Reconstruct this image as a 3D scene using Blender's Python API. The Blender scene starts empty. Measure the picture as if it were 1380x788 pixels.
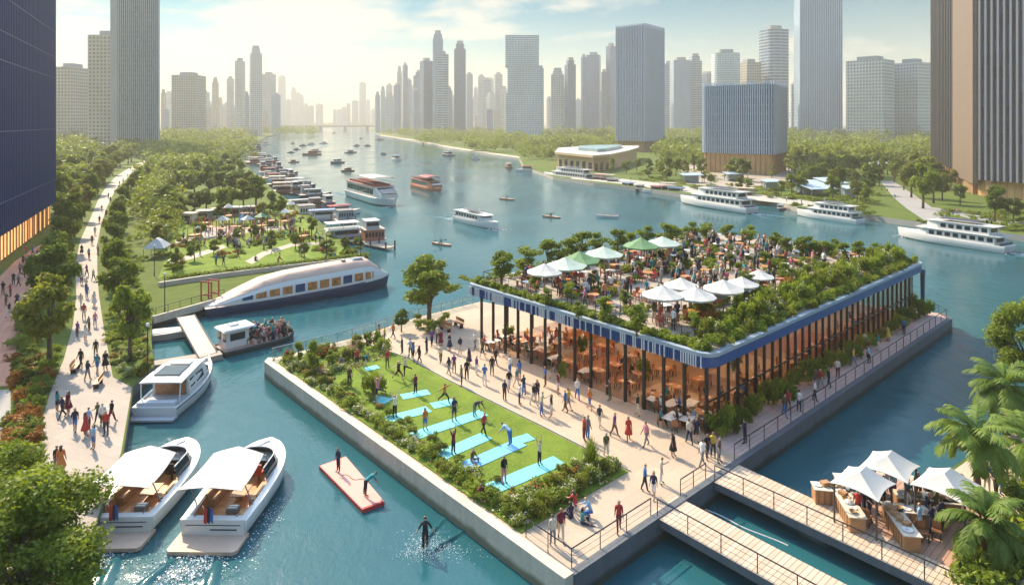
import bpy, math, random
import numpy as np
from mathutils import Vector, Matrix

RNG = random.Random(11)
NR = np.random.RandomState(5)
SC = bpy.context.scene
COL = SC.collection
F, HC, HY = 875.0, 22.0, 165.0          # focal length in photo pixels, eye height, horizon row
WATER = -1.3
R = math.radians
SUN_EL = R(40)
SUN_AZ = Vector((-0.62, 0.785, 0)).normalized()


def P(px, py, z=0.0):
    """ground point (height z) seen at that place of the photograph"""
    Y = (HC - z) * F / (py - HY)
    return Vector(((px - 690.0) * Y / F, Y, z))


CO = Vector((2.58, 31.3, 0))
UA = Vector((0.747, 0.665, 0)); VB = Vector((-0.665, 0.747, 0))
UANG = math.atan2(UA.y, UA.x)


def I(a, b, z=0.0):
    """island frame: a runs along the bottom quay, b along the lawn's quay"""
    p = CO + UA * a + VB * b
    return Vector((p.x, p.y, z))


ORD = ['first', 'second', 'third', 'fourth', 'fifth', 'sixth', 'seventh', 'eighth', 'ninth', 'tenth', 'eleventh', 'twelfth',
       'thirteenth', 'fourteenth', 'fifteenth', 'sixteenth', 'seventeenth', 'eighteenth', 'nineteenth', 'twentieth']
for t_ in ('twenty', 'thirty', 'forty', 'fifty'):
    if t_ != 'twenty':
        ORD.append({'thirty': 'thirtieth', 'forty': 'fortieth', 'fifty': 'fiftieth'}[t_])
    ORD += [t_ + '-' + o for o in ORD[:9]]


# ------------------------------------------------------------------ mesh building
class MB:
    def __init__(s):
        s.v = []; s.f = []; s.m = []; s.u = []

    def add(s, vs, fs, m=0, us=None):
        b = len(s.v)
        s.v.extend([tuple(p) for p in vs])
        for i, f in enumerate(fs):
            s.f.append(tuple(b + k for k in f)); s.m.append(m)
            s.u.append(us[i] if us else None)
        return s

    def box(s, c, d, rz=0.0, m=0, top=1.0, rx=0.0):
        hx, hy, hz = d[0] / 2, d[1] / 2, d[2] / 2
        vs = []
        M = Matrix.Rotation(rz, 3, 'Z') @ Matrix.Rotation(rx, 3, 'X')
        for z in (-1, 1):
            k = top if z > 0 else 1.0
            for x, y in ((-1, -1), (1, -1), (1, 1), (-1, 1)):
                vs.append(M @ Vector((x * hx * k, y * hy * k, z * hz)) + Vector(c))
        fs = [(3, 2, 1, 0), (4, 5, 6, 7), (0, 1, 5, 4), (1, 2, 6, 5), (2, 3, 7, 6), (3, 0, 4, 7)]
        lx, ly, lz = d
        us = [[(0, 0)] * 4, [(0, 0)] * 4]
        for L in (lx, ly, lx, ly):
            us.append([(0, 0), (L, 0), (L, lz), (0, lz)])
        return s.add(vs, fs, m, us)

    def prism(s, poly, z0, z1, m=0, mt=None, mb=None, bottom=True, top=True, inset=0.0):
        """vertical walls over a counter-clockwise polygon, uv in metres"""
        n = len(poly)
        poly = [(p[0], p[1]) for p in poly]
        A = sum(poly[i][0] * poly[(i + 1) % n][1] - poly[(i + 1) % n][0] * poly[i][1] for i in range(n))
        if A < 0:
            poly = poly[::-1]
        c = (sum(p[0] for p in poly) / n, sum(p[1] for p in poly) / n)
        up = poly if not inset else [(c[0] + (p[0] - c[0]) * (1 - inset), c[1] + (p[1] - c[1]) * (1 - inset)) for p in poly]
        vs = [(p[0], p[1], z0) for p in poly] + [(p[0], p[1], z1) for p in up]
        fs, us, d = [], [], 0.0
        for i in range(n):
            j = (i + 1) % n
            L = math.hypot(poly[j][0] - poly[i][0], poly[j][1] - poly[i][1])
            fs.append((i, j, n + j, n + i)); us.append([(d, z0), (d + L, z0), (d + L, z1), (d, z1)])
            d += L
        s.add(vs, fs, m, us)
        b = len(s.v) - 2 * n
        if top:
            s.f.append(tuple(b + n + i for i in range(n))); s.m.append(m if mt is None else mt); s.u.append([(p[0], p[1]) for p in up])
        if bottom:
            s.f.append(tuple(b + n - 1 - i for i in range(n))); s.m.append(m if mb is None else mb); s.u.append([(0, 0)] * n)
        return s

    def tube(s, pts, rad, n=8, m=0, cap=True):
        pts = [Vector(p) for p in pts]
        if not isinstance(rad, (list, tuple)):
            rad = [rad] * len(pts)
        rings = []
        for i, p in enumerate(pts):
            d = (pts[min(i + 1, len(pts) - 1)] - pts[max(i - 1, 0)])
            d = d.normalized() if d.length > 1e-9 else Vector((0, 0, 1))
            a = Vector((0, 0, 1)) if abs(d.z) < 0.9 else Vector((1, 0, 0))
            x = d.cross(a).normalized(); y = d.cross(x).normalized()
            rings.append([p + (x * math.cos(t) + y * math.sin(t)) * rad[i] for t in [2 * math.pi * k / n for k in range(n)]])
        return s.loft(rings, m, cap)

    def loft(s, rings, m=0, cap=True, cap0=None, mcap=None, closed=True):
        n = len(rings[0]); b = len(s.v)
        for r in rings:
            s.v.extend([tuple(p) for p in r])
        for k in range(len(rings) - 1):
            mm = m[k] if isinstance(m, (list, tuple)) else m
            for i in range(n if closed else n - 1):
                j = (i + 1) % n
                s.f.append((b + k * n + i, b + k * n + j, b + (k + 1) * n + j, b + (k + 1) * n + i)); s.m.append(mm); s.u.append(None)
        m0 = m[0] if isinstance(m, (list, tuple)) else m
        m1 = mcap if mcap is not None else (m[-1] if isinstance(m, (list, tuple)) else m)
        if cap:
            s.f.append(tuple(b + (len(rings) - 1) * n + i for i in range(n))); s.m.append(m1); s.u.append(None)
        if cap if cap0 is None else cap0:
            s.f.append(tuple(b + n - 1 - i for i in range(n))); s.m.append(m0); s.u.append(None)
        return s

    def lathe(s, prof, c=(0, 0, 0), n=16, m=0, cap=False, sx=1, sy=1):
        rings = [[(c[0] + r * sx * math.cos(2 * math.pi * k / n), c[1] + r * sy * math.sin(2 * math.pi * k / n), c[2] + z) for k in range(n)] for r, z in prof]
        return s.loft(rings, m, cap)

    def mesh(s, name, mats, smooth=False):
        me = bpy.data.meshes.new(name)
        me.from_pydata(s.v, [], s.f)
        for mt in (mats if isinstance(mats, (list, tuple)) else [mats]):
            me.materials.append(mt)
        me.polygons.foreach_set('material_index', s.m)
        if smooth:
            me.polygons.foreach_set('use_smooth', [True] * len(s.f))
        if any(u is not None for u in s.u):
            uv = me.uv_layers.new(name='UVMap')
            flat = []
            for f, u in zip(s.f, s.u):
                for k in range(len(f)):
                    flat.extend(u[k] if u else (0.0, 0.0))
            uv.data.foreach_set('uv', flat)
        me.update()
        return me

    def build(s, name, mats, parent=None, smooth=False, loc=None):
        return link(bpy.data.objects.new(name, s.mesh(name, mats, smooth)), parent, loc)


def link(o, parent=None, loc=None):
    COL.objects.link(o)
    if parent is not None:
        o.parent = parent
    if loc is not None:
        o.location = loc
    return o


def smooth_by_angle(me, ang=40):
    me.polygons.foreach_set('use_smooth', [True] * len(me.polygons))
    try:
        me.set_sharp_from_angle(angle=R(ang))
    except Exception:
        pass
    return me


LABELS = {}


def tag(o, label, cat, group=None):
    n = len(label.split())
    if label in LABELS and LABELS[label] != (group or o.name):
        print('DUPLABEL', label)
    if n < 4 or n > 16:
        print('LABELLEN', n, label)
    LABELS[label] = group or o.name
    o['label'] = label; o['category'] = cat
    if group:
        o['group'] = group
    return o


def struct(o, kind='structure'):
    o['kind'] = kind
    return o


def empty(name, loc=(0, 0, 0), rz=0.0, s=1.0):
    o = bpy.data.objects.new(name, None)
    o.empty_display_size = 0.3
    COL.objects.link(o)
    o.location = loc; o.rotation_euler = (0, 0, rz); o.scale = (s, s, s) if not isinstance(s, tuple) else s
    return o


def spawn(name, parts, label, cat, loc, rz=0.0, s=1.0, group=None):
    """a thing: an Empty (or one mesh) with children that share mesh data. parts: [(name, mesh, kids, loc, rz)]"""
    if isinstance(parts, bpy.types.Mesh):
        o = bpy.data.objects.new(name, parts); COL.objects.link(o)
        o.location = loc; o.rotation_euler = (0, 0, rz); o.scale = (s, s, s) if not isinstance(s, tuple) else s
    else:
        o = empty(name, loc, rz, s)
        hang(o, parts)
    return tag(o, label, cat, group)


def hang(o, parts):
    for pt in parts:
        pt = tuple(pt) + (None,) * (5 - len(pt))
        c = bpy.data.objects.new(pt[0], pt[1]); COL.objects.link(c); c.parent = o
        if pt[3] is not None:
            c.location = pt[3]
        if pt[4] is not None:
            c.rotation_euler = (0, 0, pt[4])
        if pt[2]:
            hang(c, pt[2])


def quads_mesh(name, V, mats, mi=None):
    """V: (n,4,3) array of loose quads"""
    n = len(V)
    me = bpy.data.meshes.new(name)
    me.vertices.add(n * 4); me.vertices.foreach_set('co', V.reshape(-1).astype(np.float32))
    me.loops.add(n * 4); me.loops.foreach_set('vertex_index', np.arange(n * 4, dtype=np.int32))
    me.polygons.add(n)
    me.polygons.foreach_set('loop_start', np.arange(0, n * 4, 4, dtype=np.int32))
    try:
        me.polygons.foreach_set('loop_total', np.full(n, 4, dtype=np.int32))
    except Exception:
        pass
    for mt in (mats if isinstance(mats, (list, tuple)) else [mats]):
        me.materials.append(mt)
    if mi is not None:
        me.polygons.foreach_set('material_index', mi.astype(np.int32))
    me.update(calc_edges=True); me.validate()
    return me


# ------------------------------------------------------------------ materials
def nodes_of(name):
    m = bpy.data.materials.new(name); m.use_nodes = True
    nt = m.node_tree; nt.nodes.clear()
    out = nt.nodes.new('ShaderNodeOutputMaterial')
    return m, nt, out


def N(nt, t, **kw):
    n = nt.nodes.new(t)
    for k, v in kw.items():
        if k.startswith('i_'):
            n.inputs[k[2:].replace('_', ' ')].default_value = v
        else:
            setattr(n, k, v)
    return n


def L(nt, a, b):
    nt.links.new(a, b)


def math_(nt, op, a, b=None, c=None):
    n = nt.nodes.new('ShaderNodeMath'); n.operation = op
    for i, x in enumerate((a, b, c)):
        if x is None:
            continue
        if isinstance(x, (int, float)):
            n.inputs[i].default_value = x
        else:
            nt.links.new(x, n.inputs[i])
    return n.outputs[0]


def mixc(nt, f, a, b, mode='MIX'):
    n = nt.nodes.new('ShaderNodeMix'); n.data_type = 'RGBA'; n.blend_type = mode
    for s_, x in ((n.inputs[0], f), (n.inputs[6], a), (n.inputs[7], b)):
        if isinstance(x, (int, float)):
            s_.default_value = x
        elif isinstance(x, (tuple, list)):
            s_.default_value = (*x, 1) if len(x) == 3 else x
        else:
            nt.links.new(x, s_)
    return n.outputs[2]


def noise_(nt, scale, detail=4, rough=0.55, vec=None):
    n = N(nt, 'ShaderNodeTexNoise'); n.inputs['Scale'].default_value = scale
    n.inputs['Detail'].default_value = detail; n.inputs['Roughness'].default_value = rough
    if vec is not None:
        nt.links.new(vec, n.inputs['Vector'])
    return n


def remap(nt, x, a, b, c=0.0, d=1.0):
    n = N(nt, 'ShaderNodeMapRange'); nt.links.new(x, n.inputs[0])
    for i, v in enumerate((a, b, c, d)):
        n.inputs[i + 1].default_value = v
    return n.outputs[0]


MATS = {}


def mat(name, col, rough=0.6, var=0.12, scale=1.5, metal=0.0, bump=0.0, emit=0.0, col2=None, spec=None, coat=0.0):
    """plain painted or natural surface with a little uneven colour in world space"""
    if name in MATS:
        return MATS[name]
    m, nt, out = nodes_of(name)
    b = N(nt, 'ShaderNodeBsdfPrincipled')
    b.inputs['Roughness'].default_value = rough; b.inputs['Metallic'].default_value = metal
    if spec is not None:
        b.inputs['Specular IOR Level'].default_value = spec
    if coat:
        b.inputs['Coat Weight'].default_value = coat
    if var or col2:
        g = N(nt, 'ShaderNodeNewGeometry')
        n1 = noise_(nt, scale, 5, 0.6, g.outputs['Position'])
        n2 = noise_(nt, scale * 9, 3, 0.6, g.outputs['Position'])
        s_ = math_(nt, 'ADD', math_(nt, 'MULTIPLY', n1.outputs[0], 0.65), math_(nt, 'MULTIPLY', n2.outputs[0], 0.35))
        f = remap(nt, s_, 0.3, 0.7)
        lo = tuple(c * (1 - var) for c in col); hi = tuple(min(1, c * (1 + var)) for c in (col2 or col))
        L(nt, mixc(nt, f, lo, hi), b.inputs['Base Color'])
        if bump:
            bp = N(nt, 'ShaderNodeBump'); bp.inputs['Strength'].default_value = bump; bp.inputs['Distance'].default_value = 0.05
            L(nt, n2.outputs[0], bp.inputs['Height']); L(nt, bp.outputs[0], b.inputs['Normal'])
    else:
        b.inputs['Base Color'].default_value = (*col, 1)
    if emit:
        b.inputs['Emission Color'].default_value = (*col, 1); b.inputs['Emission Strength'].default_value = emit
    L(nt, b.outputs[0], out.inputs[0])
    MATS[name] = m
    return m


def leafmat(name, dark, light, trans=0.35, patch=0.6):
    m, nt, out = nodes_of(name)
    g = N(nt, 'ShaderNodeNewGeometry'); oi = N(nt, 'ShaderNodeObjectInfo')
    n1 = noise_(nt, patch, 2, 0.5, g.outputs['Position'])
    f = math_(nt, 'ADD', math_(nt, 'MULTIPLY', g.outputs['Random Per Island'], 0.42), math_(nt, 'MULTIPLY', remap(nt, n1.outputs[0], 0.3, 0.7), 0.35))
    f = math_(nt, 'ADD', f, math_(nt, 'MULTIPLY', oi.outputs['Random'], 0.42))
    col = mixc(nt, f, dark, light)
    d = N(nt, 'ShaderNodeBsdfPrincipled'); d.inputs['Roughness'].default_value = 0.55; d.inputs['Specular IOR Level'].default_value = 0.25
    t = N(nt, 'ShaderNodeBsdfTranslucent')
    L(nt, col, d.inputs['Base Color'])
    L(nt, mixc(nt, 1.0, col, (1.0, 1.0, 0.55), 'MULTIPLY'), t.inputs['Color'])
    mx = N(nt, 'ShaderNodeMixShader'); mx.inputs[0].default_value = trans
    L(nt, d.outputs[0], mx.inputs[1]); L(nt, t.outputs[0], mx.inputs[2]); L(nt, mx.outputs[0], out.inputs[0])
    MATS[name] = m
    return m


def facade(name, wall, glass, du=3.0, dv=3.6, fu=0.35, fv=0.3, grough=0.12, wrough=0.6, vary=0.5, slab=1.0):
    """curtain wall in metres of uv: upright members, floor bands, glass with uneven panes"""
    m, nt, out = nodes_of(name)
    uv = N(nt, 'ShaderNodeUVMap'); sx = N(nt, 'ShaderNodeSeparateXYZ'); L(nt, uv.outputs[0], sx.inputs[0])
    U = math_(nt, 'DIVIDE', sx.outputs[0], du); V = math_(nt, 'DIVIDE', sx.outputs[1], dv)
    mu = math_(nt, 'LESS_THAN', math_(nt, 'FRACT', U), fu)
    mv = math_(nt, 'MULTIPLY', math_(nt, 'LESS_THAN', math_(nt, 'FRACT', V), fv), slab)
    k = math_(nt, 'MAXIMUM', mu, mv)
    cb = N(nt, 'ShaderNodeCombineXYZ'); L(nt, math_(nt, 'FLOOR', U), cb.inputs[0]); L(nt, math_(nt, 'FLOOR', V), cb.inputs[1])
    wn = N(nt, 'ShaderNodeTexWhiteNoise'); L(nt, cb.outputs[0], wn.inputs['Vector'])
    g = N(nt, 'ShaderNodeNewGeometry')
    big = noise_(nt, 0.03, 3, 0.5, g.outputs['Position'])
    gl = mixc(nt, math_(nt, 'MULTIPLY', wn.outputs[0], vary), glass, tuple(min(1, c * 2.2 + 0.05) for c in glass))
    wl = mixc(nt, remap(nt, big.outputs[0], 0.3, 0.7), tuple(c * 0.85 for c in wall), tuple(min(1, c * 1.12) for c in wall))
    b = N(nt, 'ShaderNodeBsdfPrincipled')
    L(nt, mixc(nt, k, gl, wl), b.inputs['Base Color'])
    L(nt, remap(nt, k, 0, 1, grough, wrough), b.inputs['Roughness'])
    bp = N(nt, 'ShaderNodeBump'); bp.inputs['Strength'].default_value = 0.8; bp.inputs['Distance'].default_value = 0.3
    L(nt, k, bp.inputs['Height']); L(nt, bp.outputs[0], b.inputs['Normal'])
    L(nt, b.outputs[0], out.inputs[0])
    MATS[name] = m
    return m


def boards(name, c1, c2, axis=(1, 0), w=0.16, gap=0.1, rough=0.65):
    """planks laid across a world direction"""
    m, nt, out = nodes_of(name)
    g = N(nt, 'ShaderNodeNewGeometry'); sx = N(nt, 'ShaderNodeSeparateXYZ'); L(nt, g.outputs['Position'], sx.inputs[0])
    t = math_(nt, 'DIVIDE', math_(nt, 'ADD', math_(nt, 'MULTIPLY', sx.outputs[0], axis[0]), math_(nt, 'MULTIPLY', sx.outputs[1], axis[1])), w)
    wn = N(nt, 'ShaderNodeTexWhiteNoise'); wn.noise_dimensions = '1D'; L(nt, math_(nt, 'FLOOR', t), wn.inputs['W'])
    n1 = noise_(nt, 1.2, 5, 0.6, g.outputs['Position'])
    f = math_(nt, 'ADD', math_(nt, 'MULTIPLY', wn.outputs[0], 0.6), math_(nt, 'MULTIPLY', n1.outputs[0], 0.5))
    c = mixc(nt, f, c1, c2)
    gp = math_(nt, 'LESS_THAN', math_(nt, 'FRACT', t), gap)
    c = mixc(nt, gp, c, tuple(x * 0.35 for x in c1))
    b = N(nt, 'ShaderNodeBsdfPrincipled'); b.inputs['Roughness'].default_value = rough
    L(nt, c, b.inputs['Base Color'])
    bp = N(nt, 'ShaderNodeBump'); bp.inputs['Distance'].default_value = 0.02; bp.inputs['Strength'].default_value = 0.6
    L(nt, math_(nt, 'SUBTRACT', 1.0, gp), bp.inputs['Height']); L(nt, bp.outputs[0], b.inputs['Normal'])
    L(nt, b.outputs[0], out.inputs[0])
    MATS[name] = m
    return m


def paving(name, c1, c2, size=1.2, ang=UANG, joint=0.03, rough=0.75, blotch=0.5):
    m, nt, out = nodes_of(name)
    g = N(nt, 'ShaderNodeNewGeometry')
    mp = N(nt, 'ShaderNodeMapping'); mp.inputs['Rotation'].default_value = (0, 0, -ang); L(nt, g.outputs['Position'], mp.inputs[0])
    br = N(nt, 'ShaderNodeTexBrick'); L(nt, mp.outputs[0], br.inputs['Vector'])
    br.inputs['Scale'].default_value = 1.0; br.inputs['Brick Width'].default_value = size * 2; br.inputs['Row Height'].default_value = size
    br.inputs['Mortar Size'].default_value = joint
    br.inputs['Color1'].default_value = (*c1, 1); br.inputs['Color2'].default_value = (*c2, 1)
    br.inputs['Mortar'].default_value = (*[c * 0.75 for c in c1], 1)
    n1 = noise_(nt, 0.25, 5, 0.6, g.outputs['Position']); n2 = noise_(nt, 6, 4, 0.6, g.outputs['Position'])
    f = math_(nt, 'ADD', math_(nt, 'MULTIPLY', n1.outputs[0], 0.6), math_(nt, 'MULTIPLY', n2.outputs[0], 0.4))
    st = remap(nt, f, 0.35, 0.65, 1 - 0.35 * blotch, 1.0 + 0.1 * blotch)
    cb = N(nt, 'ShaderNodeCombineColor')
    for k in range(3):
        L(nt, st, cb.inputs[k])
    b = N(nt, 'ShaderNodeBsdfPrincipled'); b.inputs['Roughness'].default_value = rough
    L(nt, mixc(nt, 1.0, br.outputs['Color'], cb.outputs[0], 'MULTIPLY'), b.inputs['Base Color'])
    L(nt, b.outputs[0], out.inputs[0])
    MATS[name] = m
    return m


def glassmat(name, tint=(0.75, 0.85, 0.85), refl=0.22, tcol=(0.9, 0.95, 0.95)):
    m, nt, out = nodes_of(name)
    tr = N(nt, 'ShaderNodeBsdfTransparent'); tr.inputs[0].default_value = (*tcol, 1)
    gl = N(nt, 'ShaderNodeBsdfGlossy'); gl.inputs['Roughness'].default_value = 0.03; gl.inputs['Color'].default_value = (*tint, 1)
    lw = N(nt, 'ShaderNodeLayerWeight'); lw.inputs[0].default_value = 0.35
    mx = N(nt, 'ShaderNodeMixShader')
    L(nt, math_(nt, 'ADD', math_(nt, 'MULTIPLY', lw.outputs[0], 0.6), refl * 0.5), mx.inputs[0])
    L(nt, tr.outputs[0], mx.inputs[1]); L(nt, gl.outputs[0], mx.inputs[2]); L(nt, mx.outputs[0], out.inputs[0])
    MATS[name] = m
    return m


def watermat():
    m, nt, out = nodes_of('river_water')
    g = N(nt, 'ShaderNodeNewGeometry')
    mp = N(nt, 'ShaderNodeMapping'); mp.inputs['Scale'].default_value = (1, 0.55, 1); mp.inputs['Rotation'].default_value = (0, 0, R(25)); L(nt, g.outputs['Position'], mp.inputs[0])
    a = noise_(nt, 0.75, 6, 0.68, mp.outputs[0]); a.inputs['Distortion'].default_value = 0.6
    c = noise_(nt, 0.16, 3, 0.5, mp.outputs[0])
    e = noise_(nt, 4.0, 2, 0.5, mp.outputs[0])
    h = math_(nt, 'ADD', math_(nt, 'ADD', math_(nt, 'MULTIPLY', a.outputs[0], 0.55), math_(nt, 'MULTIPLY', c.outputs[0], 0.7)), math_(nt, 'MULTIPLY', e.outputs[0], 0.1))
    bp = N(nt, 'ShaderNodeBump'); bp.inputs['Strength'].default_value = 0.7; bp.inputs['Distance'].default_value = 0.26
    L(nt, h, bp.inputs['Height'])
    b = N(nt, 'ShaderNodeBsdfPrincipled')
    big = noise_(nt, 0.03, 3, 0.5, g.outputs['Position'])
    L(nt, mixc(nt, remap(nt, big.outputs[0], 0.35, 0.65), (0.014, 0.080, 0.098), (0.021, 0.110, 0.128)), b.inputs['Base Color'])
    pat = noise_(nt, 0.045, 4, 0.6, mp.outputs[0])
    L(nt, remap(nt, pat.outputs[0], 0.35, 0.65, 0.06, 0.17), b.inputs['Roughness']); b.inputs['IOR'].default_value = 1.33
    L(nt, remap(nt, pat.outputs[0], 0.38, 0.62, 0.16, 0.46), bp.inputs['Strength'])
    L(nt, bp.outputs[0], b.inputs['Normal']); L(nt, b.outputs[0], out.inputs[0])
    MATS['water'] = m
    return m


def quaymat(name, c, low):
    """stone with run-down stains, block joints and a weedy tide band near the water line"""
    m, nt, out = nodes_of(name)
    g = N(nt, 'ShaderNodeNewGeometry'); sx = N(nt, 'ShaderNodeSeparateXYZ'); L(nt, g.outputs['Position'], sx.inputs[0])
    n1 = noise_(nt, 0.6, 5, 0.65, g.outputs['Position']); n2 = noise_(nt, 7, 4, 0.6, g.outputs['Position'])
    mp = N(nt, 'ShaderNodeMapping'); mp.inputs['Scale'].default_value = (2.2, 2.2, 0.12); L(nt, g.outputs['Position'], mp.inputs[0])
    n3 = noise_(nt, 1.0, 3, 0.6, mp.outputs[0])
    t = math_(nt, 'ADD', math_(nt, 'ADD', math_(nt, 'MULTIPLY', n1.outputs[0], 0.4), math_(nt, 'MULTIPLY', n2.outputs[0], 0.25)), math_(nt, 'MULTIPLY', n3.outputs[0], 0.35))
    col = mixc(nt, remap(nt, t, 0.36, 0.62), tuple(k * 0.74 for k in c), tuple(min(1, k * 1.08) for k in c))
    col = mixc(nt, remap(nt, math_(nt, 'ADD', sx.outputs[2], math_(nt, 'MULTIPLY', n1.outputs[0], 0.5)), -0.75, -0.45, 0.9, 0.0), col, low)
    b = N(nt, 'ShaderNodeBsdfPrincipled'); b.inputs['Roughness'].default_value = 0.75; L(nt, col, b.inputs['Base Color'])
    bp = N(nt, 'ShaderNodeBump'); bp.inputs['Strength'].default_value = 0.3; bp.inputs['Distance'].default_value = 0.05
    L(nt, n2.outputs[0], bp.inputs['Height']); L(nt, bp.outputs[0], b.inputs['Normal']); L(nt, b.outputs[0], out.inputs[0])
    MATS[name] = m
    return m


def lawnmat(name, c1, c2, c3):
    m, nt, out = nodes_of(name)
    g = N(nt, 'ShaderNodeNewGeometry')
    n1 = noise_(nt, 0.35, 4, 0.6, g.outputs['Position']); n2 = noise_(nt, 5, 4, 0.7, g.outputs['Position']); n3 = noise_(nt, 28, 2, 0.7, g.outputs['Position'])
    c = mixc(nt, remap(nt, n1.outputs[0], 0.35, 0.65), c1, c2)
    c = mixc(nt, remap(nt, n2.outputs[0], 0.45, 0.7, 0, 0.6), c, c3)
    c = mixc(nt, remap(nt, n3.outputs[0], 0.35, 0.7, 0, 0.6), c, tuple(x * 0.5 for x in c1))
    b = N(nt, 'ShaderNodeBsdfPrincipled'); b.inputs['Roughness'].default_value = 0.9; b.inputs['Specular IOR Level'].default_value = 0.15
    bp = N(nt, 'ShaderNodeBump'); bp.inputs['Distance'].default_value = 0.06; bp.inputs['Strength'].default_value = 0.8
    L(nt, n3.outputs[0], bp.inputs['Height']); L(nt, bp.outputs[0], b.inputs['Normal'])
    L(nt, c, b.inputs['Base Color']); L(nt, b.outputs[0], out.inputs[0])
    MATS[name] = m
    return m


M = MATS
watermat()
WHITE = mat('white_paint', (0.68, 0.66, 0.63), 0.3, 0.05, 0.8, coat=0.3)
CREAM = mat('cream_paint', (0.72, 0.66, 0.56), 0.35, 0.06)
NAVY = mat('navy_paint', (0.015, 0.035, 0.09), 0.3, 0.1)
BLUEP = mat('blue_fascia', (0.02, 0.07, 0.24), 0.35, 0.15, 0.7)
DARKM = mat('dark_metal', (0.02, 0.02, 0.024), 0.4, 0.1, metal=0.3)
GREYM = mat('grey_metal', (0.25, 0.26, 0.27), 0.45, 0.1, metal=0.2)
TEAK = mat('teak', (0.42, 0.16, 0.045), 0.4, 0.25, 2.0, col2=(0.54, 0.23, 0.075))
TAN = mat('tan_deck', (0.5, 0.36, 0.27), 0.6, 0.1)
DGLASS = mat('dark_glass', (0.015, 0.02, 0.028), 0.06, 0.0)
AMBER = mat('amber_interior', (0.26, 0.075, 0.025), 0.25, 0.6, 2.2, col2=(0.55, 0.22, 0.07), emit=0.0)
RED = mat('red_paint', (0.42, 0.05, 0.04), 0.4, 0.15)
PINKD = mat('pink_foam', (0.66, 0.31, 0.25), 0.7, 0.06)
ROOFC = mat('copper_roof', (0.56, 0.38, 0.29), 0.45, 0.15, 0.5)
CANVAS = mat('white_canvas', (0.56, 0.535, 0.49), 0.7, 0.04)
GCANVAS = mat('green_canvas', (0.12, 0.24, 0.1), 0.75, 0.2)
PCANVAS = mat('pale_green_canvas', (0.42, 0.5, 0.42), 0.75, 0.1)
CONC = mat('concrete', (0.42, 0.38, 0.33), 0.8, 0.12, 0.5, bump=0.2)
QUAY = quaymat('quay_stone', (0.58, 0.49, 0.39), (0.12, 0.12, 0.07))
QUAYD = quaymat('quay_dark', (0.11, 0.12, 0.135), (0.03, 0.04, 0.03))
WOODW = mat('wood_cladding', (0.42, 0.25, 0.12), 0.6, 0.2, 0.8)
BARK = mat('bark', (0.10, 0.07, 0.05), 0.85, 0.3, 4.0)
PALMB = mat('palm_bark', (0.2, 0.11, 0.06), 0.85, 0.35, 6.0)
SOIL = mat('soil', (0.06, 0.07, 0.03), 0.9, 0.3)
MATC = mat('mat_cyan', (0.15, 0.52, 0.55), 0.7, 0.06)
MATB = mat('mat_blue', (0.14, 0.4, 0.66), 0.7, 0.06)
paving('plaza_paving', (0.50, 0.375, 0.27), (0.455, 0.345, 0.255), 1.5, blotch=0.5, joint=0.012)
paving('promenade_paving', (0.35, 0.285, 0.235), (0.31, 0.255, 0.215), 1.1, R(-25), 0.02, blotch=0.5)
paving('pink_paving', (0.62, 0.42, 0.36), (0.54, 0.36, 0.31), 0.5, blotch=0.5)
paving('brick_paving', (0.55, 0.26, 0.17), (0.47, 0.21, 0.14), 0.6, R(-60), blotch=0.5)
paving('roof_paving', (0.40, 0.33, 0.26), (0.35, 0.29, 0.23), 1.0, blotch=0.4)
boards('deck_boards', (0.45, 0.32, 0.22), (0.64, 0.49, 0.37), (VB.x, VB.y), 0.28, 0.1)
boards('dark_boards', (0.36, 0.2, 0.13), (0.48, 0.29, 0.2), (VB.x, VB.y), 0.3, 0.08)
boards('floor_boards', (0.24, 0.14, 0.08), (0.36, 0.22, 0.13), (UA.x, UA.y), 0.3, 0.04, 0.35)
mat('asphalt', (0.12, 0.12, 0.125), 0.85, 0.15, 0.4)
mat('pale_road', (0.3, 0.285, 0.27), 0.8, 0.1, 0.3)
lawnmat('lawn', (0.12, 0.20, 0.02), (0.22, 0.31, 0.035), (0.32, 0.34, 0.08))
lawnmat('meadow', (0.08, 0.13, 0.02), (0.14, 0.18, 0.03), (0.18, 0.19, 0.05))
mat('sand', (0.5, 0.4, 0.29), 0.9, 0.15, 0.3)
leafmat('leaf', (0.05, 0.095, 0.012), (0.22, 0.28, 0.03), .5)
leafmat('leaf_olive', (0.08, 0.11, 0.014), (0.28, 0.29, 0.04), .52)
leafmat('leaf_bright', (0.065, 0.12, 0.014), (0.28, 0.34, 0.04), .52)
leafmat('leaf_sun', (0.085, 0.14, 0.014), (0.32, 0.38, 0.045), .5)
leafmat('leaf_far', (0.07, 0.115, 0.018), (0.27, 0.31, 0.04), 0.45, 0.05)
leafmat('palm_leaf', (0.05, 0.11, 0.014), (0.22, 0.30, 0.05), 0.38)
leafmat('flower_white', (0.55, 0.5, 0.38), (0.8, 0.76, 0.6), 0.2)
leafmat('flower_red', (0.4, 0.07, 0.04), (0.55, 0.16, 0.06), 0.2)
leafmat('flower_pink', (0.5, 0.2, 0.24), (0.6, 0.3, 0.3), 0.2)
leafmat('leaf_rust', (0.22, 0.07, 0.012), (0.42, 0.18, 0.03), 0.3)
glassmat('pavilion_glass', (0.8, 0.85, 0.88), 0.34, (0.92, 0.86, 0.78))
glassmat('boat_glass', (0.8, 0.85, 0.9), 0.5, (0.25, 0.3, 0.32))
glassmat('rail_glass', (0.7, 0.85, 0.9), 0.25, (0.8, 0.92, 0.92))
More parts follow.
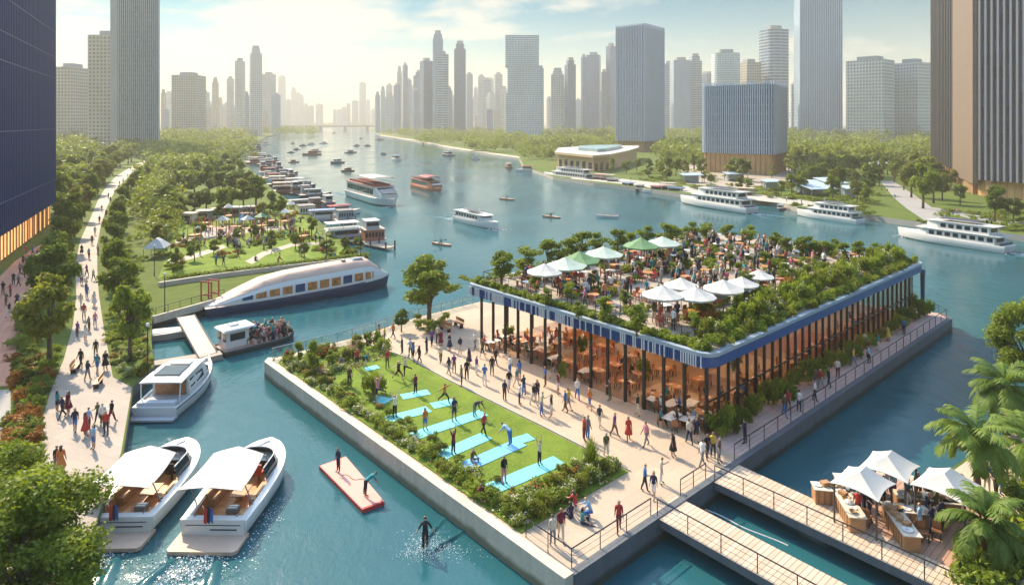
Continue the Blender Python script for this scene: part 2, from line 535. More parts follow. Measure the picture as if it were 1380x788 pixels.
# ------------------------------------------------------------------ camera, sky, sun, haze
cam = bpy.data.cameras.new('camera'); camo = bpy.data.objects.new('camera', cam); COL.objects.link(camo)
camo.location = (0, 0, HC); camo.rotation_euler = (R(90), 0, 0)
cam.sensor_width = 36; cam.lens = F / 1380 * 36; cam.shift_y = -(394 - HY) / 1380
cam.clip_start = 0.5; cam.clip_end = 30000
SC.camera = camo
w = bpy.data.worlds.new('World'); SC.world = w; w.use_nodes = True
nt = w.node_tree; nt.nodes.clear()
sky = N(nt, 'ShaderNodeTexSky'); sky.sky_type = 'NISHITA'; sky.sun_disc = False
sky.sun_elevation = SUN_EL; sky.sun_rotation = math.atan2(SUN_AZ.x, SUN_AZ.y)
sky.air_density = 1.0; sky.dust_density = 1.2; sky.ozone_density = 1.2; sky.altitude = 0
tc = N(nt, 'ShaderNodeTexCoord'); sp = N(nt, 'ShaderNodeSeparateXYZ'); L(nt, tc.outputs['Generated'], sp.inputs[0])
mp = N(nt, 'ShaderNodeMapping'); mp.inputs['Scale'].default_value = (1, 1, 3.4); mp.inputs['Location'].default_value = (0.35, 0.1, 0.0); L(nt, tc.outputs['Generated'], mp.inputs[0])
n1 = noise_(nt, 4.2, 7, 0.6, mp.outputs[0]); n2 = noise_(nt, 1.6, 3, 0.5, mp.outputs[0])
band = math_(nt, 'MULTIPLY', remap(nt, sp.outputs[2], 0.02, 0.09), remap(nt, sp.outputs[2], 0.30, 0.16))
cl = math_(nt, 'MULTIPLY', remap(nt, math_(nt, 'ADD', math_(nt, 'MULTIPLY', n1.outputs[0], 0.6), math_(nt, 'MULTIPLY', n2.outputs[0], 0.4)), 0.535, 0.63), band)
skyc = mixc(nt, 1.0, sky.outputs[0], mixc(nt, remap(nt, sp.outputs[2], 0.03, 0.17), (0.72, 0.65, 0.52), (0.10, 0.33, 0.38)), 'MULTIPLY')
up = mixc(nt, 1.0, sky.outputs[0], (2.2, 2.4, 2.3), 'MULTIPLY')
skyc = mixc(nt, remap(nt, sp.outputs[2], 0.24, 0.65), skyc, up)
colr = mixc(nt, math_(nt, 'MULTIPLY', cl, 0.75), skyc, (6.2, 5.2, 4.1))
bg = N(nt, 'ShaderNodeBackground'); bg.inputs[1].default_value = 0.13
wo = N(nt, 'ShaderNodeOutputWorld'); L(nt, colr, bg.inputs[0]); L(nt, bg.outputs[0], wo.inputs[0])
sl = bpy.data.lights.new('sun', 'SUN'); sl.energy = 4.8; sl.angle = R(0.6); sl.color = (1.0, 0.82, 0.57)
so = bpy.data.objects.new('sun', sl); COL.objects.link(so)
d_ = Vector((SUN_AZ.x * math.cos(SUN_EL), SUN_AZ.y * math.cos(SUN_EL), math.sin(SUN_EL)))
so.rotation_euler = d_.to_track_quat('Z', 'Y').to_euler(); so.location = (-200, 150, 300)
vs = SC.view_settings; vs.view_transform = 'Standard'; vs.look = 'None'; vs.exposure = 0.82; vs.gamma = 1; vs.use_curve_mapping = False
cy = SC.cycles
cy.use_denoising = True; cy.max_bounces = 6; cy.diffuse_bounces = 2; cy.glossy_bounces = 3; cy.transmission_bounces = 4; cy.transparent_max_bounces = 12
cy.volume_bounces = 0; cy.sample_clamp_indirect = 4.0; cy.caustics_reflective = False; cy.caustics_refractive = False
# one closed box of air
hb = MB(); hb.box((0, 2300, 122), (7400, 8000, 256))
hm = bpy.data.materials.new('haze_air'); hm.use_nodes = True; hn = hm.node_tree; hn.nodes.clear()
pv = N(hn, 'ShaderNodeVolumePrincipled'); pv.inputs['Color'].default_value = (1.0, 0.94, 0.80, 1); pv.inputs['Density'].default_value = 0.00035; pv.inputs['Anisotropy'].default_value = 0.12
ho = N(hn, 'ShaderNodeOutputMaterial'); L(hn, pv.outputs[0], ho.inputs['Volume'])
HAZE = struct(hb.build('haze', hm), 'stuff')
# ------------------------------------------------------------------ ground, water, banks
def sheet(name, poly, z, m, kind='structure'):
    b = MB(); b.add([(p[0], p[1], z) for p in poly], [tuple(range(len(poly)))], 0)
    o = b.build(name, m); o['kind'] = kind
    if o.data.polygons[0].normal.z < 0:
        o.data.flip_normals()
    return o


def pp(pts, z=0.0):
    return [P(x, y, z) for x, y in pts]


struct(MB().box((0, 2300, -4.2), (7300, 7900, 0.2)).build('ground', M['sand']))
b = MB(); b.add([(-3600, -1600, WATER), (3600, -1600, WATER), (3600, 6200, WATER), (-3600, 6200, WATER)], [(0, 1, 2, 3)])
struct(b.build('water', M['water']))

LB = pp([(180, 520), (166, 612), (132, 700), (80, 830)]) + [Vector((-24, 12, 0)), Vector((-24, -60, 0)), Vector((-3500, -60, 0)), Vector((-3500, 5800, 0))]
LB += pp([(478, 168.6), (440, 170.5), (425, 172.5), (395, 176), (360, 184), (335, 195), (322, 207), (332, 224), (352, 240), (368, 256), (392, 272), (428, 296), (458, 322), (494, 349), (490, 356), (300, 402), (258, 414), (205, 428), (204, 455), (207, 492)])
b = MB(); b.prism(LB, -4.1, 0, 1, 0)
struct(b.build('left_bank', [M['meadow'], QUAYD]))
RB = pp([(486, 168.6), (492, 171), (496, 174), (506, 179.5), (514, 183), (560, 190), (610, 200), (650, 206), (700, 213), (706, 224), (745, 238), (800, 246), (870, 254), (930, 262), (1035, 270), (1075, 279), (1180, 291), (1275, 304), (1380, 317), (1600, 345)])
RBP = RB + [Vector((600, RB[-1].y - 20, 0)), Vector((3500, 60, 0)), Vector((3500, 5800, 0))]
b = MB(); b.prism(RBP, -4.1, 0, 1, 0)
struct(b.build('right_bank', [M['meadow'], CONC]))
b = MB(); b.prism([(-3500, 2950), (3500, 2950), (3500, 5900), (-3500, 5900)], -4.1, .02, 1, 0)
struct(b.build('far_bank', [M['meadow'], CONC]))
NB = pp([(1395, 560), (1322, 602), (1268, 640), (1276, 690), (1322, 716), (1300, 760), (1290, 800), (1282, 900)]) + [Vector((20, 5, 0)), Vector((70, 5, 0)), Vector((70, 58, 0))]
b = MB(); b.prism(NB, -4.1, -0.02, 1, 0)
struct(b.build('near_bank', [M['meadow'], QUAY]))
sheet('sandy_path', pp([(1398, 566), (1326, 605), (1274, 641), (1282, 684), (1330, 706), (1420, 690), (1450, 610)]), 0.004, M['sand'])


def strip(name, left, right, z, m, th=0.0):
    """a path between two pixel rows of edge points"""
    a = pp(left); c = pp(right)
    b = MB(); n = len(a)
    vs = [(p.x, p.y, z) for p in a] + [(p.x, p.y, z) for p in c]
    b.add(vs, [(i, n + i, n + i + 1, i + 1) for i in range(n - 1)])
    o = b.build(name, m); o['kind'] = 'structure'
    if o.data.polygons[0].normal.z < 0:
        o.data.flip_normals()
    return o


PL = [(-20, 800), (28, 650), (46, 600), (70, 522), (86, 484), (98, 440), (103, 400), (101, 360), (108, 324), (121, 296), (132, 270), (143, 252), (156, 238), (170, 229), (182, 222), (196, 215), (214, 208)]
PR = [(92, 800), (149, 650), (163, 610), (178, 522), (152, 508), (143, 458), (138, 430), (133, 395), (131, 362), (131, 330), (136, 303), (144, 279), (156, 255), (168, 243), (184, 229), (200, 218), (222, 209)]
strip('promenade', PL, PR, 0.008, M['promenade_paving'])
strip('brick_path', [(-60, 520), (-40, 440), (-22, 400), (0, 372), (20, 352), (40, 338), (54, 330)], [(10, 520), (22, 470), (36, 430), (48, 396), (56, 366), (60, 345), (64, 330)], 0.008, M['brick_paving'])
strip('side_road', [(-60, 780), (-55, 640), (-50, 525)], [(8, 780), (16, 640), (14, 525)], 0.008, M['pale_road'])
strip('far_road', [(206, 252), (222, 232), (240, 215), (258, 204), (272, 198)], [(216, 252), (236, 233), (254, 216), (268, 205), (280, 198)], 0.012, M['pale_road'])
strip('bank_road', [(1186, 244), (1196, 256), (1206, 268), (1222, 281), (1246, 297)], [(1204, 244), (1222, 256), (1240, 268), (1258, 281), (1282, 301)], 0.012, M['pale_road'])
strip('bank_path', [(1222, 275), (1262, 280), (1310, 289), (1400, 303)], [(1222, 278), (1262, 284), (1310, 295), (1400, 311)], 0.008, M['pale_road'])
strip('riverside_path', [(770, 236), (830, 240), (900, 248), (985, 258), (1070, 268), (1150, 280)], [(770, 241), (830, 247), (900, 256), (985, 266), (1070, 276), (1150, 287)], 0.008, CONC)
sheet('bank_square', pp([(915, 222), (1060, 218), (1075, 240), (1010, 256), (925, 248)]), 0.006, M['roof_paving'])
sheet('beach', pp([(512, 181.5), (560, 188.5), (610, 198), (650, 204), (700, 211), (700, 213), (650, 206), (610, 200), (560, 190), (514, 183)]), 0.006, M['sand'])
PARK = pp([(214, 374), (226, 338), (240, 300), (262, 284), (330, 278), (398, 286), (430, 312), (468, 338), (470, 345), (340, 360)])
sheet('park_lawn', PARK, 0.006, M['lawn'])
sheet('park_path', pp([(236, 322), (300, 312), (352, 306), (396, 304), (396, 308), (352, 311), (300, 318), (236, 329)]), 0.010, M['roof_paving'])
sheet('park_square', pp([(268, 308), (322, 303), (326, 314), (300, 320), (262, 322)]), 0.014, M['pale_road'])

sheet('park_path', pp([(330, 352), (352, 340), (392, 328), (440, 326), (440, 329), (394, 332), (358, 344), (340, 356)]), 0.012, M['roof_paving'])
sheet('park_path', pp([(226, 350), (262, 342), (300, 330), (306, 333), (266, 347), (224, 357)]), 0.013, M['roof_paving'])

# ------------------------------------------------------------------ the island
isl = [(0, 0), (62.2, 0), (64.0, 1.2), (63.2, 3.4), (61.5, 4.0), (61.5, 31.5), (30, 31.5), (27.5, 40.5), (18, 40.2), (9, 38.6), (0.6, 38.4), (0, 37.6)]
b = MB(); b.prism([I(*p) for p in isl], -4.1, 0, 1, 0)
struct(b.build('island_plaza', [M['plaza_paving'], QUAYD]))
b = MB(); b.prism([I(*p) for p in [(16.9, 0.35), (62.3, 0.35), (63.4, 1.3), (62.9, 2.9), (16.9, 2.9)]], -0.02, 0.008, 0)
struct(b.build('pink_walkway', M['pink_paving']))
lawn = [(0.75, 4.0), (9.9, 4.0), (10.0, 12), (9.9, 24), (10.2, 30), (9.2, 36.0), (6.0, 37.4), (1.2, 37.4), (0.75, 36.8)]
b = MB(); b.prism([I(*p) for p in lawn], -0.02, 0.06, 0)
struct(b.build('yoga_lawn', M['lawn']))


def wall_along(name, pts, wd, z0, z1, m, label=None, cat=None, kind=None, mats=None):
    """a low wall with mitred corners along island points"""
    ps = [Vector(p) for p in pts]; lft, rgt = [], []
    for i, p in enumerate(ps):
        d0 = (ps[i] - ps[i - 1]).normalized() if i else (ps[1] - ps[0]).normalized()
        d1 = (ps[i + 1] - ps[i]).normalized() if i < len(ps) - 1 else d0
        t = (d0 + d1).normalized(); nrm = Vector((-t.y, t.x, 0)); k = wd / 2 / max(0.4, nrm.dot(Vector((-d0.y, d0.x, 0))))
        lft.append(p + nrm * k); rgt.append(p - nrm * k)
    b = MB(); b.prism([(p.x, p.y) for p in rgt + lft[::-1]], z0, z1, 0)
    o = b.build(name, m)
    if kind:
        o['kind'] = kind
    else:
        tag(o, label, cat)
    return o


wall_along('quay_wall', [I(0.14, -0.1), I(0.12, 37.6), I(0.7, 38.35)], 0.62, -2.2, 0.16, QUAY, 'long pale stone quay wall along the yoga lawn above the water', 'quay wall')
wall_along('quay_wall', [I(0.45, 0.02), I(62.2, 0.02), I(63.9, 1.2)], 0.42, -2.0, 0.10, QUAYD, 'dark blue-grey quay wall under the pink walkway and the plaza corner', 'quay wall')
wall_along('lawn_kerb', [I(10.08, 4.0), I(10.18, 12), I(10.08, 24), I(10.35, 30), I(9.35, 36.2)], 0.12, -0.01, 0.10, CONC, 'thin stone kerb between the yoga lawn and the plaza paving', 'kerb')

# boardwalks and the stall deck
b = MB(); b.prism([I(7.3, 0.4), I(9.9, 0.4), I(9.6, -14), I(7.0, -14)], -0.42, 0.03, 1, 0)
struct(b.build('boardwalk', [M['deck_boards'], QUAYD]))
b = MB(); b.prism([I(12.9, 0.4), I(15.9, 0.4), I(15.6, -5.6), I(22.6, -6.0), I(23.4, -14.6), I(12.7, -15.5)], -0.42, 0.03, 1, 0)
struct(b.build('stall_deck', [M['deck_boards'], QUAYD]))
sheet('dark_decking', [I(15.2, -6.4), I(21.4, -6.5), I(21.9, -13.9), I(14.6, -13.6)], 0.036, M['dark_boards'])


def balustrade(label, pts, h=1.0, step=1.9, rails=3, m=None, glass=None, z=0.0, name='balustrade', pr=0.028):
    """posts, a hand rail and lower wires along a line: one thing, each post a part"""
    m = m or DARKM
    root = empty(name, pts[0])
    base = Vector(pts[0])
    ps = [Vector(p) - base for p in pts]
    post = MB().tube([(0, 0, -0.05), (0, 0, h)], pr, 6).mesh('post', m)
    stops = []
    for i in range(len(ps) - 1):
        Ls = (ps[i + 1] - ps[i]).length; k = max(1, round(Ls / step))
        stops += [ps[i].lerp(ps[i + 1], j / k) for j in range(k)]
    stops.append(ps[-1])
    for q in stops[:100]:
        hang(root, [('post', post, None, (q.x, q.y, z + q.z))])
    r = MB(); r.tube([q + Vector((0, 0, z + h)) for q in stops], 0.035, 6)
    r.build('hand_rail', m, root)
    r = MB()
    for k in range(1, rails):
        r.tube([q + Vector((0, 0, z + h * k / rails)) for q in stops], 0.012, 4)
    r.build('rail', m, root)
    if glass:
        g = MB()
        for i in range(len(stops) - 1):
            p, q = stops[i], stops[i + 1]
            g.add([p + Vector((0, 0, z + 0.1)), q + Vector((0, 0, z + 0.1)), q + Vector((0, 0, z + h - 0.08)), p + Vector((0, 0, z + h - 0.08))], [(0, 1, 2, 3)])
        g.build('glass_pane', glass, root)
    return tag(root, label, 'balustrade')


balustrade('thin black balustrade round the plaza corner, down to the first boardwalk', [I(0.75, 3.6), I(0.75, 0.3), I(7.2, 0.3)], 1.0, 1.9)
balustrade('black balustrade along the outer edge of the narrower boardwalk', [I(7.4, 0.0), I(7.1, -13.9)], 1.0, 2.0)
balustrade('short black balustrade between the two boardwalks on the plaza edge', [I(10.1, 0.3), I(12.8, 0.3)], 1.0, 1.3)
balustrade('black balustrade along the edge of the market stall deck', [I(13.0, -0.2), I(12.8, -15.3)], 1.0, 1.9)
balustrade('long black balustrade along the pink walkway beside the pavilion', [I(16.2, 0.3), I(62.0, 0.3), I(63.3, 1.4), I(62.8, 3.2)], 1.05, 2.0)
balustrade('pale blue glass railing along the back of the lawn over the river', [I(0.7, 38.1), I(9, 38.4), I(18, 39.9), I(26, 40.2)], 1.05, 1.6, 2, GREYM, M['rail_glass'])


def rope(label, a, c, sag=0.05):
    b = MB(); b.tube([a.lerp(c, t / 24) + Vector((.12 * math.sin(t * .35), 0, 0.03)) for t in range(25)], 0.035, 6)
    tag(b.build('float_line', WHITE), label, 'float line')


rope('white float line on the water between the two boardwalks', I(10.6, -0.5, WATER), I(11.4, -14, WATER))
rope('white float line curving on the water behind the stall deck', I(16.6, -0.4, WATER), I(17.6, -5.8, WATER))
rope('short white float line lying on the water beside the plaza steps', I(11.9, 0.0, WATER), I(12.3, -5.0, WATER))
# ------------------------------------------------------------------ trees, shrubs, palms
def leaf_quads(n, blobs, size, rs, shell=0.55, asp=0.62):
    """n loose leaf faces through a set of ellipsoid clumps (c, r)"""
    C_ = np.array([b[0] for b in blobs], float); R_ = np.array([b[1] for b in blobs], float)
    wgt = np.prod(R_, axis=1) ** 0.75; k = rs.choice(len(blobs), n, p=wgt / wgt.sum())
    d = rs.normal(size=(n, 3)); d /= np.linalg.norm(d, axis=1)[:, None]
    rad = rs.uniform(0, 1, n) ** shell * rs.uniform(0.82, 1.16, n)
    c = C_[k] + d * R_[k] * rad[:, None]
    nn = d * 0.7 + rs.normal(size=(n, 3)) * 0.6 + np.array([0, 0, 0.35]); nn /= np.linalg.norm(nn, axis=1)[:, None]
    t = np.cross(nn, rs.normal(size=(n, 3))); t /= np.linalg.norm(t, axis=1)[:, None]
    bt = np.cross(nn, t)
    s = size * rs.uniform(0.6, 1.35, n)[:, None]
    V = np.stack([c - t * s, c + bt * s * asp - nn * s * 0.12, c + t * s, c - bt * s * asp - nn * s * 0.12], axis=1)
    return V


def crown_blobs(rng, nb, rx, z0, z1, br, flat=0.75, cone=0.0):
    out = []
    for i in range(nb):
        a = rng.uniform(0, 2 * math.pi); z = rng.uniform(0, 1)
        prof = math.sin(math.pi * (0.12 + 0.8 * z)) * (1 - cone * z)
        q = rx * prof * math.sqrt(rng.uniform(0.1, 1))
        r = br * rng.uniform(0.65, 1.25)
        out.append(((q * math.cos(a), q * math.sin(a), z0 + (z1 - z0) * z), (r, r, r * flat)))
    return out


def tree_kind(seed, leaves, size, nb, rx, z0, z1, br, m, trunk=(0.16, 0.07), multi=1, flat=0.75, cone=0.0, limb=9):
    """unit tree of about 6 m: [(trunk), (crown)] meshes; scaled when it is planted"""
    rng = random.Random(seed); rs = np.random.RandomState(seed)
    bl = crown_blobs(rng, nb, rx, z0, z1, br, flat, cone)
    b = MB()
    for k in range(multi):
        ox = (rng.uniform(-.12, .12), rng.uniform(-.12, .12)) if multi > 1 else (0, 0)
        tip = Vector((rng.uniform(-.4, .4) * (multi > 1) * 1.5, rng.uniform(-.4, .4) * (multi > 1), z0 + (z1 - z0) * 0.55))
        pts = [Vector((ox[0], ox[1], -0.1)), Vector((ox[0] * 1.5 + rng.uniform(-.05, .05), ox[1] * 1.5, z0 * 0.45)), Vector((tip.x * .5, tip.y * .5, z0)), tip]
        b.tube(pts, [trunk[0] * 1.25, trunk[0], trunk[0] * .8, trunk[1] * .6], 7)
    for c, r in bl[:limb]:
        st = Vector((0, 0, z0 * rng.uniform(0.8, 1.1)))
        md = st.lerp(Vector(c), 0.55) + Vector((0, 0, -0.1))
        b.tube([st, md, c], [trunk[1], trunk[1] * .7, trunk[1] * .3], 5)
    tm = b.mesh('trunk', BARK, True)
    cm = quads_mesh('crown', leaf_quads(leaves, bl, size, rs), M[m])
    return [('trunk', tm), ('crown', cm)]


TK = {
    'round': [tree_kind(s, 5200, 0.15, 22, 1.75, 2.3, 5.2, 0.75, 'leaf') for s in (1, 2, 3)],
    'olive': [tree_kind(s, 4200, 0.16, 18, 1.7, 1.9, 5.3, 0.72, 'leaf_olive') for s in (4, 5)],
    'bright': [tree_kind(s, 4200, 0.15, 16, 1.5, 2.0, 5.3, 0.7, 'leaf_bright') for s in (6, 7)],
    'open': [tree_kind(s, 8200, 0.115, 30, 1.75, 2.0, 5.5, 0.62, 'leaf_bright', (0.13, 0.06), 3, 0.8) for s in (8, 9)],
    'small': [tree_kind(s, 1700, 0.17, 12, 1.4, 1.9, 5.2, 0.85, 'leaf_bright', (0.12, 0.06), limb=4) for s in (10, 11, 12)],
    'far': [tree_kind(s, 700, 0.36, 12, 1.9, 1.6, 5.2, 0.95, 'leaf_far', limb=2) for s in (13, 14, 15)],
}
NEARK = [tree_kind(s, 26000, 0.075, 34, 2.1, 1.2, 5.3, 0.72, 'leaf_sun') for s in (21, 22, 23)]


def shrub_kind(seed, n, size, nb, m, h=1.0, fl=None, nfl=0):
    rng = random.Random(seed); rs = np.random.RandomState(seed)
    bl = [((rng.uniform(-.55, .55), rng.uniform(-.55, .55), h * rng.uniform(.25, .75)), (rng.uniform(.25, .45),) * 2 + (h * rng.uniform(.22, .36),)) for _ in range(nb)]
    V = leaf_quads(n, bl, size, rs); mi = np.zeros(n, int)
    ms = [M[m]]
    if fl:
        V2 = leaf_quads(nfl, [((c[0], c[1], c[2] + r[2] * .4), r) for c, r in bl], size * 0.55, rs, 0.2, 0.9)
        V = np.concatenate([V, V2]); mi = np.concatenate([mi, np.ones(nfl, int)]); ms.append(M[fl])
    return quads_mesh('foliage', V, ms, mi)


def grass_clump(seed, n, h, spread, m):
    rs = np.random.RandomState(seed)
    a = rs.uniform(0, 2 * np.pi, n); r0 = rs.uniform(0, .16, n) * spread; lean = rs.uniform(.1, 1.0, n) * spread; hh = h * rs.uniform(.6, 1.1, n)
    dx, dy = np.cos(a), np.sin(a); wd = 0.022 * h + 0.008
    z = np.zeros(n)
    def pt(k, s):
        r = r0 + lean * k * k
        return np.stack([dx * r - dy * s, dy * r + dx * s, hh * (k * 1.25 - 0.35 * k * k * (0.3 + lean / spread))], 1)
    q = [np.stack([pt(k0, -wd * (1 - k0 * .8)), pt(k0, wd * (1 - k0 * .8)), pt(k1, wd * (1 - k1 * .9)), pt(k1, -wd * (1 - k1 * .9))], 1) for k0, k1 in ((0, .5), (.5, 1))]
    return quads_mesh('foliage', np.concatenate(q), M[m])


SK = {
    'green': [shrub_kind(s, 900, 0.085, 8, 'leaf') for s in (1, 2, 3)],
    'bright': [shrub_kind(s, 900, 0.085, 8, 'leaf_sun') for s in (4, 5)],
    'olive': [shrub_kind(s, 800, 0.085, 8, 'leaf_olive') for s in (6, 7)],
    'white': [shrub_kind(s, 800, 0.085, 8, 'leaf_sun', .9, 'flower_white', 190) for s in (8, 9)],
    'red': [shrub_kind(s, 800, 0.08, 8, 'leaf_olive', .8, 'flower_red', 230) for s in (10,)],
    'pink': [shrub_kind(s, 600, 0.08, 7, 'leaf', .7, 'flower_pink', 330) for s in (11,)],
    'rust': [shrub_kind(s, 900, 0.085, 8, 'leaf_rust') for s in (12, 13)],
    'reed': [grass_clump(14, 420, 1.0, .62, 'leaf_sun'), grass_clump(15, 420, 1.0, .62, 'leaf')],
}
SLOOK = {'green': 'dark green rounded shrub', 'bright': 'bright green leafy shrub', 'olive': 'olive green loose shrub', 'white': 'green shrub with white flowers',
         'red': 'low shrub with small red flowers', 'pink': 'low bush covered in pink flowers', 'rust': 'rust orange autumn-leaved shrub', 'reed': 'clump of tall arching grass blades'}
_pick = {}


def pick(lst, key):
    _pick[key] = _pick.get(key, -1) + 1
    return lst[_pick[key] % len(lst)]


def tree(kind, loc, h, label, group=None, wide=1.0, name='tree'):
    parts = kind if isinstance(kind, list) and isinstance(kind[0], tuple) else pick(TK[kind], kind)
    s = h / 5.85
    return spawn(name, parts, label, 'tree', loc, RNG.uniform(0, 6.28), (s * wide, s * wide, s), group)


def shrubbery(name, items, seed, per=420, size=.1):
    """undergrowth that reads as one mass: items of (leaf material, place, radius, height)"""
    rng = random.Random(seed); rs = np.random.RandomState(seed); ms = sorted({k for k, *_ in items}); Vs, mi = [], []
    for k, p, r, h in items:
        bl = [((p.x + rng.uniform(-.6, .6) * r, p.y + rng.uniform(-.6, .6) * r, p.z + h * rng.uniform(.2, .75)), (r * .42, r * .42, h * .3)) for _ in range(6)]
        Vs.append(leaf_quads(per, bl, size, rs)); mi.append(np.full(per, ms.index(k)))
    return struct(link(bpy.data.objects.new(name, quads_mesh(name, np.concatenate(Vs), [M[k] for k in ms], np.concatenate(mi)))), 'stuff')


LM = {'green': 'leaf', 'bright': 'leaf_sun', 'olive': 'leaf_olive', 'rust': 'leaf_rust', 'white': 'leaf_bright', 'red': 'leaf_olive'}
KN = {'white': 'flowering_shrub', 'red': 'flowering_shrub', 'pink': 'flowering_shrub', 'reed': 'ornamental_grass'}


def shrub(kind, loc, r, h, label, group=None, name='shrub'):
    nm = KN.get(kind, name)
    if nm != 'shrub':
        return spawn(nm, pick(SK[kind], 's' + kind), label, nm.replace('_', ' '), loc, RNG.uniform(0, 6.28), (r, r, h), group)
    return spawn(name, pick(SK[kind], 's' + kind), label, 'shrub', loc, RNG.uniform(0, 6.28), (r, r, h), group)


def pt_tree(kind, px, py, ptop, label, group=None, wide=1.0, z=0.0, name='tree'):
    p = P(px, py, z); h = (py - ptop) * p.y / F
    return tree(kind, p, h, label, group, wide, name)


# promenade rows
LR = [('olive', 66, 494, 355, .8), ('round', 72, 432, 322, .8), ('round', 80, 394, 306, .8), ('olive', 85, 366, 288, .8), ('round', 92, 340, 270, .8), ('round', 100, 318, 256, .8), ('olive', 110, 298, 242, .8), ('round', 121, 279, 230, .8), ('olive', 131, 262, 219, .8), ('round', 141, 249, 211, .8), ('olive', 152, 236, 204, .8)]
for i, (k, x, y, t, wd) in enumerate(LR):
    pt_tree(k, x, y, t, f'{ORD[i]} tree from the near end of the row between promenade and brick path', 'promenade trees', wd)
RR = [('bright', 175, 486, 376, .8), ('round', 160, 424, 341, .8), ('round', 156, 388, 318, .8), ('round', 153, 358, 299, .8), ('round', 155, 334, 280, .8), ('round', 161, 312, 264, .8), ('round', 167, 292, 250, .8), ('olive', 176, 275, 238, .8), ('round', 184, 260, 228, .8), ('olive', 194, 248, 219, .8), ('round', 204, 237, 212, .8)]
for i, (k, x, y, t, wd) in enumerate(RR):
    pt_tree(k, x, y, t, f'{ORD[i]} tree from the quay in the row between promenade and park', 'promenade trees', wd)
# big crowns by the speedboats and on the near bank
for x, Y, h, lab in ((-20.6, 27.6, 7.4, 'big bright bushy tree close by the sterns of the speedboats'), (-24.2, 30.5, 7.2, 'bushy tree behind the big bright one beside the speedboats'), (-26.0, 27.0, 6.6, 'bushy tree at the very edge of the view below the promenade')):
    spawn('tree', pick(NEARK, 'n'), lab, 'tree', (x, Y, 0), RNG.uniform(0, 6), (h / 5.85 * 1.12, h / 5.85 * 1.12, h / 5.85), 'near bushy trees')
for x, Y, h, lab in ((42.0, 52.0, 8.4, 'tall loose tree above the rear palm on the near bank'), (47.5, 55, 8.6, 'tall leafy tree behind the loose one on the near bank')):
    spawn('tree', pick(NEARK, 'n'), lab, 'tree', (x, Y, 0), RNG.uniform(0, 6), h / 5.85, 'near bushy trees')


def palm_kind(seed, h, nf=30, fl=2.6):
    rng = random.Random(seed)
    b = MB(); bend = rng.uniform(-.25, .25)
    pts = [Vector((bend * math.sin(k / 10 * 1.6), 0.1 * math.sin(k / 5), h * k / 10)) for k in range(11)]
    b.tube(pts, [0.24] + [0.17 + 0.02 * (k % 2) for k in range(9)] + [0.2], 9)
    top = pts[-1]
    tm = b.mesh('trunk', PALMB, True)
    quads = []
    for f in range(nf):
        a = f * 2.399 + rng.uniform(-.2, .2); el = R(rng.uniform(-18, 78)) if f > 5 else R(rng.uniform(55, 85)); ln = fl * rng.uniform(.8, 1.1)
        dirh = Vector((math.cos(a), math.sin(a), 0)); p = Vector(top); e = el; rach = [p.copy()]
        for k in range(12):
            p = p + (dirh * math.cos(e) + Vector((0, 0, 1)) * math.sin(e)) * (ln / 12); e -= R(4.5 + 3.6 * k / 6); rach.append(p.copy())
        side = Vector((-dirh.y, dirh.x, 0))
        for k in range(13):
            if k < 12:
                d = (rach[k + 1] - rach[k])
                quads.append([rach[k] - side * .03, rach[k] + side * .03, rach[k + 1] + side * .02, rach[k + 1] - side * .02])
            else:
                d = rach[12] - rach[11]
            if k < 2:
                continue
            d = d.normalized()
            for sgn in (-1, 1):
                for sub in (0, .5):
                    o = rach[k] if k == 12 else rach[k].lerp(rach[k + 1], sub)
                    ll = fl * .30 * math.sin(math.pi * min(1, (k + 1.2) / 14.5)) * rng.uniform(.85, 1.15)
                    t = (side * sgn * .8 + d * .75 + Vector((0, 0, -.12 - rng.uniform(0, .3)))).normalized()
                    m1 = o + t * ll * .55; m2 = o + t * ll - Vector((0, 0, .22 * ll))
                    n_ = d.cross(t).normalized().cross(t) * .033
                    quads.append([o - n_, o + n_, m1 + n_ * 1.3, m1 - n_ * 1.3]); quads.append([m1 - n_ * 1.3, m1 + n_ * 1.3, m2 + n_ * .2, m2 - n_ * .2])
    V = np.array([[tuple(v) for v in q] for q in quads])
    return [('trunk', tm), ('crown', quads_mesh('crown', V, M['palm_leaf']))]


def palm(px, pcrown, Y, label, seed, fl):
    X = (px - 690) * Y / F; h = HC - (pcrown - HY) * Y / F
    spawn('palm_tree', palm_kind(seed, h, 34, fl), label, 'palm tree', (X, Y, -0.02), 0, 1, 'palms on the near bank')


palm(1320, 592, 36.9, 'tall palm tree beside the third stall awning', 3, 2.6)
palm(1354, 522, 46.0, 'palm tree furthest back on the near bank, under the loose tree', 5, 2.7)
palm(1334, 704, 31.2, 'shorter palm tree in front of the stall deck corner', 8, 2.1)
palm(1388, 598, 39.5, 'palm tree half hidden by the tallest one beside the sandy path', 9, 2.4)
# near bank bushes
for i, (px, py, r, h, k) in enumerate([(1310, 800, 1.5, 1.7, 'bright'), (1340, 815, 1.7, 2.0, 'bright'), (1372, 800, 1.8, 2.2, 'green'), (1345, 770, 1.0, 1.0, 'olive'), (1385, 745, 1.8, 2.2, 'bright'), (1360, 735, 1.0, .9, 'bright'), (1395, 700, 1.7, 2.1, 'green'), (1372, 680, 1.2, 1.5, 'bright'), (1300, 745, .9, .9, 'reed'), (1322, 760, 1.1, 1.2, 'reed'), (1390, 650, 1.4, 1.7, 'olive'), (1378, 560, 1.6, 2.2, 'green'), (1392, 590, 1.5, 1.8, 'bright'), (1420, 780, 2.2, 2.6, 'bright')]):
    shrub(k, P(px, py), r, h, f'{SLOOK[k]} on the near bank, {ORD[i]} round the palms', 'bushes under the palms')
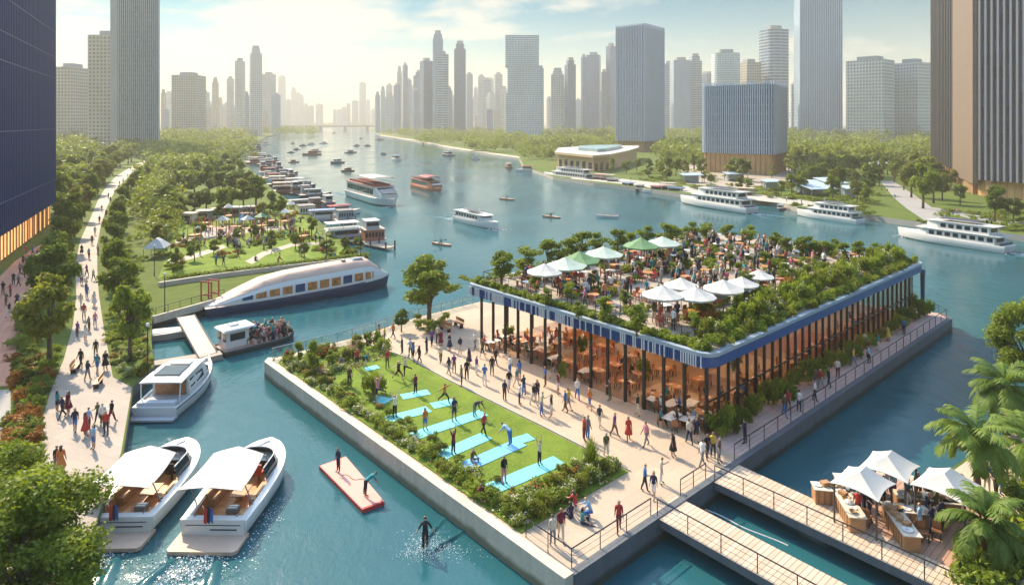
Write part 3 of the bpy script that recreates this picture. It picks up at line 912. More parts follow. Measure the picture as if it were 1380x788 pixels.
# island trees
pt_tree('open', 578, 436, 343, 'lone airy tree with several stems at the back of the plaza', None, 1.35)
pt_tree('round', 541, 447, 416, 'short dense tree beside the river railing behind the lawn', None, 1.0)
pt_tree('small', 423, 506, 454, 'thin young tree with a small tuft crown on the lawn corner', None, .62)
pt_tree('small', 402, 494, 459, 'small bushy tree at the quay corner of the lawn', None, .9)
pt_tree('small', 446, 497, 470, 'squat little tree among the flower beds of the lawn', None, 1.1)
for i, (px, py, r, h, k) in enumerate([(568, 440, 1.0, .9, 'bright'), (590, 441, 1.2, 1.0, 'bright'), (578, 446, 1.1, .7, 'bright'), (602, 432, .9, .9, 'green'), (562, 432, .8, .8, 'olive')]):
    shrub(k, P(px, py), r, h, f'{SLOOK[k]}, {ORD[i]} round the foot of the lone airy tree', 'shrubs at the foot of the lone tree')
# lawn bed shrubs: list in island coordinates
bed = []
rg = random.Random(4)
for i in range(34):     # along the quay wall
    bb = 4.6 + i * 0.96
    bed.append((1.35 + rg.uniform(-.25, .3), bb, rg.uniform(.55, .9), rg.uniform(.45, .9), rg.choice(['white', 'white', 'bright', 'bright', 'olive', 'reed'])))
for i in range(18):
    bed.append((2.5 + rg.uniform(-.3, .5), 5 + i * 1.75, rg.uniform(.5, .8), rg.uniform(.35, .7), rg.choice(['white', 'bright', 'olive', 'red'])))
for i in range(20):     # front end
    bed.append((1.2 + i * .44, 4.65 + rg.uniform(-.1, .4), rg.uniform(.6, .85), rg.uniform(.7, 1.15), rg.choice(['white', 'bright', 'olive', 'reed', 'white'])))
for i in range(12):
    bed.append((2.2 + i * .6, 6.0 + rg.uniform(-.4, .5), rg.uniform(.6, .9), rg.uniform(.6, 1.0), rg.choice(['bright', 'olive', 'white', 'red'])))
for i in range(26):     # far end garden
    bed.append((rg.uniform(1.2, 8.8), rg.uniform(31.5, 37.0), rg.uniform(.5, 1.0), rg.uniform(.5, 1.2), rg.choice(['green', 'bright', 'olive', 'red', 'pink', 'rust', 'white'])))
bed += [(3.6, 24.6, 1.25, 1.9, 'reed'), (3.9, 25.1, 1.2, 1.8, 'green'), (8.2, 5.6, 1.1, 1.9, 'reed'), (2.6, 31.5, .8, .6, 'pink'), (9.4, 35, 1.1, 1.6, 'green'), (9.6, 33.0, 1.0, 1.4, 'bright')]
cnt = {}
for a, c, r, h, k in bed:
    zone = 'front end' if c < 7.2 else ('far end' if c > 31 else 'quay side')
    key = (zone, k); cnt[key] = cnt.get(key, 0) + 1
    shrub(k, I(a, c, .05), r, h, f'{SLOOK[k]} in the flower bed, lawn {zone}', f'{k} shrubs at the {zone} of the lawn')


def ground_cover(name, pts_r, n, size, ms, share, z=0.05, h=0.3, seed=1):
    """low leafy cover nobody could count"""
    rs = np.random.RandomState(seed)
    V = leaf_quads(n, [((p.x, p.y, z + h * .3), (r, r, h)) for p, r in pts_r], size, rs, .8)
    V[:, :, 2] = np.maximum(V[:, :, 2], z + .01)
    mi = (rs.uniform(0, 1, n) > share).astype(int) * rs.randint(1, max(2, len(ms)), n) if len(ms) > 1 else np.zeros(n, int)
    return struct(link(bpy.data.objects.new(name, quads_mesh(name, V, ms, mi))), 'stuff')


pts = [(I(1.5 + rg.uniform(-.4, .9), 4.6 + i * .42), .7) for i in range(78)] + [(I(rg.uniform(1.3, 9.4), rg.uniform(4.3, 6.4)), .8) for i in range(50)] + [(I(rg.uniform(1.2, 9), rg.uniform(31, 37)), .9) for i in range(50)]
ground_cover('bed_flowers', pts, 15000, .07, [M['leaf_sun'], M['flower_white'], M['leaf_olive'], M['flower_white'], M['flower_red']], .72, .05, .28)
# gardens beside the promenade
gard = []
for i in range(54):
    y = rg.uniform(478, 640); f = (y - 478) / 160
    x = rg.uniform(20 - 14 * f, 74 - 30 * f)
    gard.append((x, y, rg.uniform(.6, 1.1), rg.uniform(.6, 1.3), rg.choice(['green', 'olive', 'rust', 'green', 'bright', 'rust', 'green'])))
for x, y, r, h, k in gard:
    shrub(k, P(x, y), r, h, f'{SLOOK[k]} in the garden bed beside the near promenade', f'{k} shrubs beside the promenade')
for i in range(30):
    y = rg.uniform(428, 508)
    x = rg.uniform(154 if y > 455 else 150, 202)
    k = rg.choice(['bright', 'olive', 'green', 'white', 'bright', 'red'])
    shrub(k, P(x, y), rg.uniform(.6, 1.0), rg.uniform(.5, 1.1), f'{SLOOK[k]} in the bed by the moored yacht', f'{k} shrubs in the bed by the yacht')
ub = []
for i in range(60):
    y = rg.uniform(300, 470)
    ub.append((LM[rg.choice(['green', 'olive', 'bright'])], P(34 + (440 - y) * .32 + rg.uniform(-6, 22), y), rg.uniform(.9, 1.4), rg.uniform(.8, 1.6)))
for i in range(46):
    y = rg.uniform(300, 470)
    ub.append((LM[rg.choice(['green', 'olive', 'bright', 'bright'])], P(141 + (450 - y) * .04 + rg.uniform(4, 46), y), rg.uniform(.8, 1.3), rg.uniform(.6, 1.3)))
for i in range(50):
    y = rg.uniform(490, 640); f = (y - 478) / 160
    ub.append((LM[rg.choice(['green', 'olive', 'green'])], P(rg.uniform(24 - 16 * f, 68 - 28 * f), y), rg.uniform(.6, .9), rg.uniform(.3, .6)))
shrubbery('undergrowth', ub, 61)
# park hedge and shrubs
hv = []
for i in range(150):
    t = i / 149; p = P(222, 383).lerp(P(492, 350), t) + Vector((0, .9, 0)); hv.append((p + Vector((0, 0, .3)), .75))
rs = np.random.RandomState(9)
V = leaf_quads(9000, [((p.x, p.y, .45), (.8, .8, .62)) for p, r in hv], .16, rs, .4)
tag(link(bpy.data.objects.new('hedge', quads_mesh('hedge', V, M['leaf_bright']))), 'long clipped hedge along the river wall of the park', 'hedge')
for i in range(26):
    x, y = rg.choice([(rg.uniform(205, 245), rg.uniform(300, 372)), (rg.uniform(430, 488), rg.uniform(322, 347)), (rg.uniform(240, 410), rg.uniform(276, 300)), (rg.uniform(250, 430), rg.uniform(300, 335))])
    k = rg.choice(['green', 'olive', 'bright', 'red'])
    shrub(k, P(x, y), rg.uniform(.8, 1.5), rg.uniform(.8, 1.8), f'{SLOOK[k]} growing about the park lawn', f'{k} shrubs of the park')
pk_ = []
for cx_, cy_, n_ in ((250, 330, 8), (232, 345, 8), (300, 342, 5), (352, 330, 6), (405, 322, 8), (440, 336, 9), (470, 342, 8), (380, 318, 6), (326, 306, 7), (270, 300, 9), (355, 296, 9), (390, 292, 7), (290, 326, 5)):
    for i in range(n_):
        pk_.append((LM[rg.choice(['bright', 'green', 'olive', 'bright', 'rust'])], P(cx_ + rg.gauss(0, 9), cy_ + rg.gauss(0, 3)), rg.uniform(.7, 1.3), rg.uniform(.4, 1.2)))
shrubbery('park_planting', pk_, 67, 240, .14)
PT = [(212, 332, 300), (222, 318, 285), (232, 300, 268), (245, 296, 262), (262, 290, 254), (278, 288, 252), (296, 286, 248), (312, 283, 250), (328, 281, 240), (345, 282, 235), (336, 262, 230), (318, 264, 225), (300, 262, 226), (282, 260, 222), (262, 262, 225), (246, 268, 228), (232, 276, 236), (222, 290, 246), (364, 288, 258), (378, 292, 262), (352, 300, 272), (300, 300, 272), (268, 320, 296), (420, 318, 290), (464, 338, 316)]
PT += [(290, 242, 210), (304, 236, 206), (316, 230, 204), (276, 236, 206), (262, 246, 214), (248, 250, 218), (240, 258, 224), (322, 246, 215), (308, 250, 218), (262, 352, 326), (236, 362, 332), (288, 344, 322), (318, 330, 308), (366, 334, 310), (398, 336, 312), (342, 322, 300), (410, 348, 326), (440, 342, 320)]
for i, (x, y, t) in enumerate(PT):
    pt_tree(['olive', 'round', 'far', 'bright'][i % 4] if y > 270 else 'far', x, y, t, f'{ORD[i]} of the trees standing round the park lawn and behind it', 'park trees', 1.0)
# grove behind the blue tower
GV = []
for i in range(60):
    y = 198 + 100 * (i / 59) ** 1.3
    lo = 74; hi = max(90, 205 - (y - 195) * 1.15)
    GV.append((rg.uniform(lo, hi), y))
for i, (x, y) in enumerate(GV):
    p = P(x, y); tree('olive' if i % 3 == 0 else 'far', p, rg.uniform(5.5, 9.0) * (1 + p.y / 900), 'green tree in the grove between the dark blue tower and the promenade', 'grove behind the blue tower', 1.05)
# right bank trees
RT = [(824, 233, 213, .88), (844, 234, 214, .88), (858, 230, 210, .88), (874, 240, 214, .88), (893, 241, 212, .88), (911, 236, 209, .88), (925, 239, 222, .88), (983, 243, 219, .88), (949, 246, 229, .88), (958, 250, 234, .88), (997, 258, 238, .88), (1008, 260, 240, .88), (1053, 263, 243, .88), (1065, 252, 232, .88), (1080, 262, 228, .88), (1095, 252, 222, .88), (1110, 246, 218, .88), (1122, 273, 234, .88), (1130, 258, 222, .88), (1155, 272, 240, .88), (1166, 275, 247, .88), (1172, 262, 230, .88), (1185, 250, 226, .88), (1205, 246, 216, .88), (1218, 256, 222, .88), (1228, 266, 214, .88), (1244, 281, 216, .88), (1258, 274, 224, .88), (1270, 270, 232, .88), (1294, 276, 246, .88), (1341, 298, 248, .88), (1366, 300, 262, .88), (790, 226, 208, .88), (772, 220, 203, .88), (758, 218, 202, .88), (744, 216, 201, .88), (1040, 240, 222, .88), (1146, 240, 205, .88), (1078, 232, 208, .88), (900, 226, 204, .88), (936, 228, 208, .88), (1062, 226, 206, .88), (1100, 232, 206, .88), (1124, 236, 208, .88), (1165, 236, 206, .88), (1182, 234, 208, .88), (1196, 236, 206, .88), (1214, 236, 208, .88), (1234, 240, 204, .88), (1250, 244, 206, .88)]
for i, (x, y, t, wd) in enumerate(RT):
    k = ['round', 'olive', 'bright'][i % 3] if y > 244 else 'far'
    o = pt_tree(k, x, y, t, f'{ORD[min(i, 49)]} of the trees along the right bank between pavilion hall and tall bronze tower', 'right bank trees', wd)
RX = [(rg.uniform(1060, 1185), rg.uniform(222, 262)) for _ in range(16)] + [(rg.uniform(880, 1010), rg.uniform(226, 246)) for _ in range(8)] + [(rg.uniform(1205, 1300), rg.uniform(238, 258)) for _ in range(8)]
for i, (x, y) in enumerate(RX):
    tree(['round', 'olive', 'bright', 'far'][i % 4], P(x, y), rg.uniform(6, 10), 'leafy tree in the park strip between the wide low block and the bronze tower', 'park strip trees', .9)
ub = [(LM[rg.choice(['green', 'olive', 'bright'])], P(x, 238 + (x - 870) * .125 + rg.uniform(-16, 8)), rg.uniform(1.5, 3), rg.uniform(.6, 1.6)) for x in [rg.uniform(860, 1180) for _ in range(120)]]
ub += [(LM[rg.choice(['green', 'olive', 'bright'])], P(x, y), rg.uniform(1.5, 3), rg.uniform(.6, 1.6)) for x, y in [(rg.uniform(1262, 1400), rg.uniform(286, 304)) for _ in range(26)]]
shrubbery('bank_undergrowth', ub, 66, 160, .22)
for i in range(34):
    x = rg.uniform(870, 1290); y = 240 + (x - 870) * .125 + rg.uniform(0, 9) * (1 + (x - 870) / 300)
    if 1180 < x < 1290 and y < 302:
        continue
    k = rg.choice(['green', 'bright', 'olive'])
    shrub(k, P(x, y), rg.uniform(1.2, 2.4), rg.uniform(.9, 1.9), f'{SLOOK[k]} along the planted edge of the right bank', f'{k} shrubs on the right bank')
for i in range(14):
    x = rg.uniform(1280, 1400); y = 299 + (x - 1280) * .13 + rg.uniform(-4, 3)
    shrub('bright', P(x, y), rg.uniform(1.2, 2.0), rg.uniform(.7, 1.3), 'bright green shrub in the verge below the tall bronze tower', 'verge shrubs below the bronze tower')


# far woods: reads as one mass
def woods(name, regions, seed, m='leaf_far'):
    rs = np.random.RandomState(seed); Vs = []
    for (x0, x1, y0, y1, n, hh) in regions:
        for i in range(n):
            y = y0 + (y1 - y0) * rs.uniform() ** 1.0
            p = P(rs.uniform(x0, x1), y); h = hh * rs.uniform(.7, 1.3)
            bl = []
            for q in range(5):
                bl.append(((p.x + rs.uniform(-.4, .4) * h, p.y + rs.uniform(-.4, .4) * h, h * rs.uniform(.3, .72)), (h * .26, h * .26, h * .26)))
            Vs.append(leaf_quads(90, bl, h * .075, rs, .4))
    V = np.concatenate(Vs)
    return struct(link(bpy.data.objects.new(name, quads_mesh(name, V, M[m]))), 'stuff')


woods('woodland', [(1060, 1180, 206, 240, 60, 8), (960, 1060, 196, 212, 40, 9), (700, 760, 204, 216, 50, 7), (520, 700, 180, 186, 110, 14), (560, 720, 186, 196, 150, 12), (630, 760, 194, 206, 110, 10), (700, 840, 186, 206, 170, 11), (730, 960, 180, 192, 170, 15), (890, 960, 190, 222, 110, 11), (1056, 1275, 180, 196, 230, 16), (1056, 1280, 194, 226, 230, 11), (1280, 1420, 190, 215, 60, 14)], 3)
woods('distant_forest', [(330, 560, 170.3, 171.4, 190, 22), (186, 232, 226, 300, 70, 6), (205, 240, 262, 330, 40, 4.5), (70, 330, 182, 196, 210, 15), (150, 340, 190, 214, 210, 10), (200, 300, 205, 240, 110, 8), (330, 430, 175, 183, 90, 14), (74, 130, 186, 230, 70, 12)], 4)
# ------------------------------------------------------------------ people
def limb_dir(fwd, out=0.0, side=1):
    """unit vector: 0 hangs down, fwd swings to the front (+y), out lifts sideways"""
    return Vector((math.sin(out) * side, math.sin(fwd) * math.cos(out), -math.cos(fwd) * math.cos(out)))


def skeleton(ps):
    V, E, Rr, Rg = [], [], [], []      # verts, edges, radius, region per edge

    def v(p, r):
        V.append(Vector(p)); Rr.append(r); return len(V) - 1

    def e(a, b, reg):
        E.append((a, b)); Rg.append(reg)
    legs = [ps.get('ll', (0.06, 0.0, .04)), ps.get('rl', (-0.06, 0.05, .04))]
    drop = []
    for th, kb, out in legs:
        d = limb_dir(th, out) * .43 + limb_dir(th - kb, out * .5) * .43
        drop.append(-d.z)
    hz = ps.get('hz', 0.075 + max(drop)) + .03
    lean = ps.get('lean', 0.03)
    up = Vector((0, math.sin(lean), math.cos(lean))); fw = Vector((0, math.cos(lean), -math.sin(lean)))
    pel = v((0, 0, hz + .02), .125)
    wst = v(Vector((0, 0, hz)) + up * .18, .108)
    chs = v(Vector((0, 0, hz)) + up * .38, .13)
    nkb = v(Vector((0, 0, hz)) + up * .54, .07)
    nk = v(Vector((0, 0, hz)) + up * .60 + fw * .01, .05)
    hl = ps.get('head', 0.0)
    hu = Vector((0, math.sin(lean * .4 + hl), math.cos(lean * .4 + hl))); hf = Vector((0, hu.z, -hu.y))
    h0 = v(V[nk] + hu * .07 + hf * .02, .072); h1 = v(V[nk] + hu * .15 + hf * .015, .094); h2 = v(V[nk] + hu * .225, .062)
    e(pel, wst, 1); e(wst, chs, 1); e(chs, nkb, 1); e(nkb, nk, 0); e(nk, h0, 0); e(h0, h1, 0); e(h1, h2, 3)
    info = {'head': V[h1].copy(), 'hu': hu, 'hf': hf, 'hz': hz, 'hands': [], 'waist': V[wst].copy(), 'chest': V[chs].copy(), 'up': up}
    for s, (th, kb, out) in zip((-1, 1), legs):
        hp = v((s * .085, 0, hz - .03), .088)
        kn = v(V[hp] + limb_dir(th, out, s) * .42, .058)
        cf = v(V[kn] + limb_dir(th - kb, out * .5, s) * .14 + Vector((0, -.015, 0)), .056)
        an = v(V[kn] + limb_dir(th - kb, out * .5, s) * .42, .038)
        ft = th - kb + math.pi / 2 - .25
        to = v(V[an] + Vector((s * .02, math.cos(th - kb) * .17 if abs(th - kb) < 1 else .1, -.045 - .10 * math.sin(max(0, -(th - kb))))), .036)
        e(pel, hp, 2); e(hp, kn, 2); e(kn, cf, 2); e(cf, an, 2); e(an, to, 4)
    for s, key in ((-1, 'la'), (1, 'ra')):
        sw, out, bend = ps.get(key, (0.0, 0.14, 0.25))[:3]
        tw = ps.get(key, (0, 0, 0, 0))[3] if len(ps.get(key, (0, 0, 0))) > 3 else 0.0
        sh = v(V[nkb] + Vector((s * .165, 0, 0)) - up * .055, .058)
        el = v(V[sh] + limb_dir(sw, out, s) * .27, .043)
        fd = limb_dir(sw + bend, out - tw, s)
        wr = v(V[el] + fd * .24, .028)
        hn = v(V[wr] + fd * .085, .03)
        e(nkb, sh, 1); e(sh, el, 1); e(el, wr, 0); e(wr, hn, 0)
        info['hands'].append((V[hn].copy(), fd, s))
    return V, E, Rr, Rg, info


def person_mesh(name, ps, hair=0, sub=1, short=False):
    V, E, Rr, Rg, info = skeleton(ps)
    me = bpy.data.meshes.new('tmp'); me.from_pydata(V, E, [])
    o = bpy.data.objects.new('tmp', me); COL.objects.link(o)
    md = o.modifiers.new('s', 'SKIN'); md.use_smooth_shade = True
    sk = me.skin_vertices[0].data
    for i, r in enumerate(Rr):
        r = r * (1.04 if 4 <= i <= 7 else 1.2)
        sk[i].radius = (r, r * (0.82 if i in (1, 2) else 1)); sk[i].use_root = i == 0
    if sub:
        sb = o.modifiers.new('u', 'SUBSURF'); sb.levels = sub; sb.render_levels = sub
    dg = bpy.context.evaluated_depsgraph_get(); dg.update()
    ev = o.evaluated_get(dg); m2 = bpy.data.meshes.new_from_object(ev)
    b = MB()
    vs = [tuple(x.co) for x in m2.vertices]
    segs = [(V[a], V[c], (Rr[a] + Rr[c]) / 2, r) for (a, c), r in zip(E, Rg)]
    fs, mi = [], []
    hd, hu, hf = info['head'], info['hu'], info['hf']
    for p in m2.polygons:
        c = p.center; best, bd = 1, 9
        for a, d, r, reg in segs:
            ab = d - a; t = max(0, min(1, (c - a).dot(ab) / max(1e-9, ab.length_squared)))
            q = (c - (a + ab * t)).length - r * .9
            if q < bd:
                bd, best = q, reg
        q = c - hd
        if best in (0, 3) and q.length < .16 and q.dot(hu) > -.13:
            best = 3 if (q.dot(hu) > .055 or q.dot(hf) < (-.0 if hair else -.02)) and q.dot(hu) > (-.12 if hair else -.05) else 0
        if short and best == 2 and c.z < info['hz'] - .38:
            best = 0
        if short and best == 1 and abs(c.x) > .235:
            best = 0
        fs.append(tuple(p.vertices)); mi.append(best)
    COL.objects.unlink(o); bpy.data.objects.remove(o); bpy.data.meshes.remove(me); bpy.data.meshes.remove(m2)
    b.add(vs, fs); b.m = mi
    if sub:
        sx = hu.cross(hf)
        for s in (-1, 1):        # eyes, ears
            ec = hd + sx * .034 * s + hf * .083 + hu * .0
            b.box(ec, (.018, .012, .01), 0, 3)
            b.box(hd + sx * .092 * s - hu * .005, (.018, .035, .05), 0, 0)
        b.add([hd + hf * .088 + hu * .01, hd + hf * .085 - hu * .035 + sx * .016, hd + hf * .085 - hu * .035 - sx * .016, hd + hf * .118 - hu * .03], [(0, 1, 3), (0, 3, 2), (1, 2, 3)], 0)
        b.box(hd + hf * .082 - hu * .058, (.04, .012, .009), 0, 5)
        if hair:
            b.tube([hd + hu * .04 - hf * .055, hd - hu * .07 - hf * .085, hd - hu * .2 - hf * .095, hd - hu * .31 - hf * .085], [.075, .085, .075, .03], 8, 3)
        for h, fd, s in info['hands']:
            side = fd.cross(Vector((1, 0, 0)))
            side = side.normalized() if side.length > .2 else Vector((0, 1, 0))
            pal = fd.cross(side).normalized()
            for k, ln in enumerate((.07, .08, .075, .058)):
                st = h + side * (k - 1.5) * -.017 + fd * .02
                md_ = st + fd * ln * .55 + pal * .006 * s
                b.tube([st, md_, md_ + (fd * .8 - pal * .5 * s).normalized() * ln * .5], [.0095, .009, .006], 5, 0)
            st = h + side * .028 - fd * .015
            b.tube([st, st + side * .02 + fd * .03, st + side * .024 + fd * .058], [.011, .010, .007], 5, 0)
    return b.mesh(name, [SKIN[0], CLOTH['white'], CLOTH['navy'], HAIR['dark'], CLOTH['black'], SKIN[1]], True), info


SKIN = [mat('skin_a', (0.5, 0.3, 0.21), .55, .04), mat('skin_b', (0.32, 0.17, 0.11), .55, .04), mat('skin_c', (0.62, 0.42, 0.32), .55, .04)]
HAIR = {'dark': mat('hair_dark', (0.012, 0.01, 0.009), .5, .1), 'brown': mat('hair_brown', (0.07, 0.035, 0.018), .5, .1), 'fair': mat('hair_fair', (0.35, 0.22, 0.09), .5, .1)}
CLOTH = {k: mat('cloth_' + k.replace(' ', '_'), c, .85, .06) for k, c in {
    'white': (.72, .70, .66), 'black': (.012, .012, .014), 'navy': (.014, .022, .06), 'red': (.45, .04, .03), 'teal': (.02, .22, .24), 'grey': (.2, .2, .21),
    'orange': (.55, .17, .04), 'yellow': (.6, .42, .06), 'pink': (.6, .22, .28), 'olive': (.1, .11, .04), 'blue': (.05, .15, .42), 'brown': (.13, .07, .04),
    'purple': (.16, .06, .22), 'cream': (.6, .52, .4), 'pale blue': (.3, .45, .6), 'maroon': (.16, .015, .03)}.items()}
POSE = {
    'standing': dict(la=(.05, .14, .2), ra=(0, .16, .3), ll=(.03, 0, .06), rl=(-.03, 0, .06)),
    'walking': dict(la=(-.24, .09, .22), ra=(.26, .09, .35), ll=(.36, .05, .01), rl=(-.27, .25, .01), lean=.05),
    'striding': dict(la=(.3, .08, .4), ra=(-.28, .1, .2), ll=(-.3, .25, .01), rl=(.4, .06, .01), lean=.06),
    'strolling': dict(la=(.15, .12, .25), ra=(.2, .16, 1.3), ll=(-.2, .15, .03), rl=(.24, .03, .03), lean=.03),
    'holding a phone': dict(la=(.5, .1, 1.6), ra=(.05, .15, .2), ll=(.05, 0, .07), rl=(-.08, .04, .07), head=.15),
    'waving': dict(la=(.1, .15, .2), ra=(.3, 2.3, .3), ll=(.05, 0, .08), rl=(-.05, 0, .08)),
    'arms folded': dict(la=(.35, .12, 1.4, .9), ra=(.35, .12, 1.4, .9), ll=(.03, 0, .07), rl=(-.05, .03, .07)),
    'sitting': dict(la=(.45, .15, .7), ra=(.4, .15, .8), ll=(1.45, 1.45, .1), rl=(1.4, 1.35, .1), hz=.50),
    'sitting on the ground': dict(la=(.5, .2, .5), ra=(.5, .25, .4), ll=(1.9, 1.9, .3), rl=(1.5, .2, .2), hz=.10, lean=.15),
    'crouching': dict(la=(.9, .15, .3), ra=(1.0, .15, .3), ll=(1.7, 2.3, .2), rl=(1.2, 2.2, .2), hz=.36, lean=.45),
    'arms overhead': dict(la=(.1, 2.85, .1), ra=(.1, 2.85, .1), ll=(.03, 0, .05), rl=(-.03, 0, .05)),
    'lunging': dict(la=(.1, 1.5, .05), ra=(.1, 1.5, .05), ll=(.95, .85, .05), rl=(-.75, .15, .05)),
    'on one leg': dict(la=(.1, 2.8, .2), ra=(.1, 2.8, .2), ll=(0, 0, .02), rl=(.5, 1.9, .9)),
    'bending forward': dict(la=(.6, .1, .1), ra=(.5, .1, .1), ll=(-.1, 0, .06), rl=(-.05, 0, .06), lean=1.15, head=.5),
    'arms spread': dict(la=(-.1, .55, .1), ra=(-.1, .55, .1), ll=(-.1, .25, .02), rl=(.1, .3, .02), lean=-.03),
}
PM = {}
for k_, ps_ in POSE.items():
    PM[k_] = person_mesh('person', ps_, 0, 1), person_mesh('person', ps_, 1, 1, True)


def dress_mesh(info, hem=.5):
    b = MB(); w_ = info['waist']; ch = info['chest']; hz = info['hz']
    b.lathe([(.30, hem - hz), (.25, hem - hz + .22), (.175, -.02), (.135, .16)], (0, 0, hz), 14, 0)
    b.loft([[(c.x + r * math.cos(t) * 1.05, c.y + r * math.sin(t) * .88, c.z) for t in [6.283 * k / 14 for k in range(14)]] for c, r in ((w_, .134), (w_.lerp(ch, .5), .142), (ch + info['up'] * .06, .15))], 0, False)
    return b.mesh('dress', CLOTH['red'], True)


DRESS = {k_: dress_mesh(PM[k_][1][1]) for k_ in ('standing', 'strolling', 'holding a phone')}
USED = set()
SAY = {'sitting on the ground': 'seated low', 'holding a phone': 'phone raised', 'bending forward': 'bending'}
TOPS = ['white', 'black', 'navy', 'red', 'teal', 'grey', 'orange', 'yellow', 'pink', 'olive', 'blue', 'brown', 'purple', 'cream', 'pale blue', 'maroon', 'black', 'navy', 'white', 'navy', 'black']
BOTS = ['navy', 'black', 'grey', 'white', 'cream', 'brown', 'blue', 'black', 'navy', 'olive', 'maroon']
WALKS = ['walking', 'striding', 'strolling', 'standing', 'standing', 'holding a phone', 'arms folded']


def dress_up(o, sk, top, bot, hair, shoes='black'):
    for i, m in enumerate((sk, CLOTH[top], CLOTH[bot], HAIR[hair], CLOTH[shoes], SKIN[1])):
        o.material_slots[i].link = 'OBJECT'; o.material_slots[i].material = m


def person(loc, place, group, pose=None, rz=None, top=None, bot=None, s=None, rg=RNG, gown=None, hair=None, long=None, say=None):
    """one person, dressed unlike anyone else of that place"""
    for _ in range(200):
        ps = pose or rg.choice(WALKS); lg = rg.random() < .4 if long is None else long
        t = top or rg.choice(TOPS); bt = bot or rg.choice(BOTS); hr = hair or rg.choice(['dark', 'dark', 'brown', 'fair'])
        g = gown if gown is not None else (ps in DRESS and lg and rg.random() < .45)
        if g:
            bt = t
        if g:
            lab = f'{hr}-haired person in long {t} dress, {say or SAY.get(ps, ps)}, {place}'
        else:
            lab = f"{hr}-haired person in {t} top and {bt} {'shorts' if lg else 'trousers'}, {say or SAY.get(ps, ps)}, {place}"
        if lab not in USED:
            break
    USED.add(lab)
    me, info = PM[ps][1 if lg else 0]
    o = bpy.data.objects.new('person', me); COL.objects.link(o)
    o.location = loc; o.rotation_euler = (0, 0, rg.uniform(0, 6.28) if rz is None else rz); k = s or rg.uniform(.9, 1.03); o.scale = (k, k, k)
    dress_up(o, rg.choice(SKIN), t, bt, hr)
    if g:
        d = bpy.data.objects.new('dress', DRESS[ps]); COL.objects.link(d); d.parent = o
        d.material_slots[0].link = 'OBJECT'; d.material_slots[0].material = CLOTH[t]
    return tag(o, lab, 'person', group)


rp = random.Random(77)
PLAZA = [(511, 458), (518, 462), (530, 456), (542, 477), (553, 482), (557, 487), (565, 490), (575, 477), (582, 466), (590, 462), (594, 467), (594, 489), (606, 473), (605, 505), (612, 502), (622, 520), (629, 512), (632, 493), (642, 505), (653, 519), (663, 505), (680, 540), (686, 526), (696, 522), (687, 505),
         (700, 545), (706, 533), (719, 546), (724, 541), (735, 521), (743, 562), (762, 555), (766, 552), (752, 531), (778, 538), (787, 594), (792, 592), (817, 616), (828, 588), (847, 593), (871, 601), (907, 615), (929, 598), (938, 596), (946, 628), (953, 618), (961, 616), (969, 623), (869, 662), (881, 671), (891, 652), (834, 715), (745, 735), (756, 728), (1004, 598),
         (808, 575), (860, 560), (700, 512), (668, 492), (650, 482), (620, 478), (640, 470), (745, 510), (730, 560), (795, 552), (822, 540)]
for x, y in PLAZA:
    person(P(x, y), 'on the pale plaza', 'people on the plaza', rg=rp)
for x, y, ps_ in ((770, 698, 'sitting on the ground'), (784, 705, 'sitting on the ground'), (797, 697, 'crouching'), (776, 690, 'crouching')):
    person(P(x, y), 'on the corner of the plaza', 'people on the plaza', ps_, rg=rp)
PROM = [(109, 413), (127, 413), (117, 402), (120, 446), (104, 454), (115, 460), (129, 481), (109, 495), (118, 513), (131, 502), (142, 499), (77, 555), (84, 563), (92, 558), (101, 581), (115, 588), (119, 580), (126, 605), (143, 587), (150, 570), (132, 570), (138, 575), (82, 639), (76, 635), (110, 344), (120, 349), (128, 317), (134, 301), (143, 292), (149, 273), (161, 250), (104, 367), (110, 383), (126, 378), (116, 392), (132, 342), (117, 372), (124, 330), (140, 305), (137, 285), (150, 287), (155, 262), (166, 247), (172, 240), (160, 256), (178, 234), (186, 227), (146, 268), (113, 430), (128, 440)]
for x, y in PROM:
    person(P(x, y), 'on the tree-lined promenade', 'people on the promenade', pose=None if y < 600 else 'standing', rz=rp.choice([0, math.pi]) + rp.uniform(-.5, .5), rg=rp)
for x, y in [(46, 356), (35, 346), (27, 370), (33, 374), (18, 384), (25, 386), (4, 398), (12, 428), (23, 414), (40, 364), (44, 345), (14, 400), (50, 350), (31, 358), (8, 412)]:
    person(P(x, y), 'on the brick path', 'people on the brick path', rg=rp)
for x, y in [(1100, 526), (1106, 524), (1117, 522), (1129, 509), (1150, 493), (1171, 490), (1170, 482), (1184, 473), (1197, 460), (1218, 451), (1233, 432), (1080, 556), (1062, 553), (1098, 540), (1162, 470), (1057, 561)]:
    q = P(x, y) - CO; a_ = q.dot(UA); b_ = min(2.6, max(.7, q.dot(VB)))
    person(I(a_, b_), 'on the pink walkway', 'people on the pink walkway', rg=rp)

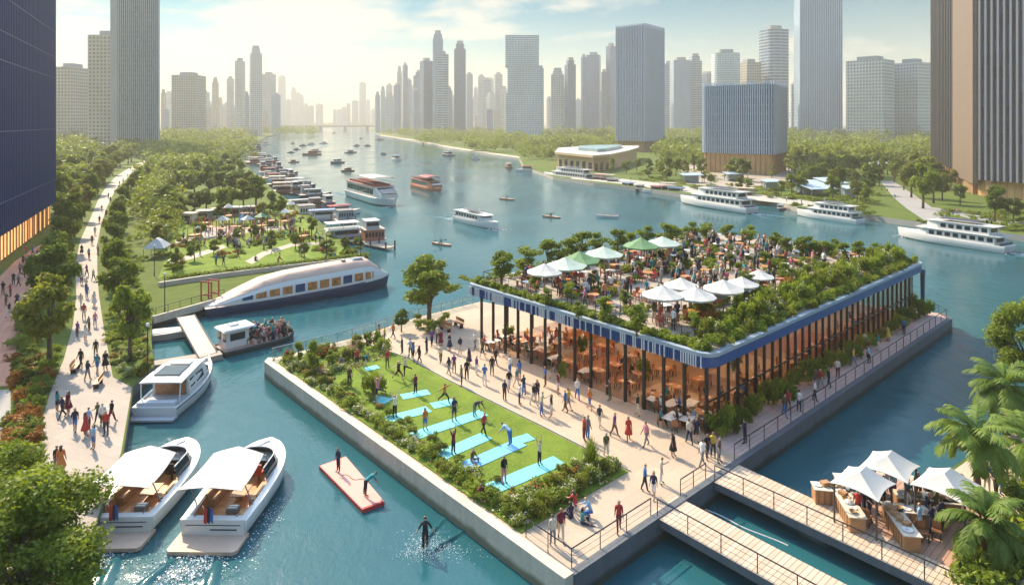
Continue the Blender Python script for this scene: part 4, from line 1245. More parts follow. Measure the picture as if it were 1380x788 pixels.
# yoga mats: (centre line in photo pixels, width m, colour)
MATS_ = [((498, 535), (524, 541), 1.1, 0), ((520, 566), (578, 551), 1.15, 0), ((582, 547), (612, 541), 1.1, 0), ((556, 588), (652, 556), 1.2, 0), ((594, 614), (656, 587), 1.2, 0), ((622, 631), (702, 596), 1.2, 1), ((661, 659), (754, 620), 1.25, 0), ((690, 596), (716, 588), 1.0, 0), ((541, 535), (578, 528), 1.05, 0), ((492, 498), (510, 494), .9, 0)]
for i, (p0, p1, wd, c) in enumerate(MATS_):
    a_, b_ = P(*p0, .06), P(*p1, .06); d = (b_ - a_).normalized(); n_ = Vector((-d.y, d.x, 0)) * wd / 2
    m_ = MB(); K = 8
    rows = [a_.lerp(b_, t / K) + Vector((0, 0, .012 + .006 * math.sin(t * 1.9 + i))) for t in range(K + 1)]
    vs = [r - n_ for r in rows] + [r + n_ for r in rows]; n1 = K + 1
    vs += [v + Vector((0, 0, .02)) for v in vs]; o2 = 2 * n1
    fs = [(o2 + t, o2 + t + 1, o2 + n1 + t + 1, o2 + n1 + t) for t in range(K)] + [(t, o2 + t, o2 + t + 1, t + 1)[::-1] for t in range(K)] + [(n1 + t, n1 + t + 1, o2 + n1 + t + 1, o2 + n1 + t)[::-1] for t in range(K)]
    fs += [(0, n1, o2 + n1, o2), (K, o2 + K, o2 + n1 + K, n1 + K)]
    m_.add(vs, fs)
    lab = ['small cyan mat at the quay side of the second row back', 'cyan mat, third row back, nearer the flower bed', 'short cyan mat end to end with the long one near the plaza', 'longest cyan mat across the middle of the lawn', 'cyan mat just in front of the longest one', 'wide blue-tinted mat, second row from the front', 'front cyan mat nearest the tall grasses', 'stub of cyan mat beside the blue-tinted one', 'cyan mat in the row behind the short pair, near the plaza', 'small cyan mat at the back among the flower beds'][i]
    tag(m_.build('yoga_mat', MATB if c else MATC), lab, 'yoga mat', 'yoga mats on the lawn')
YG = [(509, 541, 'on one leg', 'pink', 'navy'), (532, 563, 'arms overhead', 'white', 'black'), (560, 531, 'standing', 'maroon', 'black'), (599, 543, 'lunging', 'orange', 'black'), (573, 580, 'standing', 'orange', 'blue'), (612, 568, 'arms folded', 'navy', 'navy'), (640, 561, 'bending forward', 'black', 'grey'), (652, 587, 'striding', 'red', 'black'), (611, 613, 'arms overhead', 'maroon', 'navy'), (687, 600, 'bending forward', 'pale blue', 'blue'), (727, 627, 'arms overhead', 'cream', 'black'), (679, 652, 'standing', 'black', 'pink'), (646, 672, 'sitting on the ground', 'maroon', 'brown'), (636, 622, 'sitting on the ground', 'brown', 'grey'), (481, 496, 'standing', 'red', 'black'), (492, 495, 'bending forward', 'teal', 'black'), (522, 497, 'standing', 'red', 'olive'), (537, 512, 'lunging', 'black', 'maroon'), (546, 508, 'on one leg', 'cream', 'black'), (471, 521, 'standing', 'brown', 'black'), (459, 492, 'sitting on the ground', 'grey', 'black')]
for x, y, ps_, t, bt in YG:
    person(P(x, y, .06) + Vector((0, 0, .03)), 'on the yoga lawn', 'people doing yoga', ps_, rp.choice([-2.2, -2.5, 0.9]), t, bt, rg=rp, gown=False)
# park people
for i in range(48):
    x, y = rp.uniform(246, 452), rp.uniform(290, 364)
    if x > 400 and y < 318 or x < 262 and y > 340 and rp.random() < .4:
        x = rp.uniform(280, 400)
    person(P(x, y), 'on the park lawn', 'people in the park', rp.choice(['standing', 'standing', 'walking', 'strolling', 'sitting on the ground', 'waving', 'lunging']), rg=rp)
# ------------------------------------------------------------------ glass pavilion with a roof garden
A0, A1, B0, B1, ZC, ZR = 18.0, 61.0, 3.3, 28.8, 5.1, 6.0


def rrect(a0, a1, b0, b1, r, n=5):
    out = []
    for cx, cy_, t0 in ((a1 - r, b1 - r, 0), (a0 + r, b1 - r, 90), (a0 + r, b0 + r, 180), (a1 - r, b0 + r, 270)):
        for k in range(n + 1):
            t = R(t0 + 90 * k / n); out.append((cx + r * math.cos(t), cy_ + r * math.sin(t)))
    return out


pav = empty('pavilion', I(A0, B0), 0)
pav.matrix_world = Matrix.Translation(I(A0, B0))
off = -I(A0, B0)


def pbuild(mb, name, m, parent=None, smooth=False):
    mb.v = [(x + off.x, y + off.y, z) for x, y, z in mb.v]
    return mb.build(name, m, parent or pav, smooth)


tag(pav, 'large open-sided glass restaurant pavilion with blue fascia and planted roof terrace', 'pavilion')
RO = rrect(A0 - 1.2, A1 + .7, B0 - .9, B1 + .8, 1.1)
b = MB(); b.prism([I(*p) for p in RO], ZC, ZR, 0, 1, 2); pbuild(b, 'roof', [BLUEP, M['roof_paving'], WOODW])
RI = rrect(A0 - 1.26, A1 + .76, B0 - .96, B1 + .86, 1.14)
RJ = rrect(A0 - .85, A1 + .35, B0 - .55, B1 + .45, .8)
b = MB()                                               # white coping round the edge
for ro, z in ((RI, ZR - .16), (RI, ZR + .10), (RJ, ZR + .10), (RJ, ZR + .02)):
    b.v.extend([tuple(I(*p, z)) for p in ro])
n_ = len(RI)
for k in range(3):
    for i in range(n_):
        j = (i + 1) % n_
        b.f.append((k * n_ + i, k * n_ + j, (k + 1) * n_ + j, (k + 1) * n_ + i)); b.m.append(0); b.u.append(None)
pbuild(b, 'coping', mat('coping', (.30, .36, .42), .4, .1))
b = MB()                                               # upright blades on the front fascia
k = B0 - .4
while k < B1 + .4:
    b.box(I(A0 - 1.26, k, ZR - .55), (.10, .07, .78), UANG, 0 if rg.random() < .55 else 1); k += .2
pbuild(b, 'fascia_slat', [mat('fascia_white', (.62, .66, .72), .4, .08), BLUEP])
# columns on the open front and back, mullions and glass on the right and the end
for i in range(15):
    bb = B0 + .15 + i * (B1 - B0 - .3) / 14
    b = MB(); b.box(I(A0, bb, ZC / 2), (.2, .2, ZC), UANG); pbuild(b, 'column', DARKM)
for i in range(8):
    bb = B0 + .15 + i * (B1 - B0 - .3) / 7
    b = MB(); b.box(I(A1, bb, ZC / 2), (.16, .16, ZC), UANG); pbuild(b, 'column', DARKM)
NM = 32
for i in range(1, NM):
    aa = A0 + i * (A1 - A0) / NM
    b = MB(); b.box(I(aa, B0, ZC / 2), (.13, .2, ZC), UANG); pbuild(b, 'mullion', DARKM)
for i in range(1, 12):
    aa = A0 + i * (A1 - A0) / 12
    b = MB(); b.box(I(aa, B1, ZC / 2), (.16, .16, ZC), UANG); pbuild(b, 'column', DARKM)
b = MB(); b.box(I((A0 + A1) / 2, B0 - .02, 2.35), (A1 - A0, .09, .12), UANG); pbuild(b, 'transom', DARKM)
b = MB(); b.add([I(A0, B0 + .06, .05), I(A1, B0 + .06, .05), I(A1, B0 + .06, ZC), I(A0, B0 + .06, ZC)], [(0, 1, 2, 3)]); pbuild(b, 'glass_wall', M['pavilion_glass'])
b = MB(); b.add([I(A1 - .05, B0, .05), I(A1 - .05, B1, .05), I(A1 - .05, B1, ZC), I(A1 - .05, B0, ZC)], [(0, 1, 2, 3)]); pbuild(b, 'glass_wall', M['pavilion_glass'])
# rounded blue end post that turns the fascia down to the walkway
b = MB(); b.tube([I(A1 + .62, B0 - .75, z) for z in (0, 2, 4.6, 5.2)], [.2, .2, .24, .3], 12); pbuild(b, 'end_post', NAVY, None, True)
b = MB(); b.prism([I(*p) for p in rrect(A0 + .1, A1 - .1, B0 + .12, B1 - .1, .1, 1)], -.01, .05, 0); pbuild(b, 'floor', M['floor_boards'])
b = MB(); b.prism([I(*p) for p in [(37, 15), (54, 15), (54, 23), (37, 23)]], .05, ZC - .002, 0); pbuild(b, 'kitchen_core', mat('oak_panel', (.34, .22, .13), .5, .4, .4))
b = MB(); b.prism([I(*p) for p in [(24, 22.5), (31, 22.5), (31, 23.2), (24, 23.2)]], .05, 1.2, 0); pbuild(b, 'bar_counter', TEAK)
for i, (a0, a1, b0, b1) in enumerate([(19.2, 23.4, 5, 11), (19.6, 25, 13.5, 18.5), (20, 27, 21, 26.5), (28, 35, 5, 9.5), (38, 46, 5, 9), (48, 57, 5.2, 9.4)]):
    b = MB(); b.prism([I(*p) for p in ((a0, b0), (a1, b0), (a1, b1), (a0, b1))], .052, .066, 0); pbuild(b, 'floor_inlay', [mat('inlay_tan', (.5, .36, .24), .7, .2), mat('inlay_terracotta', (.36, .15, .08), .7, .2), mat('inlay_grey', (.34, .31, .28), .7, .2)][i % 3])
for i, (a_, b_) in enumerate([(22.5, 12.3), (27, 11), (30, 8), (27.5, 19.5), (23, 19.6), (33, 12), (45, 11), (57, 12), (20.5, 27.5), (31, 27)]):
    shrub('green', I(a_, b_, .05), .7, 1.9, 'dark green indoor plant between the tables of the pavilion', 'indoor plants of the pavilion')
LAMP = mat('lamp_glow', (1.0, .70, .42), .5, 0, emit=26.0)
lamp_m = MB().lathe([(.02, .5), (.03, .12), (.34, 0), (.30, -.05), (.02, -.05)], (0, 0, 0), 10).mesh('pendant_lamp', LAMP)
for i in range(9):
    for j in range(5):
        a_, b_ = 20.5 + i * 4.6, 6 + j * 4.7
        if 32.5 < a_ < 56.5 and 13.5 < b_ < 24.5:
            continue
        hang(pav, [('pendant_lamp', lamp_m, None, I(a_, b_, ZC - .55) + off)])

# furniture kinds
def table_kind(w=1.3, d=.8, m=TEAK, cloth=None):
    b = MB(); b.box((0, 0, .74), (w, d, .05)); t = b.mesh('table_top', cloth or m)
    lg = MB().box((0, 0, .36), (.07, .07, .71)).mesh('leg', m)
    out = [('table_top', t)]
    for sx in (-1, 1):
        for sy in (-1, 1):
            out.append(('leg', lg, None, (sx * (w / 2 - .08), sy * (d / 2 - .08), 0)))
    pl = MB()
    for sx in (-.3, .3):
        pl.lathe([(.01, .0), (.12, .005), (.14, .025), (.02, .02)], (sx * w * .8, .12 * (1 if sx > 0 else -1), .768), 8)
    out.append(('plate_setting', pl.mesh('plate_setting', WHITE)))
    return out


def table_simple(m, r=.55):
    b = MB(); b.lathe([(.28, .02), (.05, .06), (.04, .7), (r, .71), (r, .76), (.01, .765)], (0, 0, 0), 10)
    return b.mesh('cafe_table', m)


def chair_kind(m, ml=None):
    s_ = MB().box((0, 0, .45), (.44, .44, .05)).mesh('seat', m)
    bk = MB().box((0, -.2, .72), (.42, .04, .42)).mesh('backrest', m)
    lg = MB().box((0, 0, .215), (.045, .045, .43)).mesh('leg', ml or DARKM)
    return [('seat', s_), ('backrest', bk)] + [('leg', lg, None, (x, y, 0)) for x in (-.19, .19) for y in (-.19, .19)]


def chair_one(m):
    b = MB(); b.box((0, 0, .45), (.46, .46, .05)); b.box((0, -.2, .72), (.44, .05, .46))
    for x in (-.19, .19):
        for y in (-.19, .19):
            b.box((x, y, .215), (.05, .05, .43))
    return b.mesh('chair', m)


TW, TC = table_kind(), table_kind(1.5, .85, TEAK, mat('table_linen', (.72, .68, .6), .8, .05))
ROUNDT = table_simple(TEAK); ROUNDW = table_simple(mat('table_white', (.7, .68, .64), .5, .05))
CH1 = chair_kind(mat('chair_wood', (.32, .13, .05), .55, .2)); CHO = chair_one(mat('chair_rust', (.36, .10, .05), .6, .25)); CHR = chair_one(mat('chair_red', (.42, .06, .06), .6, .2)); CHG = chair_one(mat('chair_dark', (.06, .05, .05), .6, .2))
rt = random.Random(31)


def seated(tb, z, place, grp, rg, n, chair, chl, chg, r=.78, full=.6):
    for k in range(n):
        t = 6.283 * k / n + .4
        q = tb + Vector((math.cos(t) * r, math.sin(t) * r, 0)); q.z = z
        spawn('chair', chair, chl, 'chair', q, t + math.pi / 2, 1, chg)
        if rg.random() < full:
            person(q + Vector((math.cos(t) * .02, math.sin(t) * .02, 0)), place, grp, 'sitting', t + math.pi / 2, rg=rg, gown=False, s=1.0)


# ground floor: tables near the open front and the glass
spots = []
for i in range(7):
    for j in range(3):
        spots.append((19.6 + j * 2.5 + rt.uniform(-.3, .3), 5.2 + i * 3.3 + rt.uniform(-.4, .4)))
for i in range(11):
    spots.append((28 + i * 3.0, 5.3 + rt.uniform(-.3, .6)))
for i, (a_, b_) in enumerate(spots):
    q = I(a_, b_, .05)
    spawn('dining_table', TW, 'brown dining table with white plates standing inside the glass pavilion', 'table', q, UANG + rt.choice([0, 1.57]), 1, 'dining tables inside the pavilion')
    seated(q, .05, 'at a table inside the pavilion', 'diners inside the pavilion', rt, 3, CH1 if i < 14 else CHO, 'brown wooden chair at a dining table inside the pavilion', 'chairs inside the pavilion', .85, .32)
# terrace tables in front of the near corner and along the front
for i, (x, y) in enumerate([(883, 548), (905, 556), (930, 556), (906, 574), (950, 572), (928, 576), (700, 470), (722, 480), (682, 462), (748, 492), (664, 470), (790, 510)]):
    q = P(x, y, 0)
    spawn('terrace_table', TC, 'terrace table under pale linen at the open front of the pavilion', 'table', q, UANG + rt.uniform(-.2, .2), 1, 'terrace tables before the pavilion')
    for k in range(4):
        t = UANG + [.75, 2.4, 3.9, 5.5][k]; c_ = q + Vector((math.cos(t) * .85, math.sin(t) * .85, 0))
        spawn('chair', CH1, 'wooden chair beside a linen-covered terrace table before the pavilion', 'chair', c_, t + math.pi / 2, 1, 'chairs on the terrace')
        if k == 1:
            person(c_, 'at a terrace table', 'people on the terrace', 'sitting', t + math.pi / 2, rg=rt, gown=False, s=1)
# corner planting beside the pavilion and along the pink walkway
for i in range(30):
    a_ = A0 + .2 + i * 1.45
    k = rt.choice(['green', 'green', 'bright', 'olive'])
    shrub(k, I(a_, B0 - .62 + rt.uniform(-.1, .1), 0), rt.uniform(.85, 1.2), rt.uniform(1.1, 2.2), f'{SLOOK[k]} against the glass side of the pavilion on the pink walkway', f'{k} shrubs along the glass side')
for x, y, r, h, k in ((985, 585, .8, 2.2, 'bright'), (1000, 580, .8, 1.6, 'green'), (973, 592, .5, 1.1, 'bright'), (1052, 548, 1.3, 2.6, 'green'), (760, 512, .5, 1.7, 'bright'), (1246, 425, 1.1, 2.0, 'green'), (1236, 418, 1.0, 2.4, 'green')):
    q = P(x, y) - CO
    shrub(k, I(min(61.6, q.dot(UA)), q.dot(VB)) if y < 500 else P(x, y), r, h, f'{SLOOK[k]} alone at the foot of the pavilion, {ORD[[985, 1000, 973, 1052, 760, 1246, 1236].index(x)]} of seven', 'large shrubs at the foot of the pavilion')

# ------------------------------------------------------------------ roof garden
ZT = ZR + .02


def RP(px, py, z=ZT):
    return P(px, py, z)


edge = []
for i in range(52):      # front edge band (short plants)
    edge.append((A0 - .4 + rt.uniform(-.1, .15), B0 + i * .5, rt.uniform(.45, .65), rt.uniform(.45, .8), 'bright' if i % 3 else 'green'))
shrubbery('roof_edge_planting', [(LM[k], I(a_, b_, ZT), r, h) for a_, b_, r, h, k in edge], 62, 300, .075)
side = []
for i in range(64):      # long right edge: tall mixed planting
    a_ = A0 - .3 + i * .68
    side.append((a_, B0 + rt.uniform(-.35, .2), rt.uniform(.55, .8), rt.uniform(.6, 1.1), rt.choice(['green', 'bright', 'olive'])))
    if i > 1:
        side.append((a_ + .3, B0 + rt.uniform(.7, 2.1), rt.uniform(.7, 1.1), rt.uniform(1.2, 2.3), rt.choice(['bright', 'olive', 'bright', 'bright', 'white'])))
    if i > 1 and i % 2 and rt.random() < .8:
        side.append((a_, B0 + rt.uniform(2.0, 4.2), rt.uniform(.7, 1.0), rt.uniform(1.1, 2.1), rt.choice(['bright', 'olive', 'bright', 'rust' if i % 4 == 3 and i < 30 else 'olive'])))
low = [q for q in side if q[3] < 1.1]
shrubbery('roof_side_planting', [(LM[k], I(a_, b_, ZT), r, h) for a_, b_, r, h, k in low], 63, 380, .085)
for a_, b_, r, h, k in [q for q in side if q[3] >= 1.1]:
    shrub(k, I(a_, b_, ZT), r, h, f'{SLOOK[k]} in the tall planting along the plain blue roof edge', f'{k} shrubs of the tall roof planting')
ground_cover('roof_ground_cover', [(I(A0 - .5 + rt.uniform(-.1, .5), B0 - .3 + i * .3), .4) for i in range(97)] + [(I(A0 + i * .42, B0 - .2 + rt.uniform(-.1, 3.2)), .55) for i in range(102)], 15000, .085, [M['leaf_bright'], M['leaf'], M['leaf_olive']], .5, ZT, .3, 6)
balustrade('thin dark railing behind the planting strip at the front of the roof terrace', [I(A0 + .35, B0 + .5, ZT), I(A0 + .35, B1, ZT), I(A0 + 6, B1 + .2, ZT)], 1.05, 2.0, 2)
for i, (x, y, t, k) in enumerate([(676, 384, 338, 'round'), (708, 372, 329, 'small'), (738, 362, 321, 'small'), (754, 358, 326, 'small'), (768, 354, 318, 'small'), (785, 350, 311, 'small'), (806, 347, 311, 'small'), (832, 340, 306, 'small'), (850, 338, 312, 'small'), (870, 334, 302, 'small'), (896, 330, 298, 'small'), (910, 329, 304, 'small'), (932, 327, 297, 'small'), (955, 327, 298, 'small'), (981, 328, 302, 'small'), (1010, 330, 302, 'small'), (1044, 340, 311, 'bright'), (1086, 352, 316, 'round'), (1060, 345, 318, 'small'), (1112, 354, 322, 'bright'), (1136, 352, 326, 'small'), (1158, 350, 322, 'bright'), (1180, 350, 326, 'small'), (1200, 350, 331, 'bright'), (1098, 340, 322, 'small'), (1126, 340, 322, 'small')]):
    pt_tree(k, x, y, t, f'{ORD[i]} of the small trees around the far rim of the roof terrace', 'roof terrace trees', 1.3 if k != 'small' else 1.6, ZT)
for i, (x, y, t) in enumerate([(858, 452, 406), (815, 433, 396), (936, 452, 420), (902, 348, 330), (905, 372, 351), (984, 365, 340), (1060, 388, 352), (1005, 400, 362), (1088, 385, 355), (842, 416, 388), (770, 410, 378), (722, 398, 370), (800, 388, 362), (880, 410, 385), (940, 366, 345), (960, 352, 332), (860, 372, 350), (1030, 362, 338), (925, 340, 322), (1046, 372, 346), (985, 350, 330), (780, 432, 404), (735, 412, 386), (828, 356, 336)]):
    pt_tree('small', x, y, t, f'{ORD[i]} of the potted trees standing among the roof tables', 'potted trees among the roof tables', 1.3, ZT)


def umbrella_kind(r, h, m, sides=8, rise=.75, pole=None):
    b = MB()
    prof = [(r, 0), (r * .99, -.12), (r, 0.0), (r * .62, rise * .33), (r * .28, rise * .72), (.03, rise)]
    rings = []
    for rr, z in [(r * .97, -.16), (r, 0)] + [(r * .64, rise * .30), (r * .3, rise * .66), (.03, rise)]:
        rings.append([(rr * math.cos(t) * (1 if k % 2 == 0 else .955), rr * math.sin(t) * (1 if k % 2 == 0 else .955), h + z - (.05 * rr / r if k % 2 else 0)) for k, t in enumerate([6.2832 * q / (2 * sides) for q in range(2 * sides)])])
    b.loft(rings, 0, False)
    cp = b.mesh('canopy', m, False)
    p = MB().tube([(0, 0, 0), (0, 0, h + rise + .1)], .045, 8).mesh('pole', pole or TEAK)
    bs = MB().lathe([(.36, 0), (.36, .08), (.06, .12)], (0, 0, 0), 12, 0, True).mesh('base', GREYM)
    fin = MB().lathe([(.05, 0), (.06, .06), (.01, .14)], (0, 0, h + rise), 8, 0, True).mesh('finial', pole or TEAK)
    return [('canopy', cp), ('pole', p, [('finial', fin)]), ('base', bs)]


UW = umbrella_kind(1.7, 2.3, CANVAS)
WHERE = ['front-most white umbrella at the plaza end of the roof cluster', 'white umbrella second along the front of the roof cluster', 'white umbrella behind the front pair on the roof', 'white umbrella in the middle of the roof cluster', 'white umbrella fourth along the cluster, before the last', 'furthest white umbrella of the roof cluster, a little apart', 'small white umbrella squeezed in the front row of the roof cluster']
for i, (x, y, s) in enumerate([(893, 395, 1), (938, 397, .95), (918, 383, .9), (975, 387, 1.0), (1000, 381, .85), (1023, 371, .8), (962, 395, .72)]):
    q = P(x, y, ZT + 2.4 * s)
    spawn('umbrella', UW, WHERE[i], 'umbrella', (q.x, q.y, ZT), rt.uniform(0, 1), s, 'white umbrellas on the roof')
UG, UP = umbrella_kind(2.1, 2.5, GCANVAS, 4, .9), umbrella_kind(2.1, 2.5, PCANVAS, 4, .8)
for i, (x, y, k, lab) in enumerate([(734, 357, UW, 'white umbrella behind the planting near the roof corner'), (762, 352, UP, 'pale green canopy next to the white one near the roof corner'), (781, 345, UG, 'green four-sided canopy next to the pale one on the roof'), (814, 337, UP, 'pale green canopy standing alone before the rim trees'), (864, 326, UG, 'green four-sided canopy half hidden under the rim trees'), (893, 323, UP, 'pale green canopy furthest along the far rim')]):
    q = P(x, y, ZT + 2.9)
    spawn('umbrella', k, lab, 'umbrella', (q.x, q.y, ZT), rt.uniform(0, 1), 1, 'canopies by the far rim')
pl_ = []
for i in range(80):
    a_, b_ = rt.uniform(A0 + 1.5, A1 - 2), rt.uniform(B0 + 4.2, B1 - 1.2)
    for k in range(3):
        pl_.append((LM[rt.choice(['bright', 'green', 'olive', 'bright'])], I(a_ + rt.uniform(-1.0, 1.0), b_ + rt.uniform(-.5, .5), ZT), rt.uniform(.5, .8), rt.uniform(.5, 1.0)))
for i in range(34):
    pl_.append((LM[rt.choice(['bright', 'green', 'olive'])], I(A0 + .3 + i * 1.25, B1 + rt.uniform(-.6, .1), ZT), rt.uniform(.7, 1.0), rt.uniform(.7, 1.5)))
shrubbery('roof_planters', pl_, 64, 260, .09)
# roof tables, chairs and guests
rspots = []
tries = 0
while len(rspots) < 62 and tries < 4000:
    tries += 1
    a_, b_ = rt.uniform(A0 + 1.6, A1 - 3), rt.uniform(B0 + 4.5, B1 - 2.0)
    if 25 < a_ < 32 and 10 < b_ < 20 and rt.random() < .9:
        continue
    if all((a_ - x) ** 2 + (b_ - y) ** 2 > 2.6 ** 2 for x, y in rspots):
        rspots.append((a_, b_))
rspots.sort()
nseat = 0
for i, (a_, b_) in enumerate(rspots):
    q = I(a_, b_, ZT)
    spawn('cafe_table', ROUNDW if i % 3 == 0 else ROUNDT, f'round {"white" if i % 3 == 0 else "wooden"} table with guests on the crowded roof terrace', 'table', q, 0, 1, f'{"white" if i % 3 == 0 else "wooden"} tables on the roof terrace')
    ck = rt.choice([CHO, CHO, CHR, CHG]); cn = {id(CHO): 'rust brown', id(CHR): 'red', id(CHG): 'dark'}[id(ck)]
    for k in range(4):
        t = 6.283 * k / 4 + .4 + i
        c_ = q + Vector((math.cos(t) * .85, math.sin(t) * .85, 0))
        if nseat < 124:
            spawn('chair', ck, f'{cn} chair at a table on the crowded roof terrace', 'chair', c_, t + math.pi / 2, 1, f'{cn} chairs on the roof terrace'); nseat += 1
for i in range(24):
    a_, b_ = rt.uniform(A0 + 1.2, A0 + 9), rt.uniform(B0 + 4, B1 - 2)
    person(I(a_, b_, ZT), 'on the roof terrace', 'guests on the roof terrace', rg=rt)
# the packed crowd of guests further back: one mass
lo, _i = person_mesh('crowd_person', POSE['standing'], 0, 0); ls, _i = person_mesh('crowd_person', POSE['sitting'], 0, 0)


def crowd_mat(name, cols):
    m, nt, out = nodes_of(name); g = N(nt, 'ShaderNodeNewGeometry'); cr = N(nt, 'ShaderNodeValToRGB'); cr.color_ramp.interpolation = 'CONSTANT'
    L(nt, g.outputs['Random Per Island'], cr.inputs[0])
    while len(cr.color_ramp.elements) < len(cols):
        cr.color_ramp.elements.new(.5)
    for k, c in enumerate(cols):
        cr.color_ramp.elements[k].position = k / len(cols); cr.color_ramp.elements[k].color = (*c, 1)
    b = N(nt, 'ShaderNodeBsdfPrincipled'); b.inputs['Roughness'].default_value = .8
    L(nt, cr.outputs[0], b.inputs['Base Color']); L(nt, b.outputs[0], out.inputs[0])
    return m


CT = crowd_mat('crowd_tops', [(.6, .58, .55), (.02, .02, .02), (.02, .03, .08), (.4, .05, .04), (.03, .2, .2), (.45, .2, .08), (.3, .3, .3), (.5, .1, .15), (.02, .02, .03), (.55, .48, .35)])
CB = crowd_mat('crowd_bottoms', [(.02, .02, .03), (.1, .1, .11), (.02, .03, .07), (.3, .25, .18), (.01, .01, .01)])


def crowd(name, spots, rg):
    Vv, Ff, Mi = [], [], []
    for p, rz, sit in spots:
        me = ls if sit else lo
        Rm = Matrix.Translation(p) @ Matrix.Rotation(rz, 4, 'Z'); base = len(Vv)
        Vv += [tuple(Rm @ v.co) for v in me.vertices]
        Ff += [tuple(base + k for k in f.vertices) for f in me.polygons]; Mi += [f.material_index for f in me.polygons]
    me = bpy.data.meshes.new(name); me.from_pydata(Vv, [], Ff)
    for m in (SKIN[0], CT, CB, HAIR['dark'], CLOTH['black'], SKIN[1]):
        me.materials.append(m)
    me.polygons.foreach_set('material_index', Mi); me.polygons.foreach_set('use_smooth', [True] * len(Ff))
    return struct(link(bpy.data.objects.new(name, me)), 'stuff')


sp = []
for i in range(230):
    a_, b_ = rt.uniform(A0 + 3, A1 - 3), rt.uniform(B0 + 4.5, B1 - 1.6)
    if 25 < a_ < 31 and 11 < b_ < 19 and rt.random() < .8:
        continue
    sp.append((I(a_, b_, ZT), rt.uniform(0, 6.28), rt.random() < .35))
crowd('crowd', sp, rt)
# ------------------------------------------------------------------ boats
def outline(Lh, B, tb=.45, p=2.0, st=.86, n=16, q=1.0):
    """plan of a hull, stern at -y, bow at +y, counter-clockwise"""
    r = []
    for i in range(n + 1):
        t = i / n
        w_ = B / 2 * (st + (1 - st) * min(1, t / .3))
        if t > tb:
            w_ *= max(0.0, 1 - ((t - tb) / (1 - tb)) ** p) ** q
        r.append((max(w_, .015 * B), (t - .5) * Lh))
    return r + [(-x, y) for x, y in r[::-1]]


def ring(ol, z, sx=1.0, sy=1.0, sheer=0.0, Lh=1.0, dy=0.0, ins=0.0):
    out = []
    for x, y in ol:
        k = 1.0
        if ins:
            x = math.copysign(max(.02, abs(x) - ins), x); y = y * (1 - 2 * ins / Lh)
        t = y / Lh + .5
        out.append((x * sx, y * sy + dy, z + sheer * t * t))
    return out


def hull(Lh, B, z0, z1, mats, tb=.45, p=2.0, st=.86, sheer=.3, flare=.82, stripe=None, deck=None, floor=None, rim=.0, q=1.0):
    """closed hull; with floor: an open well inside a rim. material slots: 0 side, 1 lower band, 2 deck or floor"""
    ol = outline(Lh, B, tb, p, st, q=q)
    b = MB()
    zm = stripe if stripe is not None else z0 + (z1 - z0) * .3
    rs_ = [ring(ol, z0, flare * .8, .93, 0, Lh), ring(ol, z0 + (zm - z0) * .5, flare * .93, .96, sheer * .1, Lh), ring(ol, zm, flare * 1.02, .975, sheer * .3, Lh), ring(ol, z1 - .06, 1, 1, sheer, Lh), ring(ol, z1, .985, .995, sheer, Lh)]
    ms = [1, 1, 0, 0]
    if floor is None:
        b.loft(rs_, ms, True, mcap=2)
    else:
        rs_ += [ring(ol, z1 + .02, 1, 1, sheer, Lh, 0, rim), ring(ol, floor, 1, 1, sheer * .25, Lh, 0, rim + .06)]
        b.loft(rs_, ms + [0, 2], True, mcap=2)
    return b.mesh('hull', mats, False)


def wake(loc, rz, Lw, W, seed, label=None):
    """ruffled water and foam astern, as low ridges on the surface"""
    rs = np.random.RandomState(seed); b = MB()
    nx, ny = 26, 30; vs = []
    Rm = Matrix.Rotation(rz, 3, 'Z')
    for j in range(ny + 1):
        t = j / ny
        for i in range(nx + 1):
            s = (i / nx - .5) * 2
            wd = W * (.55 + .9 * t)
            z = .012 + .22 * (1 - t) * max(0, math.cos((abs(s) - .72) * 9)) * (abs(s) < .95) * (abs(s) > .5) + .05 * (1 - t) * math.sin(t * 26 + s * 4) * (1 - s * s) + .02 * rs.normal() * (1 - t)
            e_ = min(1, (1 - abs(s)) * 6) * min(1, t * 8 + .2) * min(1, (1 - t) * 5)
            v = Rm @ Vector((s * wd, -t * Lw, 0)); vs.append((v.x, v.y, z * e_ - .02 * (1 - e_)))
    b.add(vs, [(j * (nx + 1) + i, j * (nx + 1) + i + 1, (j + 1) * (nx + 1) + i + 1, (j + 1) * (nx + 1) + i) for j in range(ny) for i in range(nx)])
    o = b.build('wake', M['water'], None, True, (loc[0], loc[1], WATER + .004)); struct(o)
    if o.data.polygons[0].normal.z < 0:
        o.data.flip_normals()


def spray(name, loc, n, rx, ry, h, size, seed, rz=0):
    rs = np.random.RandomState(seed)
    u = rs.normal(size=(n, 3)) * np.array([rx, ry, 0]); u[:, 2] = np.abs(rs.normal(size=n)) * h * np.exp(-(u[:, 0] / rx) ** 2 / 3)
    c_, s_ = math.cos(rz), math.sin(rz)
    c = np.stack([u[:, 0] * c_ - u[:, 1] * s_, u[:, 0] * s_ + u[:, 1] * c_, u[:, 2] + .015], 1) + np.array(loc)
    t = rs.normal(size=(n, 3)); t[:, 2] *= .3; t /= np.linalg.norm(t, axis=1)[:, None]
    bt = np.cross(t, rs.normal(size=(n, 3))); bt /= np.linalg.norm(bt, axis=1)[:, None]
    s = size * rs.uniform(.3, 1.4, n)[:, None]
    V = np.stack([c - t * s, c + bt * s * .7, c + t * s, c - bt * s * .7], 1)
    V[:, :, 2] = np.maximum(V[:, :, 2], WATER + .012)
    return struct(link(bpy.data.objects.new(name, quads_mesh(name, V, FOAM))), 'stuff')


FOAM = mat('foam_white', (.8, .84, .85), .6, .04)
HB = [WHITE, NAVY, TAN]


def heading(p, q):
    d = q - p
    return math.atan2(-d.x, d.y)


